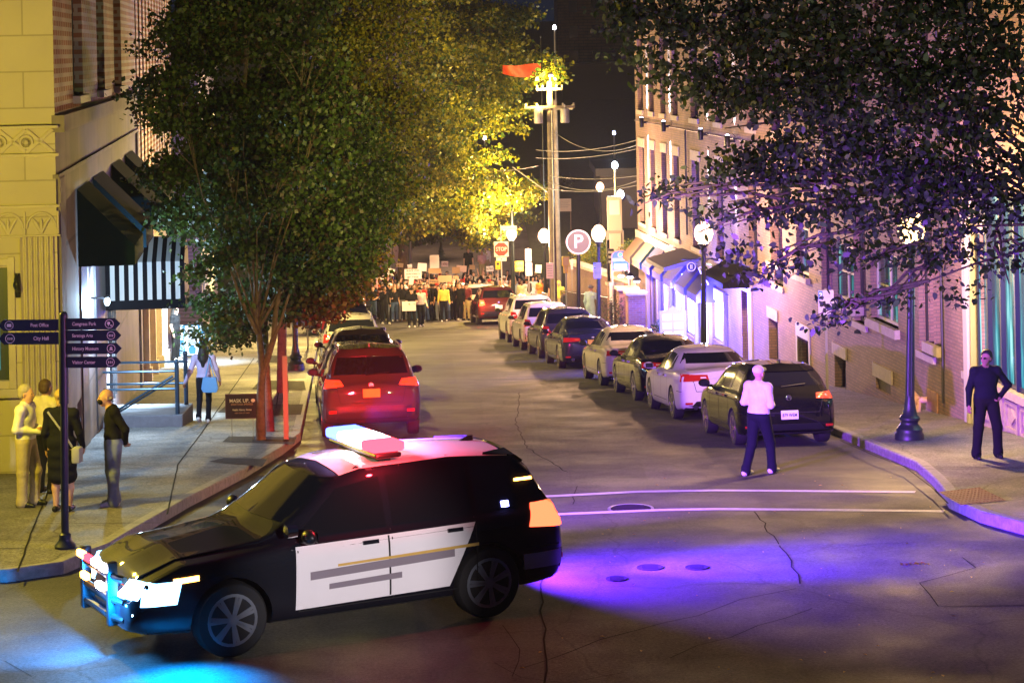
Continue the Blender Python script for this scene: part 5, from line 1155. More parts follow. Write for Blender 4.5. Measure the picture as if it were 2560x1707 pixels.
p = GP(1900, 1186)
person((p.x, p.y, G(p.y)), yaw(140), 'person in pale cap and white shirt crossing the road behind the black hatchback', None,
       pose(la=(.12, .22, .10), lk=(.11, .05, .5), ra=(-.10, -.20, .09), rk=(-.10, -.16, .5), le=(.25, .05, 1.15), lw=(.12, -.18, 1.12), re=(-.26, .04, 1.14), rw=(-.14, -.20, 1.10), ldir=(-.6, -.7, .1), rdir=(.6, -.7, .1)), CL['white'], CL['navy'], CL['shoe_w'], M['skin'], CL['white'], 'cap', dict(fat=1.12, legs=1.08), sc=1.0)
p = GP(2468, 1144, .15)
def glasses(t, J):
    hd = Vector(J['head']); R = Matrix.Rotation(-.75, 3, 'Z'); mb = MB()
    for s in (1, -1):
        c_ = R @ Vector((s * .033, -.105, .014)) + hd; mb.ell(c_, (.026, .012, .017), 10, 6); e_ = R @ Vector((s * .082, .01, .014)) + hd; mb.tube([c_ + R @ Vector((s * .02, 0, 0)), e_], .004, 5)
    mb.build('glasses', M['black'], t)
person((p.x, p.y, G(p.y) + .15), yaw(5), 'man in dark jumper and glasses, hand on hip, by the teal lit shop window', None,
       pose(le=(.40, .08, 1.16), lw=(.22, -.02, .98), ldir=(-.6, -.5, -.4), re=(-.27, .03, 1.12), rw=(-.32, -.10, .88), la=(.19, .02, .09), lk=(.17, -.02, .5), ra=(-.19, -.04, .09), rk=(-.15, -.05, .5)), CL['navy'], CL['black'], M['black'], M['skin_t'], M['hair_k'], 'short', dict(fat=1.18, legs=1.12), sc=1.0, turn=-.75, extra=glasses)
# ---- prototypes for the marchers
random.seed(21)
POSES = [pose(la=(.12, .10, .09), lk=(.11, -.08, .5), ra=(-.1, -.14, .09), rk=(-.1, -.14, .5), lw=(.27, -.14, .91), rw=(-.26, .06, .9)),
         pose(), pose(le=(.30, -.10, 1.55), lw=(.24, -.12, 1.82), re=(-.30, -.1, 1.55), rw=(-.24, -.12, 1.82)),
         pose(re=(-.25, -.12, 1.2), rw=(-.12, -.22, 1.40), la=(.12, -.12, .09), ra=(-.1, .12, .09)), pose(le=(.24, -.02, 1.13), lw=(.14, -.24, 1.08), re=(-.24, -.02, 1.13), rw=(-.14, -.24, 1.08)),
         pose(re=(-.32, -.06, 1.62), rw=(-.28, -.10, 1.90), la=(.14, .05, .09))]
OPTS = [dict(fat=1.05), dict(fat=1.15, sleeve=0), dict(sleeve=0), dict(fat=1.0), dict(fat=1.1, sleeve=0), dict(fat=.95)]
PM = []
for J, o_ in zip(POSES, OPTS):
    V, Fc, lab = sdf_mesh(body_prims(J, fing=False, **o_), .024); t = mobj('body', V.tolist(), Fc.tolist(), [M['skin'], CL['black'], CL['jeans'], CL['shoe_w']], None, lab.tolist(), True); PM.append(t.data); bpy.data.objects.remove(t)
HM = {}
for s in ('short', 'long', 'cap', 'bun', 'hood'):
    V, Fc, lab = sdf_mesh(hair_prims(POSES[1], s), .018, .02); t = mobj('hair', V.tolist(), Fc.tolist(), [M['hair_k']], None, None, True); HM[s] = t.data; bpy.data.objects.remove(t)
def marcher(x, y, z, rz, pi, top, bot, sho, skin, hm, hs, sc, label, group='people marching in the crowd', leg=True):
    t = empty('person', (x, y, z), rz, label, 'person', group); t.scale = (sc,) * 3
    b = bpy.data.objects.new('body', PM[pi]); C.objects.link(b); b.parent = t
    for i, m_ in enumerate((skin, top, bot, sho)): b.material_slots[i].link = 'OBJECT'; b.material_slots[i].material = m_
    h = bpy.data.objects.new('cap' if hs == 'cap' else ('hood' if hs == 'hood' else 'hair'), HM[hs]); C.objects.link(h); h.parent = t; h.material_slots[0].link = 'OBJECT'; h.material_slots[0].material = hm
    return t
TOPN = [('black', 22), ('navy', 4), ('white', 5), ('grey', 3), ('maroon', 2), ('tan', 2), ('cream', 3), ('red', 1), ('olive', 2), ('blue', 1), ('pink', 1), ('green', 1)]
tops = [n for n, w in TOPN for _ in range(w)]
BOTN = ['jeans', 'jeans', 'black', 'navy', 'jeans_p', 'khaki', 'grey', 'jeans']
HRN = [('short', 'hair_k', 'short black hair'), ('short', 'hair_b', 'short brown hair'), ('long', 'hair_k', 'long black hair'), ('long', 'hair_b', 'long brown hair'), ('bun', 'hair_b', 'brown hair in a bun'), ('long', 'hair_y', 'long blond hair'), ('cap', 'CLblack', 'black cap'), ('cap', 'CLwhite', 'white cap'), ('cap', 'CLred', 'red cap'), ('hood', 'CLblack', 'dark hood up'), ('short', 'hair_g', 'grey hair')]
CN = dict(jeans='blue jeans', jeans_p='pale jeans', black='black trousers', navy='navy trousers', khaki='khaki trousers', grey='grey trousers')
PNAME = ['mid-stride', 'standing with arms down', 'with both arms raised', 'with a hand at the chest', 'with hands held together', 'with one fist raised']
used = set(); CROWD = []
rows = [(106.0, 950, 1196, 24, 'front row'), (107.6, 930, 1200, 24, 'second row'), (109.4, 905, 1215, 24, 'third row'), (111.4, 900, 1240, 26, 'fourth row'), (113.6, 905, 1300, 27, 'fifth row'), (116.2, 920, 1330, 25, 'sixth row'), (119.5, 930, 1330, 20, 'last row')]
WHERE = ['tree side', 'inner tree side', 'centre', 'past centre', 'car side', 'stop sign side']
for ri, (y0, u0, u1, n, rn) in enumerate(rows):
    for k in range(n):
        u = u0 + (u1 - u0) * (k + .5) / n + random.uniform(-6, 6); y = y0 + random.uniform(-.5, .5); x = (u - 1280 + .02 * 600) * y / F
        if 9.0 < (NX * x + NY * y) < 10.6 and y < 112: continue
        tp = random.choice(tops); bt = random.choice(BOTN); hs, hm, hn = random.choice(HRN); pi = random.choice([0, 0, 0, 1, 1, 3, 4] + ([2, 5, 5] if ri > 0 else [])); sk = random.choice([0, 0, 0, 0, 1, 2])
        if ri == 0 and tp in ('white', 'cream', 'pink'): tp = 'black'
        wi = WHERE[min(5, int(6 * (u - 880) / 460))]
        mk = lambda: f'marcher in {tp} top, {CN[bt]}, {hn}, {rn}, {wi}'
        lab = mk(); tries = 0
        while lab in used and tries < 200: tries += 1; tp = random.choice(tops); hs, hm, hn = random.choice(HRN); bt = random.choice(BOTN); lab = mk()
        used.add(lab); h_m = CL[hm[2:]] if hm.startswith('CL') else M[hm]
        sc = random.uniform(.93, 1.04); z = G(y)
        CROWD.append((u, y, marcher(x, y, z, random.uniform(-.5, .5), pi, CL[tp], CL[bt], CL[random.choice(['shoe_w', 'shoe_k', 'shoe_b'])], SK_[sk], h_m, hs, sc, lab)))
def solo(u, v, y, rz, pi, top, bot, hm, hs, lab, sk=0, sc=1.0, up=0.0, grp=None, dz=0.0):
    p = W(u, v, y); return marcher(p.x, y, G(y) + up + dz, rz, pi, CL[top], CL[bot], CL['shoe_w'], SK_[sk], hm, hs, sc, lab, grp)
solo(1030, 815, 98.3, .1, 4, 'black', 'black', M['hair_k'], 'cap', 'person in black walking ahead of the march carrying a pale blank board at the waist')
solo(1052, 812, 99.2, .4, 0, 'cream', 'black', M['black'], 'cap', 'person in cream top and dark cap just behind the bearer of the blank board', 1)
solo(962, 805, 103, .6, 3, 'black', 'black', M['hair_k'], 'short', 'photographer in black raising one arm to the face at the tree edge of the march', 1)
solo(900, 800, 103.5, .3, 1, 'black', 'black', CL['black'], 'cap', 'person in black beside the photographer, next to the dark truck-like car', 1)
solo(1110, 790, 104.6, .0, 0, 'yellow', 'navy', M['hair_b'], 'short', 'marcher in yellow vest with white front panel, leading the crowd')
solo(1055, 790, 105.2, -.2, 1, 'red', 'jeans', M['hair_b'], 'long', 'marcher with bright red top among the black-clad front people', 1)
solo(1172, 700, 124.5, .1, 1, 'black', 'black', M['hair_k'], 'short', 'tall person in black T-shirt standing high above the crowd on the slope', 0, 1.03, 0, None, .75)
solo(1206, 700, 126, .3, 4, 'pink', 'khaki', M['hair_y'], 'short', 'onlooker in pink shirt sitting-high on the slope beside the one in white', 0, .97, 0, None, .5)
solo(1216, 700, 127, -.2, 3, 'white', 'khaki', M['hair_g'], 'short', 'onlooker in loose white shirt on the slope behind the stop sign', 0, 1, 0, None, .55)
solo(1242, 705, 118, .2, 1, 'cream', 'khaki', M['hair_g'], 'short', 'onlooker in cream shirt standing in front of the stop sign post', 0, 1.02)
solo(1325, 750, 103, 2.9, 1, 'white', 'grey', M['hair_b'], 'long', 'person in white top with long brown hair seen from behind, near the pink notice')
solo(1398, 770, 99.5, -.1, 4, 'yellow', 'khaki', CL['yellow'], 'hood', 'person in yellow raincoat with hood up looking at a phone', 0, 1.0, .15)
solo(1477, 790, 86.6, 2.5, 3, 'sky', 'sky', CL['grey'], 'cap', 'broad person in pale blue shirt and grey cap walking away by the parking signs', 1, 1.04, .15)
solo(1352, 730, 108, .4, 1, 'orange', 'black', CL['black'], 'cap', 'person in orange jacket under the pink notice, at the park gate', 0, 1, .15)
solo(1362, 730, 110, -.4, 1, 'black', 'black', M['hair_k'], 'short', 'person in black beside the orange jacket at the park gate', 1, 1, .15)
solo(440, 905, 71.5, 1.2, 1, 'black', 'black', M['hair_k'], 'long', 'dark figure standing behind the lit poster board on the sidewalk', 0, 1, .15)
# ================================================================== street lamps
LG = 'globe street lamps along the sidewalks'
def lamp(u, v, y, lab, power, col, gz_=None, base=.15, post=None, h=None, tilt=0.0, visible=True):
    p = W(u, v, y); z0 = G(y) + base; H = p.z - z0
    t = empty('street_lamp', (p.x, y, z0), 0, lab, 'street lamp', LG); pm = post or M['dgreen']; t.rotation_euler = (0, tilt, 0)
    mb = MB(); mb.lathe([(.26, 0), (.26, .10), (.235, .13), (.235, .20), (.17, .26), (.15, .30), (.155, .33), (.185, .36), (.185, .40), (.14, .44), (.11, .56), (.085, .72), (.085, .78)], n=18); mb.build('base', pm, t)
    mb = MB(); hh = H - .42
    vs = []; n = 24; fs = []
    for j, (z, r) in enumerate(((.76, .078), (hh, .055))):
        for k in range(n): a = 2 * PI * k / n; q = r * (1 + (.07 if k % 2 else -.03)); vs.append((q * math.cos(a), q * math.sin(a), z))
    mb.sf = False; mb.add(vs, [(k, (k + 1) % n, n + (k + 1) % n, n + k) for k in range(n)]); mb.lathe([(.06, hh), (.09, hh + .03), (.07, hh + .09), (.13, hh + .16), (.15, hh + .20), (.10, hh + .21)], n=16); mb.build('post', pm, t)
    mb = MB(); mb.lathe([(.09, hh + .20), (.20, hh + .28), (.255, hh + .44), (.23, hh + .60), (.13, hh + .74), (.04, hh + .79)], n=18); mb.build('globe', glow('globe_glass', col, 2.6, True), t)
    mb = MB(); mb.lathe([(.045, hh + .77), (.05, hh + .80), (.015, hh + .86), (.001, hh + .90)], n=12); mb.build('finial', pm, t)
    light('POINT', (0, 0, hh + .46), col, power, t, .12)
    return t
WARM = (1.0, .56, .31)
lamp(1752, 588, 59.3, 'lit warm globe lamp rising behind the parked white sedans by the shop canopy', 1350, WARM, tilt=.02)
lamp(2263, 577, 39.8, 'fluted green-black lamp post beside the hose connection, its lit globe veiled by leaves', 1900, (1, .60, .22), tilt=.03)
lamp(1491, 588, 78.7, 'lit warm globe lamp with parking plate on its post, beside the round P sign', 2300, WARM, tilt=.02)
lamp(1360, 593, 93.9, 'lit warm globe lamp in front of the wooden utility pole', 2700, WARM)
lamp(1279, 588, 107.0, 'lit warm globe lamp just behind the stop sign', 3400, WARM)
lamp(1279, 476, 108.5, 'tall lit lamp whose globe touches the yellow leaves of the big tree', 6000, (1.0, .66, .12), base=.15)
t = lamp(-360, 560, 29.0, 'assumed unseen sodium lamp beside the limestone corner building lighting its front yellow', 1750, (1.0, .76, .06))  # assumed out of view, from the yellow light on the facade and figures
lamp(733, 600, 65, 'assumed lamp wrapped in the foliage of the sidewalk trees, glowing pale through leaves', 2600, (1.0, .74, .2))  # assumed among the leaves, from pale glows and lit foliage there
lamp(772, 460, 89, 'added hidden lamp brightening the tall yellow-green tree', 9000, (1.0, .70, .20))  # added out of sight behind the nearer trees to light the leaves
lamp(1500, 470, 140, 'added globe lamp on the dark slope behind the round P sign', 1600, WARM)  # added to brighten the slope behind the crowd
lamp(1100, 480, 138, 'added globe lamp behind the yellow tree over the sloping street', 2200, WARM)  # another lamp added for light on the rising road
lamp(3300, 600, 11.5, 'added unseen fill lamp on the near side of the junction', 4200, (1.0, .86, .82)) if False else None
def pole_lamp(u, v, y, lab, col, power, r=.16, arm=.5):
    p = W(u, v, y); z0 = G(y); H = p.z - z0; t = empty('pole_lamp', (p.x, y, z0), 0, lab, 'street lamp')
    mb = MB(); mb.tube([(0, 0, 0), (0, 0, H - .15)], [.11, .06], 10); mb.build('post', M['steel'], t)
    mb = MB(); mb.lathe([(.07, H - .16), (.12, H - .12), (r, H), (r * .8, H + r * .8), (.03, H + r * 1.3)], n=16); mb.build('globe', glow('pole_globe', col, 14, True), t)
    light('POINT', (0, 0, H), col, power, t, .1); return t
COOL = (.80, .95, 1.0)
pole_lamp(1537, 414, 112, 'taller of the two bright white pole lamps beside the brick building', COOL, 900)
pole_lamp(1551, 487, 98, 'lower bright white pole lamp on a grey post with a meter box', COOL, 900)
pole_lamp(1386, 68, 150, 'small white lamp high above the utility pole, past the tree edge', (.9, .9, 1), 60, .1)
pole_lamp(1212, 345, 170, 'tiny pinkish lamp seen within the yellow tree', (1, .7, .6), 120, .12)
pole_lamp(1535, 332, 190, 'faint bluish lamp far off in the dark above the street', (.5, .55, 1), 40, .12)
# ================================================================== utility poles, wires
def upole(u, vt, y, lab, arms, lampon=False, r=.17):
    p = W(u, vt, y); z0 = G(y); H = p.z - z0; t = empty('utility_pole', (p.x, y, z0), 0, lab, 'utility pole', 'wooden utility poles')
    mb = MB(); mb.tube([(0, 0, 0), (0, 0, H)], [r, r * .68], 14); mb.build('pole', M['wood'], t)
    for z, w in arms:
        mb = MB(); mb.box(-w, -.2, H - z - .05, w, -.1, H - z + .05); mb.build('crossarm', M['wood'], t)
        mb = MB()
        for k in (-1, -.55, .55, 1): mb.lathe([(.03, 0), (.05, .03), (.03, .06), (.05, .09), (.02, .12)], (k * w * .95, -.15, H - z + .05), 10)
        mb.build('insulator', mat('porcelain', (.4, .36, .32), .3), t)
    return t, H, p
t, UH, up_ = upole(1373, 205, 93.6, 'tall wooden utility pole with crossarm and two grey transformers', [(.3, .55), (1.05, 1.05)])
for x in (-.48, .62):
    mb = MB(); mb.lathe([(.001, -.62), (.17, -.62), (.19, -.58), (.19, -.06), (.17, -.02), (.001, 0)], (x, -.2, UH - 1.1), 16); mb.tube([(x, -.2, UH - 1.1), (x, -.2, UH - .95)], .03, 6); mb.build('transformer', mat('transformer_grey', (.42, .40, .38), .5, .2), t)
mb = MB(); mb.tube([(0, -.2, UH - .1), (.05, -.9, UH + .35), (.05, -1.2, UH + .35)], .03, 6); mb.box(-.06, -1.6, UH + .28, .16, -1.15, UH + .40, .04); a = mb.build('lamp_arm', M['steel'], t)
mb = MB(); mb.box(-.04, -1.55, UH + .24, .14, -1.25, UH + .285, .02); mb.build('lamp_lens', glow('cobra_lens', (1, .82, .45), 40), a); light('SPOT', (.05, -1.4, UH + .1), (1, .70, .18), 9000, t, .08, (-6.5, 18, UH - 3.5), 85, .8)
mb = MB(); mb.tube([(.05, -.18, 0.5), (.08, -.17, UH - 1.2)], .035, 8); mb.tube([(-.15, -.1, UH - 4.6), (-1.6, 1.5, UH - 3.6)], .03, 6); mb.build('conduit', M['steel'], t)
t2, H2, p2 = upole(1387, 250, 101, 'second slimmer utility pole close behind the tall one', [(.4, .8)], r=.15)
up3 = W(1700, 300, 130)
def wire(a, b, sag, lab, r=.012, m='frame_d'):
    pts = [a.lerp(b, i / 14) - Vector((0, 0, sag * 4 * (i / 14) * (1 - i / 14))) for i in range(15)]; o = Vector(pts[0])
    mb = MB(); mb.tube([p - o for p in pts], r, 5); q = mb.build('overhead_wire', m if not isinstance(m, str) else M[m], None); q.location = o; tag(q, lab, 'wire', 'overhead wires')
wm = mat('wire_sheath', (.25, .25, .26), .5)
def PZ(u, v, y): return W(u, v, y)
for (u0, v0, y0, u1, v1, y1, s, lab) in [
    (1330, 463, 93.4, 1594, 463, 82.4, .25, 'thick slack wire from the tall utility pole to the brick corner, lowest of the bundle'), (1370, 455, 93.4, 1594, 452, 82.4, .35, 'looping wire bundle between utility pole and brick corner, upper strand'),
    (1375, 440, 93.4, 1594, 440, 82.4, .12, 'straight thin wire above the looping bundle'), (1340, 375, 93.4, 1594, 350, 82.4, .2, 'thin wire sagging across the dark gap under the faint blue lamp'), (1385, 330, 101, 1594, 362, 82.4, .5, 'thin wire from the slim pole down to the brick wall'),
    (1340, 395, 93.4, 1594, 372, 82.4, .15, 'faint lower wire across the dark gap beside the brick building'), (1345, 415, 93.4, 1100, 400, 130, .4, 'wire running from the tall pole into the yellow tree')]:
    wire(W(u0, v0, y0), W(u1, v1, y1), s, lab, .014, wm)
# flag on a thin pole
p = W(1352, 95, 101); z0 = G(101); t = empty('flagpole', (p.x, 101, z0), 0, 'thin flagpole with an orange-red flag blowing toward the big tree', 'flagpole')
mb = MB(); mb.tube([(0, 0, 0), (0, 0, p.z - z0)], [.035, .02], 8); mb.ell((0, 0, p.z - z0 + .05), (.05, .05, .05), 8, 6); mb.build('pole', M['black'], t)
zf = W(1352, 160, 101).z - z0; mb = MB(); vs = []; nx = 16
for j in range(7):
    for i in range(nx + 1):
        s = i / nx; vs.append((-1.75 * s, .16 * math.sin(s * 9 + j * .3) * s, zf - (.72 * (1 - s * .45)) * j / 6 - .05 * s + .03 * math.sin(s * 7)))
mb.sf = True; mb.add(vs, [(j * (nx + 1) + i, j * (nx + 1) + i + 1, (j + 1) * (nx + 1) + i + 1, (j + 1) * (nx + 1) + i) for j in range(6) for i in range(nx)]); mb.build('flag', leafmat('flag_cloth', (.75, .08, .02), (.8, .14, .04), trans=.5), t)
# ================================================================== signs
def signpost(u, vb, y, up, name, lab, cat, grp=None, tilt=0.0):
    p = W(u, vb, y); t = empty(name, (p.x, y, G(y) + up), 0, lab, cat, grp); t.rotation_euler = (0, tilt, 0); return t, p
def zz(u, v, y, up): return W(u, v, y).z - G(y) - up
# stop sign
y = 104.5; t, p = signpost(1255, 720, y, .15, 'stop_sign', 'red octagon stop sign on a white square board with a round-headed post', 'stop sign')
zt_, zb_ = zz(1255, 605, y, .15), zz(1255, 641, y, .15); c = (zt_ + zb_) / 2; r = (zt_ - zb_) / 2
mb = MB(); mb.box(-.025, 0, 0, .025, .04, zt_); mb.build('post', M['steel'], t)
mb = MB(); mb.box(-r * 1.02, -.03, zb_ - .02, r * 1.02, -.005, zt_ + .02, .01); b = mb.build('backboard', M['signw'], t)
def octa(r, a0=PI / 8): return [(r * math.cos(a0 + k * PI / 4), c + r * math.sin(a0 + k * PI / 4)) for k in range(8)]
mb = MB(); mb.prism(octa(r * .98), -.045, -.032, 'y'); mb.build('octagon', M['stop'], b)
mb = MB(); text_mb(mb, 'STOP', 0, -.052, c, r * .78, .006, sx=.82); mb.build('stop_lettering', M['signw'], b)
mb = MB(); mb.box(-.24, -.03, zb_ - .22, .24, -.01, zb_ - .04, .005); q = mb.build('lower_plate', M['signw'], t)
mb = MB(); text_mb(mb, '4', 0, -.034, zb_ - .13, .13); mb.build('plate_lettering', M['stop'], q)
mb = MB(); mb.box(-.02, -.03, zt_ + .55, .75, -.01, zt_ + .75, .005); mb.tube([(0, .02, zt_), (0, .02, zt_ + .8)], .02, 6); mb.build('street_name_blade', M['signw'], t)
# P sign
y = 84.0; t, p = signpost(1446, 800, y, .15, 'parking_sign', 'large round sign with a white ring and letter P on a black post', 'parking sign', None, .015)
c = zz(1434, 605, y, .15); r = 31 * y / F
mb = MB(); mb.tube([(0, 0, 0), (0, 0, c)], .075, 12); mb.lathe([(.13, 0), (.13, .3), (.09, .4)], n=14); mb.build('post', M['black'], t)
mb = MB(); mb.lathe([(r * .9, -.06), (r * .9, 0), (.001, 0)], (0, -.03, c), 40, 'y'); d = mb.build('disc', mat('disc_tan', (.17, .15, .14), .6), t)
mb = MB(); mb.lathe([(r * .88, -.10), (r, -.10), (r, -.0), (r * .88, 0), (r * .88, -.10)], (0, -.03, c), 40, 'y'); mb.build('ring', mat('neon_ring', (.8, .7, .7), .4, emit=(1, .72, .66), es=.25), d)
mb = MB(); text_mb(mb, 'P', 0, -.12, c, r * 1.55, .04, sx=1.0); mb.build('letter', mat('neon_letter', (.8, .75, .8), .4, emit=(1, .85, .88), es=.3), d)
# parking-hours plates
M['plate_face'] = mat('plate_face', (.36, .34, .40), .5)
def hours(u0, v0, u1, v1, y, lab, m='plate_face', post=True, tx=(('2', .3, 'blue', 'TWO HR\nPARKING'), ), up=.15, vb=None, two=True):
    uc = (u0 + u1) / 2; t, p = signpost(uc, v1, y, up, 'parking_plate', lab, 'parking sign', 'parking plates on posts'); w = (u1 - u0) / 2 * y / F; zt_, zb_ = zz(uc, v0, y, up), zz(uc, v1, y, up); h = zt_ - zb_
    if post: mb = MB(); mb.box(-.02, 0, 0, .02, .03, zt_ + .03); mb.box(-.03, .002, 0, -.02, .03, zt_ + .03); mb.build('post', mat('post_dull', (.16, .15, .14), .6, .3), t)
    mb = MB(); mb.box(-w, -.02, zb_ + h * .01, w, -.004, zt_, .006); q = mb.build('plate', M[m], t)
    mb = MB()
    if two: mb.box(-w * .96, -.026, zt_ - h * .36, -w * .42, -.021, zt_ - h * .03)
    if two: mb.build('blue_field', M['blue'], q)
    mb = MB()
    if two: text_mb(mb, '2', -w * .68, -.03, zt_ - h * .2, h * .26, .004); mb.build('numeral', M['signw'], q)
    mb = MB(); 
    if two: text_mb(mb, 'HOUR', w * .28, -.024, zt_ - h * .12, h * .11, .003, sx=.8); text_mb(mb, 'PARKING', w * .28, -.024, zt_ - h * .26, h * .10, .003, sx=.62); text_mb(mb, '9 AM-6 PM', 0, -.024, zt_ - h * .64, h * .15, .003, sx=.68)
    else:
        for k in range(5): mb.box(-w * .7, -.024, zt_ - h * (.18 + .15 * k), w * .7, -.021, zt_ - h * (.22 + .15 * k))
    mb.build('plate_lettering', M['grey'], q); return t
hours(2046, 725, 2085, 789, 44.6, 'white two-hour parking plate on the slim post between the black hatchback and the brick wall')
hours(1484, 656, 1503, 697, 78.4, 'lilac-white parking plate on the blue lit lamp post', post=False)
hours(1313, 622, 1329, 655, 96, 'upper white plate held above the marchers near the stop sign', two=False)
hours(1314, 657, 1331, 690, 95.6, 'pale blue and white parking plate below the tall white one')
t = hours(1366, 657, 1384, 697, 92.5, 'pink lit notice plate on the post in front of the utility pole', 'pinkc', two=False)
hours(1427, 652, 1433, 674, 98, 'narrow cream plate beside the yellow meter box', two=False)
# yellow meter boxes
for u, v0, v1, y, lab in ((1245, 652, 674, 103, 'yellow warning plate with dark dot beside the stop sign post'), ):
    t, p = signpost(u, v1, y, .15, 'warning_plate', lab, 'warning sign'); w = .12; zt_, zb_ = zz(u, v0, y, .15), zz(u, v1, y, .15)
    mb = MB(); mb.box(-w, -.03, zb_, w, 0, zt_, .02); q = mb.build('plate', M['yellow'], t); mb = MB(); mb.lathe([(.001, -.035), (.06, -.035), (.06, -.03)], (0, 0, zt_ - .14), 14, 'y'); mb.build('dot', M['ink'], q); mb = MB(); mb.tube([(0, .02, 0), (0, .02, zt_)], .02, 6); mb.build('post', M['steel'], t)
y = 88; t, p = signpost(1415, 683, y, .15, 'yellow_call_box', 'bright yellow call box on a thin post between the poles and the P sign', 'call box'); zt_, zb_ = zz(1415, 641, y, .15), zz(1415, 683, y, .15)
mb = MB(); mb.box(-.15, -.1, zb_ + .28, .15, .1, zt_, .03); mb.box(-.10, -.08, zb_, .08, .08, zb_ + .3, .03); mb.build('box', M['yellow'], t); mb = MB(); mb.tube([(0, 0, 0), (0, 0, zb_)], .03, 8); mb.build('post', M['steel'], t)
# arched shop sign
y = 84.5; t, p = signpost(1553, 760, y, .15, 'arched_sign', 'arched blue sign board with pink edge, green emblem and two white panels, lit from below', 'shop sign'); zt_, zb_ = zz(1553, 625, y, .15), zz(1553, 677, y, .15); w = .34; h = zt_ - zb_
def arch(w, z0, z1, rise): return [(-w, z0), (w, z0), (w, z1 - rise)] + [(w * math.cos(a) * .92, z1 - rise + rise * math.sin(a)) for a in np.linspace(.15, PI - .15, 11)] + [(-w, z1 - rise)]
mb = MB(); mb.prism(arch(w, zb_, zt_, .16), -.04, .0, 'y'); b = mb.build('board', mat('sign_pink', (.7, .35, .45), .5), t)
mb = MB(); mb.prism(arch(w * .9, zb_ + .04, zt_ - .035, .14), -.052, -.042, 'y'); mb.build('blue_face', mat('sign_face', (.04, .14, .38), .5, emit=(.05, .2, .6), es=.3), b)
mb = MB(); mb.lathe([(.001, -.062), (.1, -.062), (.1, -.054)], (0, 0, zt_ - .17), 18, 'y'); mb.build('emblem_disc', mat('emblem_pink', (.7, .4, .45), .5), b); mb = MB(); 
for k in range(5): mb.ell((.045 * math.cos(k * 1.257 + .3), -.066, zt_ - .17 + .045 * math.sin(k * 1.257 + .3)), (.035, .008, .035), 8, 6)
mb.build('emblem', mat('emblem_green', (.05, .5, .35), .5, emit=(.05, .6, .4), es=.4), b)
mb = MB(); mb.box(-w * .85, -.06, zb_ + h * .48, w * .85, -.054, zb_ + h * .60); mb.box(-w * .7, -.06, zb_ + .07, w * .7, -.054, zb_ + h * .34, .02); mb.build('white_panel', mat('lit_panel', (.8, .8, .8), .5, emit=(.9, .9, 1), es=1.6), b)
mb = MB(); mb.box(-w, -.02, 0, -w + .06, .02, zb_).cut(); mb.box(w - .06, -.02, 0, w, .02, zb_); mb.each('leg', M['white'], t); mb = MB(); mb.ell((0, -.25, zb_ - .18), (.12, .08, .05)); mb.build('flood_lamp', glow('flood', (.8, .9, 1), 18), t); light('SPOT', (0, -.4, zb_ - .25), (.8, .88, 1), 60, t, .04, (0, 0, zt_), 110)
# brick piers, steps and small lamps near the sign
def brickpier(u, v0, y, w, lab, up=.15):
    p = W(u, v0, y); t = empty('brick_pier', (p.x, y, G(y) + up), TH, lab, 'brick pier', 'brick piers by the entry steps'); h = p.z - G(y) - up
    mb = MB(); mb.box(-w, -w, -.2, w, w, h - .12); mb.build('shaft', M['brick_s'], t); mb = MB(); mb.box(-w - .07, -w - .07, h - .12, w + .07, w + .07, h, .02); mb.build('capstone', M['lintel'], t)
brickpier(1567, 716, 80.5, .34, 'low brick pier with stone cap nearer the arched sign'); brickpier(1588, 727, 77.0, .3, 'brick pier with stone cap touching the shop corner'); brickpier(1536, 705, 86, .25, 'slim brick pier behind the white notice')
for u, v, y, lab in ((1575, 690, 83, 'small conical garden lamp nearer the arched sign'), (1592, 701, 81, 'small conical garden lamp nearer the shop corner')):
    p = W(u, v, y); t = empty('garden_lamp', (p.x, y, G(y) + .15), 0, lab, 'garden lamp'); h = p.z - G(y) - .15; mb = MB(); mb.tube([(0, 0, 0), (0, 0, h)], .02, 6); mb.build('post', M['black'], t); mb = MB(); mb.lathe([(.001, .16), (.16, .02), (.15, .0)], (0, 0, h), 14); mb.build('shade', M['black'], t); mb = MB(); mb.lathe([(.10, -.08), (.12, .0), (.001, .01)], (0, 0, h), 12); mb.build('bulb', glow('garden_bulb', (.75, .75, 1), 5), t)
mb = MB(); p = W(1528, 760, 84); t = empty('metal_notice', (p.x, 84, G(84) + .15), 0, 'tall narrow white notice beside the arched sign', 'notice'); h = W(1528, 706, 84).z - G(84) - .15; mb.box(-.06, -.02, h - .75, .06, .02, h, .01); mb.build('panel', M['signw'], t); mb = MB(); mb.box(-.03, 0, 0, .03, .04, h); mb.build('post', M['black'], t)
# signal with stacked louvres on a dark pole
p = W(1520, 600, 90); t = empty('signal_pole', (p.x, 90, G(90) + .15), 0, 'dark pole with stacked pale louvred signal boxes, behind the parking-plate lamp', 'signal pole'); h = p.z - G(90) - .15
mb = MB(); mb.tube([(0, 0, 0), (0, 0, h)], .06, 8); mb.build('pole', M['black'], t)
for z0 in (h - .35, h - 1.75):
    mb = MB(); mb.box(-.02, -.2, z0 - .6, .22, -.02, z0, .02); q = mb.build('signal_box', M['black'], t); mb = MB()
    for k in range(3): mb.box(.0, -.28, z0 - .17 - .19 * k, .2, -.2, z0 - .08 - .19 * k)
    mb.build('louvre', M['signw'], q)
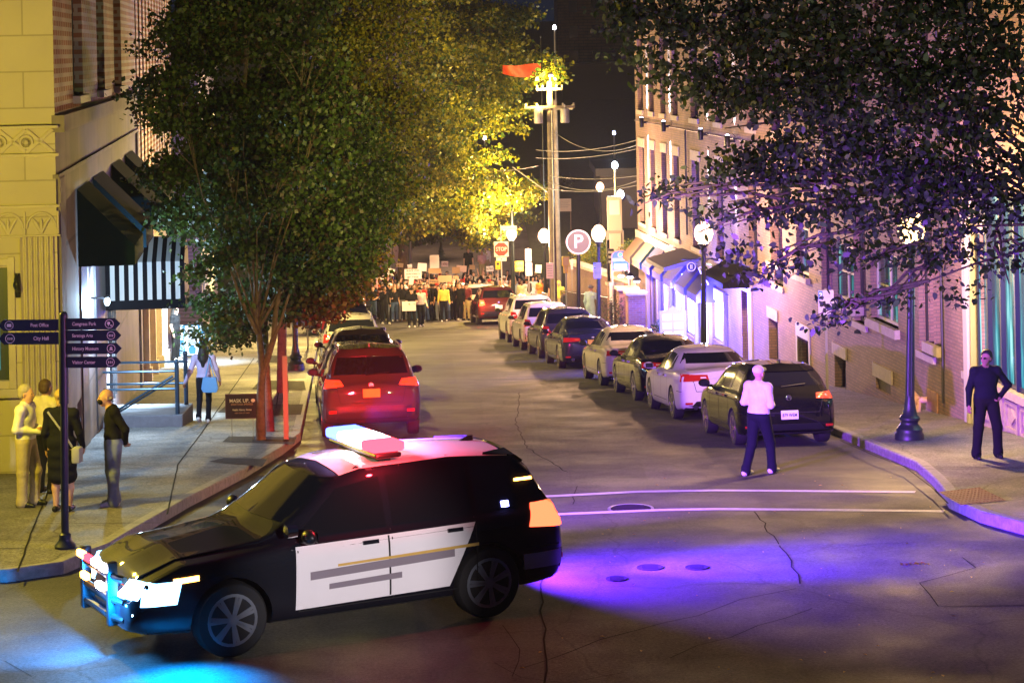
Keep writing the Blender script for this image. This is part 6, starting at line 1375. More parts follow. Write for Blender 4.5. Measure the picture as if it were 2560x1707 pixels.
# meter box on the lower white pole lamp
p = W(1538, 520, 97.5); t = empty('meter_box', (p.x, 97.5, p.z), 0, 'cream meter boxes stacked on a grey post under the white lamp', 'meter box'); mb = MB(); mb.box(-.35, 0, -1.0, .3, .3, .5, .03); mb.box(-.28, 0, -3.2, .25, .2, -1.1, .03); mb.build('box', mat('box_cream', (.4, .36, .3), .6), t); mb = MB(); mb.box(-.25, -.03, -.3, .2, 0, .35, .02); mb.build('door', mat('box_pale', (.7, .65, .55), .5), t); mb = MB(); mb.box(-.4, .05, G(97.5) - p.z, .35, .25, -1.0); mb.build('post', mat('box_grey', (.25, .22, .2), .7), t)
# iron fence with hedge behind the P sign
p0, p1 = W(1395, 690, 100), W(1530, 740, 86); f0 = Vector((p0.x, 100, G(100) + .15)); f1 = Vector((p1.x, 86.5, G(86.5) + .15))
t = empty('iron_fence', f0, 0, 'black iron picket fence running behind the yellow raincoat and the P sign', 'fence'); d = f1 - f0; mb = MB(); n = 60
for k in range(n + 1): q = d * (k / n); mb.box(q.x - .012, q.y - .012, q.z, q.x + .012, q.y + .012, q.z + 1.35)
mb.build('picket', M['black'], t); mb = MB(); mb.tube([Vector((0, 0, 1.3)), d + Vector((0, 0, 1.3))], .025, 6); mb.tube([Vector((0, 0, .2)), d + Vector((0, 0, .2))], .025, 6); mb.build('rail', M['black'], t)
t = empty('retaining_wall', f0 + Vector((.4, 3.5, -.1)), 0, 'low brown retaining wall with pale coping behind the iron fence', 'wall'); mb = MB(); mb.prism([(0, 0), (d.x + 1, d.y + 2.5), (d.x + 1.4, d.y + 2.9), (.4, .4)], -.3, 2.3); mb.build('wall', mat('retaining', (.16, .10, .08), .9, noise=.3), t); mb = MB(); mb.prism([(-.1, -.1), (d.x + 1, d.y + 2.3), (d.x + 1.5, d.y + 3), (.4, .5)], 2.3, 2.42); mb.build('coping', M['lintel'], t)
hedgeorg = f0 + Vector((.8, 4.3, 2.1)); hedged = d
# wayfinding post
pb = GP(163, 1369, .15); y = pb.y; t = empty('wayfinding_sign', (pb.x, y, G(y) + .15), 0, 'black fingerpost with six town direction blades at the sidewalk corner', 'signpost'); t.rotation_euler = (0, .012, 0)
zt_ = W(150, 787, y).z - G(y) - .15
mb = MB(); mb.lathe([(.13, 0), (.135, .03), (.12, .05), (.085, .09), (.075, .12), (.075, .17), (.055, .19)], n=18); mb.build('base', M['navy'], t)
mb = MB(); mb.tube([(0, 0, .1), (0, 0, zt_ * .99)], .048, 16); mb.tube([(-.0, 0, zt_ * .62), (0, 0, zt_)], .06, 16); mb.ell((0, 0, zt_ + .01), (.05, .05, .03), 12, 8); mb.tube([(-.035, -.02, zt_), (-.03, -.02, zt_ + .035), (.0, -.02, zt_ + .04)], .006, 5); mb.build('post', M['navy'], t)
def blade(v0, v1, txt, dr, ln, icon):
    zc = (W(150, v0, y).z + W(150, v1, y).z) / 2 - G(y) - .15; h = abs(W(150, v0, y).z - W(150, v1, y).z) / 2; mb = MB(); s = dr
    pts = [(s * .05, zc - h), (s * (ln - h * .95), zc - h), (s * ln, zc), (s * (ln - h * .95), zc + h), (s * .05, zc + h)]
    mb.prism(pts if s > 0 else pts[::-1], -.062, -.045, 'y'); b = mb.build('blade', M['navy'], t)
    mb = MB(); text_mb(mb, txt, s * (.12 if s > 0 else .17), -.066, zc, h * .88, .003, align='LEFT' if s > 0 else 'RIGHT', sx=.82); mb.build('lettering', M['signw'], b)
    mb = MB(); xc = s * (ln - h * 1.95); R_ = h * .78; mb.lathe([(R_, -.004), (R_, 0), (R_ * .88, 0), (R_ * .88, -.004), (R_, -.004)], (xc, -.063, zc), 22, 'y')
    if icon == 'mail': mb.box(xc - R_ * .5, -.067, zc - R_ * .35, xc + R_ * .5, -.063, zc + R_ * .35); 
    elif icon == 'ppl':
        for k in (-1, 0, 1): mb.ell((xc + k * R_ * .42, -.066, zc + R_ * .15), (R_ * .13, .004, R_ * .13), 8, 6); mb.prism([(xc + k * R_ * .42 - R_ * .13, zc), (xc + k * R_ * .42, zc - R_ * .42), (xc + k * R_ * .42 + R_ * .13, zc)][::-1], -.067, -.063, 'y')
    elif icon == 'tree': mb.ell((xc - R_ * .2, -.066, zc + R_ * .15), (R_ * .38, .004, R_ * .38), 12, 8); mb.box(xc - R_ * .25, -.067, zc - R_ * .5, xc - R_ * .15, -.063, zc); mb.box(xc + R_ * .2, -.067, zc - R_ * .45, xc + R_ * .6, -.063, zc - R_ * .25)
    else: mb.box(xc - R_ * .45, -.067, zc - R_ * .4, xc + R_ * .45, -.063, zc - R_ * .25); mb.box(xc - R_ * .3, -.067, zc - R_ * .2, xc + R_ * .3, -.063, zc + R_ * .1); mb.prism([(xc - R_ * .4, zc + R_ * .15), (xc + R_ * .4, zc + R_ * .15), (xc, zc + R_ * .5)], -.067, -.063, 'y')
    mb.build('icon', M['signw'], b)
blade(795, 823, 'Congress Park', 1, .72, 'tree'); blade(825, 851, 'Saratoga Arts', 1, .73, 'ppl'); blade(857, 884, 'History Museum', 1, .735, 'house'); blade(891, 918, 'Visitor Center', 1, .725, 'ppl')
blade(797, 825, 'Post Office', -1, .80, 'mail'); blade(829, 859, 'City Hall', -1, .80, 'ppl')
# mask-up yard sign
p = GP(600, 1100, .15); y = p.y; t = empty('yard_sign', (W(607, 1100, y).x, y, G(y) + .15), 0, 'dark yard sign reading mask up on thin wire legs at the foot of the tree', 'sign'); zt_, zb_ = zz(607, 984, y, .15), zz(607, 1046, y, .15); w = 42 * y / F
mb = MB(); mb.box(-w, -.012, zb_, w, 0, zt_); b = mb.build('board', mat('yard_edge', (.10, .05, .10), .7), t); mb = MB(); mb.box(-w * .95, -.016, zb_ + .02, w * .95, -.013, zt_ - .02); mb.build('face', mat('yard_face', (.035, .02, .045), .7), b)
h = zt_ - zb_; mb = MB(); text_mb(mb, 'MASK UP,', -w * .15, -.02, zt_ - h * .28, h * .2, .003, sx=.95); text_mb(mb, 'Health, History, Horses', 0, -.02, zt_ - h * .64, h * .11, .003, sx=.72); mb.ell((w * .66, -.02, zt_ - h * .27), (.04, .004, .035), 12, 8); mb.build('lettering', M['signw'], b)
mb = MB(); text_mb(mb, 'SARATOGA SPRINGS!', 0, -.02, zt_ - h * .42, h * .11, .003, sx=.85); text_mb(mb, 'KEEP OUR CITY SAFE', 0, -.02, zt_ - h * .77, h * .07, .003, sx=.9); mb.build('small_lettering', mat('yard_orange', (.5, .3, .2), .6), b)
mb = MB(); 
for x in (-.2, .2): mb.tube([(x, -.005, -.1), (x, -.005, zb_ + .1)], .005, 5).cut()
mb.each('leg', M['steel'], t)
# violet lit post next to the tree
p = GP(716, 1098, .15); y = p.y; t = empty('sign_post', (p.x, y, G(y) + .15), 0, 'square sign post lit magenta beside the near tree trunk', 'post'); mb = MB(); mb.box(-.045, -.03, 0, .045, .03, zz(716, 890, y, .15)); mb.build('post', mat('post_grey', (.22, .22, .22), .6), t)
p = GP(770, 870, .15); y = p.y; t = empty('sign_post', (p.x, y, G(y) + .15), 0, 'slim blue lit sign post farther along the tree-lined kerb', 'post'); mb = MB(); mb.tube([(0, 0, 0), (0, 0, 2.6)], .03, 8); mb.build('post', M['steel'], t)
# lit poster board
y = 73.5; t, p = signpost(481, 900, y, .15, 'poster_board', 'blue and white lit poster board with sideways lettering on the sidewalk', 'poster board'); w = 33 * y / F; zt_ = zz(481, 810, y, .15)
mb = MB(); mb.box(-w, -.02, .03, w, .04, zt_, .02); b = mb.build('frame', M['black'], t); mb = MB(); mb.box(-w * .95, -.026, .06, w * .95, -.021, zt_ - .03); mb.build('blue_face', mat('poster_blue', (.03, .22, .5), .5, emit=(.03, .35, .8), es=.6), b)
mb = MB(); mb.prism([(-w * .5, .07), (w * .55, .07), (w * .45, zt_ * .35), (w * .6, zt_ * .62), (w * .45, zt_ - .05), (-w * .5, zt_ - .05), (-w * .6, zt_ * .5)], -.032, -.027, 'y'); mb.build('white_face', mat('poster_white', (.7, .8, .85), .5, emit=(.55, .78, 1), es=.9), b)
mb = MB(); text_mb(mb, 'MAGIC MOON', -w * .76, -.034, zt_ * .5, .19, .004, rot=Matrix.Rotation(-PI / 2, 4, 'Y'), sx=.85); mb.build('lettering', glow('poster_letters', (.9, 1, 1), 1.3), b)
mb = MB(); random.seed(5)
for k in range(9): mb.box(-w * .3, -.034, zt_ * .9 - k * .075, w * random.uniform(.15, .4), -.033, zt_ * .9 - k * .075 + .03)
mb.prism([(-w * .2, .12), (w * .25, .12), (w * .3, .3), (w * .02, .42), (-w * .28, .3)], -.034, -.033, 'y'); mb.build('poster_print', mat('poster_ink', (.05, .3, .55), .6), b)
mb = MB()
for k in range(12): mb.ell((w * random.uniform(.62, .9), -.033, zt_ * random.uniform(.55, .95)), (.035, .003, .035), 5, 4)
mb.build('star_print', glow('poster_star', (.9, 1, 1), 1.2), b)
# A-frame boards, planters by the shops
y = 66.5; p = W(1678, 860, y)
def aboard(u, y, n, lab, w=.42, h=1.35):
    x = nb(n, y); t = empty('menu_board', (x, y, G(y) + .15), TH, lab, 'menu board'); mb = MB(); mb.prism([(-w, .0), (w, 0), (w, h), (w * .4, h + .03), (0, h + .16), (-w * .4, h + .03), (-w, h)], -.05, .0, 'y'); b = mb.build('board', mat('board_grey', (.35, .35, .5), .6), t)
    mb = MB()
    for i in range(2):
        for j in range(4): mb.box(-w * .8 + i * w * .85, -.056, .25 + j * .27, -w * .8 + i * w * .85 + w * .7, -.052, .25 + j * .27 + .2)
    mb.build('notice', mat('notice_lit', (.6, .6, .75), .6, emit=(.6, .6, 1), es=.25), b); mb = MB(); mb.box(-w, -.04, 0, -w + .05, .3, .05).cut(); mb.box(w - .05, -.04, 0, w, .3, .05); mb.each('leg', M['black'], t)
aboard(0, 69.5, 12.2, 'white menu board with gabled top on the sidewalk in front of the blue lit shop')
def pot(y, n, lab, h=.9, r=.35, col='leafb'):
    x = nb(n, y); t = empty('potted_plant', (x, y, G(y) + .15), 0, lab, 'potted plant'); mb = MB(); mb.lathe([(.16, 0), (.24, .35), (.26, .37), (.22, .36), (.001, .33)], n=16); mb.build('pot', mat('pot', (.12, .10, .14), .7), t)
    v, f = [], []
    for k in range(260):
        a = random.uniform(0, 2 * PI); e_ = random.uniform(.1, 1); rr = r * random.random() ** .5; c_ = Vector((rr * math.cos(a), rr * math.sin(a), .4 + h * .6 * random.random() * (1 - .4 * rr / r))); d_ = Vector((math.cos(a), math.sin(a), e_)).normalized() * .12; s_ = d_.cross(Vector((0, 0, 1))).normalized() * .03
        b_ = len(v); v += [c_, c_ + d_ * .5 + s_, c_ + d_, c_ + d_ * .5 - s_]; f.append((b_, b_ + 1, b_ + 2, b_ + 3))
    mobj('foliage', v, f, LEAF['blue'], t)
# round hanging shop sign
bq, zq = WL(1795, 673, A); q = S2W(A - .1, bq, zq); t = empty('hanging_sign', q, TH, 'round black and white shop sign hanging on an iron bracket over the sidewalk', 'shop sign'); mb = MB(); mb.tube([(0, 0, .32), (-1.0, 0, .32)], .02, 6); mb.tube([(-.05, 0, -.3), (-.4, 0, .3)], .015, 6); mb.tube([(-.72, 0, .32), (-.72, 0, .26)], .01, 5); mb.build('bracket', M['black'], t)
mb = MB(); mb.lathe([(.001, -.02), (.15, -.02), (.15, .02), (.001, .02)], (-.72, 0, .1), 24, 'y'); b = mb.build('disc', M['black'], t); mb = MB(); mb.lathe([(.115, -.026), (.135, -.026), (.135, -.021), (.115, -.021), (.115, -.026)], (-.72, 0, .1), 24, 'y'); mb.box(-.75, -.026, .035, -.73, -.021, .165); mb.box(-.71, -.026, .035, -.69, -.021, .165); mb.build('emblem', M['signw'], b)
mb = MB(); mb.tube([(-.35, -.02, .12), (-.5, -.02, .05), (-.42, -.02, -.1), (-.3, -.02, -.25), (-.2, -.02, -.45)], .03, 6); mb.build('scroll', M['signw'], t)
# white fence and board sign on the hill
p = W(995, 655, 128); t = empty('white_fence', (p.x - .2, 128, G(128)), 0, 'pale pink-white board fence beyond the crowd at the tree side', 'fence'); h = W(995, 612, 128).z - G(128)
for k in range(4):
    mb = MB(); x = -.45 + k * .33; mb.prism([(x, k * .9), (x + .30, k * .9 + .25), (x + .30, k * .9 + .32), (x, k * .9 + .07)], .2, h * (1 + .1 * k)); mb.build('board', mat('fence_pale', (.55, .44, .42), .8), t)
p = W(1409, 530, 150); t = empty('notice_board', (p.x, 150, G(150)), 0, 'dim white notice board on two legs standing on the dark slope', 'notice board'); h = W(1409, 497, 150).z - G(150); mb = MB(); mb.box(-.52, -.03, h - .85, .52, .03, h, .01); b = mb.build('board', mat('board_dim', (.45, .42, .40), .7), t); mb = MB()
for k in range(4): mb.box(-.42, -.04, h - .2 - k * .13, .42 - .1 * (k % 2), -.031, h - .14 - k * .13)
mb.build('print', M['grey'], b); mb = MB(); mb.box(-.5, 0, -.2, -.44, .05, h - .85).cut(); mb.box(.44, 0, -.2, .5, .05, h - .85); mb.each('leg', M['wood'], t)
# ================================================================== placards of the march
def placard(u, v0, u1, v1, y, lab, m='signw', lines=None, tilt=0.0, stick=True):
    a, b = W(u, v0, y), W(u1, v1, y); w = abs(b.x - a.x) / 2; h = abs(a.z - b.z) / 2; c_ = (a + b) / 2
    t = empty('placard', (c_.x, y, c_.z - h), 0, lab, 'placard', 'placards held up in the march'); t.rotation_euler = (0, tilt, 0)
    mb = MB(); mb.box(-w, -.008, 0, w, .008, 2 * h); q = mb.build('board', M[m] if isinstance(m, str) else m, t)
    if lines:
        mb = MB(); n = len(lines)
        for i, s in enumerate(lines): mb.cut(); text_mb(mb, s, 0, -.012, 2 * h * (1 - (i + .5) / n), 2 * h / n * .7, .003, sx=min(1.3, 2 * w * .9 / max(.01, len(s) * 2 * h / n * .7 * .62)))
        mb.each('lettering', M['ink'] if m != 'cardy' else M['grey'], q)
    if stick and False: pass
placard(1005, 754, 1040, 773 + 4, 98.0, 'large blank pale board carried at the waist by the person ahead of the march', mat('board_pale', (.66, .58, .62), .7))
placard(1011, 673, 1054, 697, 111, 'wide white placard with four lines of capitals above the crowd', 'signw', ['BLACK LIVES', 'OUR STREETS', 'MATTER'])
placard(1043, 658, 1066, 678, 113, 'white placard tilted above the wide lettered one', 'signw', None, .08)
placard(1074, 638, 1098, 671, 114, 'tallest white placard with a grey strip low on it', 'signw', None, 0)
placard(1071, 671, 1103, 683, 112.5, 'brown cardboard strip directly under the tallest white placard', 'card')
placard(1095, 689, 1130, 705, 109, 'brown cardboard placard held low near the middle of the crowd', 'card', None, -.03)
placard(1130, 668, 1150, 683, 114, 'brown cardboard square beside the camera-carrying marcher', 'card')
placard(1140, 664, 1166, 679, 115, 'pinkish pale placard leaning over the dark car', mat('board_rose', (.5, .36, .32), .8), None, .1)
placard(968, 672, 985, 688, 112, 'small crumpled white placard at the tree side of the crowd', 'signw', None, .2)
placard(1019, 661, 1031, 671, 114, 'tiny white card between the wide lettered placard and the tilted one', 'signw', None, -.1)
placard(1021, 693, 1033, 712, 107.5, 'white megaphone-like card held up at the front', 'signw', None, .15)
placard(1283, 653, 1309, 678, 110, 'bright yellow square placard on a stick by the stop sign', 'cardy', ['VOTE', 'THEM OUT'])
placard(1132, 690, 1147, 702, 110.5, 'small cardboard piece with scribbled lines in the crowd', 'card')
placard(990, 658, 1008, 668, 118, 'small pale card high at the back by the white fence', mat('board_beige', (.5, .42, .36), .8), None, .1)
for u, v, w_, h_, y, lab, m, ln in ((948, 690, 22, 15, 110, 'white placard with two lines, at the tree side edge of the march', 'signw', ['ENOUGH', 'IS ENOUGH']), (925, 700, 16, 12, 109, 'small brown cardboard placard farthest toward the trees', 'card', None), (1112, 660, 17, 13, 117, 'small pale placard behind the tallest white one', 'signw', ['JUSTICE']),
    (1225, 672, 18, 13, 119, 'white placard near the onlookers under the stop sign', 'signw', ['NO PEACE']), (1085, 704, 26, 10, 108, 'low brown cardboard sign at chest height in mid-crowd', 'card', ['STAND UP']), (1180, 668, 14, 11, 120, 'tan card beside the tall person in the black T-shirt', 'card', None), (1345, 672, 16, 20, 112, 'upright white placard between the notices by the utility pole', 'signw', None)):
    placard(u - w_ / 2, v - h_ / 2, u + w_ / 2, v + h_ / 2, y, lab, m, ln, random.uniform(-.1, .1))
# ================================================================== trees
LEAF = dict(near=leafmat('leaf_near', (.03, .045, .035), (.09, .11, .09), (.17, .17, .12)), green=leafmat('leaf_green', (.022, .05, .012), (.075, .13, .022), (.17, .20, .03)), dark=leafmat('leaf_dark', (.018, .032, .014), (.05, .065, .022), (.09, .09, .03)),
            yellow=leafmat('leaf_yellow', (.09, .11, .008), (.28, .25, .012), (.45, .34, .015)), brown=leafmat('leaf_bronze', (.035, .03, .016), (.09, .065, .03), (.12, .08, .03)), blue=leafmat('leaf_shrub', (.02, .04, .02), (.06, .09, .03)))
def leaves(clumps, size, seed, jitter=.4, shape=0, sub=26, tight=.2):
    rs = np.random.RandomState(seed); V = []; n_tot = 0
    for c, r, n in clumps:
        c = np.array(c); r = np.array(r if hasattr(r, '__len__') else (r, r, r)); k = max(1, n // sub)
        d = rs.normal(size=(k, 3)); d /= np.linalg.norm(d, axis=1)[:, None]; rad = rs.uniform(.25, 1.0, (k, 1)) ** .5
        cen = c + d * rad * r; P = np.repeat(cen, sub, 0) + rs.normal(size=(k * sub, 3)) * tight * np.array([1.25, 1.25, .6]); V.append(P)
    P = np.concatenate(V); n = len(P)
    a = rs.normal(size=(n, 3)) + np.array([0, 0, -.35]); a /= np.linalg.norm(a, axis=1)[:, None]
    b = rs.normal(size=(n, 3)); b -= (b * a).sum(1)[:, None] * a; b /= np.linalg.norm(b, axis=1)[:, None]; nn = np.cross(a, b)
    s = size * rs.uniform(.6, 1.3, (n, 1)); L_ = a * s; Wd_ = b * s * (.27 if shape else .4)
    if shape: vs = np.stack([P, P + L_ * .25 + Wd_ + nn * s * .1, P + L_ * .65 + Wd_ * .9 + nn * s * .12, P + L_, P + L_ * .65 - Wd_ * .9 + nn * s * .12, P + L_ * .25 - Wd_ + nn * s * .1], 1); m = 6
    else: vs = np.stack([P, P + L_ * .45 + Wd_, P + L_, P + L_ * .45 - Wd_], 1); m = 4
    return vs.reshape(-1, 3), n, m
def leafobj(name, clumps, size, seed, mats, parent, o, **k):
    V, n, m = leaves([(np.array(c) - np.array(o), r, q) for c, r, q in clumps], size, seed, **k)
    me = bpy.data.meshes.new(name); me.vertices.add(n * m); me.vertices.foreach_set('co', V.astype(np.float32).ravel()); me.loops.add(n * m); me.loops.foreach_set('vertex_index', np.arange(n * m, dtype=np.int32))
    me.polygons.add(n); me.polygons.foreach_set('loop_start', np.arange(0, n * m, m, dtype=np.int32)); me.update(calc_edges=True)
    for q in mats: me.materials.append(q)
    if len(mats) > 1: me.polygons.foreach_set('material_index', np.random.RandomState(seed + 5).choice(len(mats), n, p=[.7] + [.3 / (len(mats) - 1)] * (len(mats) - 1)).astype(np.int32))
    ob = bpy.data.objects.new(name, me); C.objects.link(ob); ob.parent = parent; return ob
def inpoly(x, y, P):
    c = False
    for (a, b), (d, e) in zip(P, P[1:] + P[:1]):
        if (b > y) != (e > y) and x < (d - a) * (y - b) / (e - b) + a: c = not c
    return c
def fill(P, n, y0, y1, r0, r1, cnt, seed, flat=.5):
    rs = random.Random(seed); xs = [p[0] for p in P]; ys = [p[1] for p in P]; out = []
    while len(out) < n:
        u, v = rs.uniform(min(xs), max(xs)), rs.uniform(min(ys), max(ys))
        if not inpoly(u, v, P): continue
        r = rs.uniform(r0, r1); out.append((u, v, rs.uniform(y0, y1), (r * rs.uniform(.9, 1.5), r * 1.1, r * flat * rs.uniform(.7, 1.3)), int(cnt * (r / r0) ** 2 * rs.uniform(.6, 1.2))))
    return out
def tree(u, v, y, lab, trunkpts, clumps, size, mats, seed, tr=.2, up=.15, lk=.42, **k):
    """trunkpts: offsets from the base; clumps: (u, v, depth, radius, count) of crown masses"""
    b = W(u, v, y); b = Vector((b.x, y, G(y) + up)); t = empty('tree', b, 0, lab, 'tree')
    CL_ = [(W(cu, cv, cd), r, n) for cu, cv, cd, r, n in clumps]
    mb = MB(); random.seed(seed); pts = [Vector(q) for q in trunkpts]; n = len(pts)
    mb.tube([Vector((0, 0, -.1))] + pts, [tr * 1.35] + [tr * (1 - .45 * i / n) for i in range(n)], 12); top = pts[-1]
    for c_, r, _ in (CL_ if len(CL_) < 30 else (CL_[::2] if len(CL_) < 60 else CL_[::11])):
        c_ = c_ - b; s = pts[-2].lerp(top, random.random()); mid = s.lerp(c_, .5) + Vector((random.uniform(-.3, .3), random.uniform(-.3, .3), .35)); mb.tube([s, s.lerp(mid, .5) + Vector((0, 0, .15)), mid, c_], [tr * lk, tr * lk * .7, tr * lk * .45, tr * lk * .2], 7)
        rr = r if not hasattr(r, '__len__') else r[0]
        for q in range(5):
            e_ = c_ + Vector((random.gauss(0, 1), random.gauss(0, 1), random.gauss(0, .7))) * rr * .55; s2 = mid.lerp(c_, random.random()); mb.tube([s2, s2.lerp(e_, .5) + Vector((0, 0, .1)), e_], [tr * .12, tr * .08, tr * .03], 5)
    mb.build('trunk', M['bark'], t); leafobj('crown', CL_, size, seed, mats, t, b, **k); return t
# near tree on the west kerb (forked trunk)
tt = tree(652, 1120, 42.3, 'tree with thin forked trunk lit orange, nearest the police car on the sidewalk', [(.02, 0, .9), (.06, 0, 1.35), (.0, .1, 2.0), (-.1, .1, 2.6)],
     fill([(405, 60), (560, -60), (760, -60), (830, 120), (850, 330), (840, 480), (900, 560), (925, 630), (880, 710), (800, 780), (750, 825), (690, 800), (600, 815), (545, 860), (505, 830), (500, 765), (545, 700), (485, 640), (435, 560), (400, 420), (410, 300), (395, 180)], 150, 42.2, 46.5, .34, .6, 330, 1) + [(430, 420, 44, (.3, .3, .2), 260), (560, 775, 42.4, (.4, .3, .25), 500)],
     .105, [LEAF['green'], LEAF['dark'], LEAF['brown']], 101, .075, .15, .3, sub=36, tight=.15)
mb = MB(); mb.tube([(.05, 0, 1.2), (.28, .0, 1.9), (.34, .05, 2.5), (.5, .1, 3.1)], [.07, .055, .045, .03], 8); mb.tube([(.2, 0, 1.7), (.42, -.1, 2.2), (.62, -.1, 2.8)], [.04, .03, .02], 6); mb.tube([(-.02, 0, 2.0), (-.3, 0, 2.6), (-.5, 0, 3.2)], [.05, .04, .02], 6); mb.build('side_limb', M['bark'], tt)
tree(676, 1100, 44.2, 'slim dark tree trunk standing directly behind the forked one', [(-.05, 0, 1.2), (-.08, .1, 2.4), (-.05, .1, 3.4)], [(690, 560, 46.5, (1.1, .8, .8), 2200), (880, 560, 47, (.9, .8, .7), 3000), (900, 430, 47, (.9, .9, .8), 3200), (830, 330, 47, (1, .9, .8), 3000)], .085, [LEAF['green'], LEAF['dark']], 102, .07, .15, .5)
tree(706, 950, 55.5, 'thick-trunked tree in the second soil bed along the sidewalk', [(0, 0, 1.0), (.05, 0, 2.2), (.1, 0, 3.2)],
     fill([(700, -60), (1010, -60), (1040, 150), (1010, 330), (985, 520), (950, 590), (930, 680), (860, 725), (800, 730), (780, 500), (700, 300)], 120, 54, 60, .42, .75, 330, 2), .10, [LEAF['yellow'], LEAF['green'], LEAF['brown']], 103, .115, .15, .3, sub=34, tight=.19)
tree(1010, 700, 119, 'large yellow-green tree glowing in lamp light beside the march', [(0, 0, 2.5), (.2, 0, 5.0), (.2, -1, 8.0)],
     fill([(980, -80), (1230, -80), (1300, 20), (1290, 100), (1325, 170), (1305, 240), (1290, 330), (1325, 420), (1325, 480), (1270, 555), (1200, 598), (1100, 600), (1000, 595), (940, 630), (920, 500), (940, 300)], 190, 107, 115, .62, 1.15, 250, 3) + [(1385, 175, 94.8, (.28, .3, .35), 260), (1370, 190, 94.8, (.25, .25, .3), 220)], .20, [LEAF['yellow'], LEAF['green']], 104, .30, .0, .25, sub=26, tight=.24)
# near tree over the east sidewalk, trunk outside the view
tree(2800, 1250, 30.5, 'near tree with dark and violet lit leaves hanging over the lamp post and brick wall', [(-.2, 0, 2), (-.4, 0, 3.2), (-.6, 0, 4.4)],
     [(2480, 60, 30, (.8, 1.2, .7), 1209), (2330, 80, 30, (1, 1.2, .7), 1411), (2160, 60, 30, (1, 1.2, .6), 1411), (1990, 60, 30.5, (1, 1.2, .6), 1411), (1820, 60, 31, (1, 1.1, .55), 1276), (1660, 60, 31, (.75, 1, .42), 806), (1560, 20, 31, (.35, .6, .25), 297), (1590, 130, 31, (.25, .4, .14), 128),
      (2480, 230, 29.5, (.8, 1.1, .6), 873), (2330, 240, 30, (1, 1.2, .6), 1209), (2160, 230, 30, (1, 1.2, .6), 1276), (2000, 220, 30.5, (1, 1.2, .55), 1209), (1850, 210, 31, (.8, 1, .4), 806), (1710, 190, 31.5, (.6, .8, .28), 496), (1780, 250, 31.5, (.4, .6, .2), 248),
      (2480, 390, 29.5, (.8, 1, .5), 571), (2330, 400, 30, (.9, 1, .5), 873), (2170, 400, 30.5, (.9, 1, .5), 940), (2030, 380, 31, (.8, 1, .45), 739), (1930, 400, 31.5, (.6, .8, .3), 545), (1840, 420, 31.5, (.45, .6, .2), 297), (1700, 470, 32, (.38, .35, .06), 128), (1640, 500, 32, (.25, .25, .05), 68),
      (2490, 520, 30, (.7, .9, .35), 396), (2350, 530, 30.5, (.8, .9, .35), 496), (2210, 520, 31, (.7, .9, .35), 496), (2070, 520, 31, (.6, .8, .3), 396), (1930, 520, 31.5, (.5, .7, .28), 257), (1800, 540, 31.5, (.4, .6, .2), 148), (1840, 630, 31.8, (.35, .4, .12), 99),
      (2480, 640, 30.5, (.6, .7, .25), 208), (2340, 640, 31, (.6, .7, .25), 228), (2200, 640, 31, (.5, .6, .22), 188), (2080, 640, 31.4, (.5, .5, .2), 158), (1960, 650, 31.6, (.4, .5, .15), 128), (1870, 690, 31.8, (.35, .3, .1), 93), (2230, 745, 31.4, (.35, .3, .12), 84), (2130, 765, 31.5, (.3, .3, .1), 86), (2060, 800, 31.6, (.2, .2, .07), 70), (2400, 730, 31, (.35, .3, .15), 80)],
     .105, [LEAF['near'], LEAF['dark']], 105, .26, .15, .13, shape=1, sub=14, tight=.13)
# trees on the slope, shrubs, hedge
tree(1290, 560, 165, 'small dark tree on the slope behind the lamps, nearer the notice board', [(0, 0, 1.2), (0, 0, 2.2)], [(1290, 520, 165, 1.8, 1600), (1330, 500, 166, 1.6, 1400), (1260, 505, 165, 1.2, 900)], .28, [LEAF['dark']], 106, .2, 0)
tree(1360, 560, 172, 'second small dark tree on the slope, behind the utility poles', [(0, 0, 1.2), (0, 0, 2.0)], [(1350, 500, 172, 1.7, 1500), (1390, 480, 173, 1.5, 1300)], .28, [LEAF['dark']], 107, .2, 0)
tree(940, 640, 135, 'dark tree behind the white fence beyond the crowd', [(0, 0, 2), (0, 0, 3)], [(960, 590, 134, (2, 1.5, 1), 2400), (1040, 585, 134, (1.5, 1.3, .8), 1700), (880, 620, 132, (1.6, 1.4, 1.2), 2200)], .2, [LEAF['dark'], LEAF['brown']], 108, .25, 0)
t = empty('hedge', hedgeorg, 0, 'flowering yellow-green hedge above the retaining wall behind the P sign', 'hedge')
leafobj('foliage', [((hedgeorg + hedged * f_ + Vector((.8 + 1 * f_, 1.0 + f_, .25 + .25 * (i % 2)))), (.6, .6, .32), 900) for i, f_ in enumerate(np.linspace(0, 1, 12))], .09, 33, [LEAF['yellow'], LEAF['green']], t, hedgeorg)
random.seed(9); pot(73, 12.7, 'dark blue lit bushy plant in a pot beside the shop entrance', 1.3, .42); pot(75.5, 12.8, 'smaller potted plant closer to the brick pier', .7, .28)
p = Vector((nb(11.9, 80), 80, G(80) + .15)); t = empty('shrub', p, 0, 'straggly shrub in front of the brick piers', 'shrub'); leafobj('foliage', [(p + Vector((0, 0, .5)), (.3, .3, .5), 900), (p + Vector((.1, 0, 1.1)), (.22, .22, .4), 500)], .06, 44, [LEAF['brown'], LEAF['green']], t, p)
# lights given off by lit windows, doorway and shop front
light('AREA', S2W(AW + 1.0, bq * 0 + (47.4 - NY * AW) / NX + 1.2, G(49) + 2.2), (.55, .78, 1), 260, west, .5, name='doorway_light').parent = None
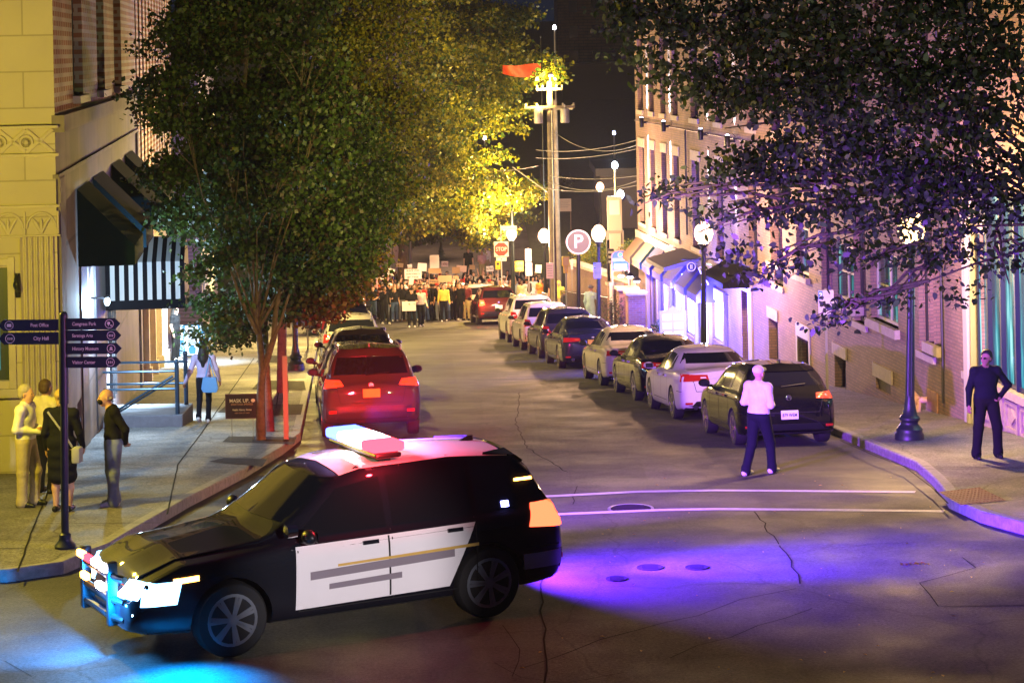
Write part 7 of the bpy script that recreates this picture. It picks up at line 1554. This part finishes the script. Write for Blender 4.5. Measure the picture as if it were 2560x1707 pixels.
# ---- light that shop windows and doorways give off
def loc_in(root, p):            # keep a light with its building
    return root.matrix_world.inverted() @ Vector(p)
bpy.context.view_layer.update()
def blight(kind, p, col, power, root, **k):
    o = light(kind, (0, 0, 0), col, power, None, **k); 
    o.location = loc_in(root, p); o.parent = root; return o
for o in list(bpy.data.objects):
    if o.name.startswith('doorway_light'): bpy.data.objects.remove(o)
by = (48.3 - NY * AW) / NX
q = S2W(AW + .75, by, G(48) + 2.15); o = blight('SPOT', q, (.55, .78, 1), 2200, west, radius=.15, name='doorway_light'); o.data.spot_size = math.radians(120); o.data.spot_blend = .8; o.rotation_euler = (0, math.radians(10), 0)
q = S2W(AW + .9, by + 22, G(69) + 2.4); o = blight('SPOT', q, (.6, .82, 1), 2400, w2, radius=.2, name='doorway_light'); o.data.spot_size = math.radians(130); o.rotation_euler = (0, math.radians(15), 0)
for k in (0, 1, 2):
    b_ = (shops[1 + k * 2 if k < 2 else 5][0] + .8); q = S2W(A - .7, b_, zt - .5); blight('POINT', q, (.11, .09, 1), 1600 if k else 700, east, radius=.2, name='shop_light')
q = S2W(A - .6, G0[1] - 2.5, G0[2] + 1.6); o = blight('POINT', q, (.45, .95, .9), 45, east, radius=.4, name='shop_light')
# beams thrown on the road by the police car
def car_spot(p, aim, col, power, ang_, blend, r=.05, nm='beam'):
    Mi = pol.matrix_world.inverted(); d = light('SPOT', (0, 0, 0), col, power, None, r, None, ang_, blend, nm)
    a, b = Mi @ Vector(p), Mi @ Vector(aim); d.location = a; d.rotation_euler = (b - a).to_track_quat('-Z', 'Y').to_euler(); d.parent = pol
bpy.context.view_layer.update()
rearp = pol.matrix_world @ Vector((-sg * .5, -.15, 1.3)); g1 = GP(1530, 1430)
car_spot(rearp + Vector((0, 0, -.62)), (g1.x + .4, g1.y, G(g1.y)), (.11, .015, 1), 5600, 125, 1.0)
g1b = GP(2150, 1385); car_spot(rearp + Vector((0, 0, -.5)), (g1b.x, g1b.y, 0), (.10, .02, 1), 22000, 50, 1.0)
top = pol.matrix_world @ Vector((0, 1.87, 2.1))
car_spot(top, (-2.5, 44, -.75), (1, .012, .025), 60000, 18, 1, .08, 'red_beam'); car_spot(top, (-5.0, 42, -1.0), (1, .22, .10), 2600, 26, 1, .08, 'amber_beam')
car_spot(top, (8.5, 46, -.2), (.30, .07, 1), 34000, 50, .9, .08, 'blue_beam'); car_spot(top, (6.2, 31.5, 3.3), (.28, .06, 1), 5200, 40, 1, .08, 'blue_beam')
fr = pol.matrix_world @ Vector((sg * .75, 4.85, .75)); g2 = GP(60, 1565); g3 = GP(470, 1690)
car_spot(fr, (g2.x - .3, g2.y, 0), (.0, .28, 1), 1900, 100, 1); car_spot(pol.matrix_world @ Vector((sg * 1.25, 4.3, .85)), (g3.x, g3.y - .25, 0), (.0, .28, 1), 1500, 100, 1)

# added unseen lamp post whose spots brighten police doors, trees and east side
lt = empty('street_lamp', (4.5, 9.0, .15), 0, 'added unseen fill lamp on the near side of the junction, beyond the bottom edge', 'street lamp', LG)
mb = MB(); mb.tube([(0, 0, 0), (0, 0, 3.9)], .07, 12); mb.build('post', M['dgreen'], lt); mb = MB(); mb.lathe([(.09, 3.9), (.2, 4.1), (.18, 4.4), (.04, 4.6)], n=16); mb.build('globe', glow('fill_globe', (1, .86, .85), 9, True), lt); light('POINT', (0, 0, 4.2), (1, .9, .9), 60, lt, .15)
bpy.context.view_layer.update()
for aim_, pw_, an_, cl_ in (((-1.6, 23.4, .8), 9000, 11, (1, .88, .92)), ((-2.9, 53, 4.0), 44000, 13, (1, .78, .14)), ((-4.6, 45, 4.2), 5000, 19, (.9, 1, .35)), ((4.5, 31, 5.6), 2600, 30, (.85, 1, .5)), ((4.5, 36, 1), 1800, 16, (.85, 1, .95))): light('SPOT', (0, 0, 4.0), cl_, pw_, lt, .1, Vector(aim_) - Vector((4.5, 9.0, .15)), an_, .8, 'fill_spot')
# headlamps of the dark car among the marchers
hl = GP(1210, 792); hl = GP(1208, 796); hl2 = GP(1110, 803); o = light('SPOT', (hl.x + .1, hl.y + .8, G(hl.y) + .8), (.5, .75, 1), 2600, None, .08, (hl2.x, hl2.y, G(hl2.y)), 80, .3, 'headlamp_beam'); bpy.context.view_layer.update(); o.matrix_parent_inverse = rv.matrix_world.inverted(); o.parent = rv

yq_ = 43.5; q = S2W(AW + .32, (yq_ - NY * AW) / NX, 1.5); wlm = empty('assumed_lantern', q, TH, 'assumed small blue-white wall lantern tucked under the green awnings beside the striped canopy', 'wall light')  # lantern assumed from the blue glow and cool light beside the canopy
mb = MB(); mb.box(-.32, -.02, .02, 0, .02, .06); mb.box(-.06, -.06, .05, .06, .06, .08); mb.build('bracket', M['black'], wlm); mb = MB(); mb.ell((0, 0, -.03), (.06, .06, .09), 12, 8); mb.build('globe', glow('lantern_glow', (.6, .82, 1), 3, True), wlm); light('POINT', (0, 0, -.05), (.5, .74, 1), 620, wlm, .05)

b_ = WL(1850, 700, A)[0]; blight('POINT', S2W(A - 1.1, b_, WL(1850, 735, A)[1]), (.10, .08, 1), 1400, east, radius=.15, name='shop_light')  # extra blue point, added to wash the wall by the door violet
# ================================================================== night air: one even box of thin haze
mb = MB(); mb.box(-120, -6, -9.5, 120, 215, 24); hz = mb.build('haze', M['under']); tag(hz, kind='stuff')
hm = bpy.data.materials.new('haze'); hm.use_nodes = True; t_ = hm.node_tree; t_.nodes.clear(); o_ = t_.nodes.new('ShaderNodeOutputMaterial'); v_ = t_.nodes.new('ShaderNodeVolumePrincipled')
v_.inputs['Color'].default_value = (.85, .88, .95, 1); v_.inputs['Density'].default_value = .0003; v_.inputs['Anisotropy'].default_value = .3; t_.links.new(v_.outputs[0], o_.inputs['Volume'])
hz.data.materials.clear(); hz.data.materials.append(hm)
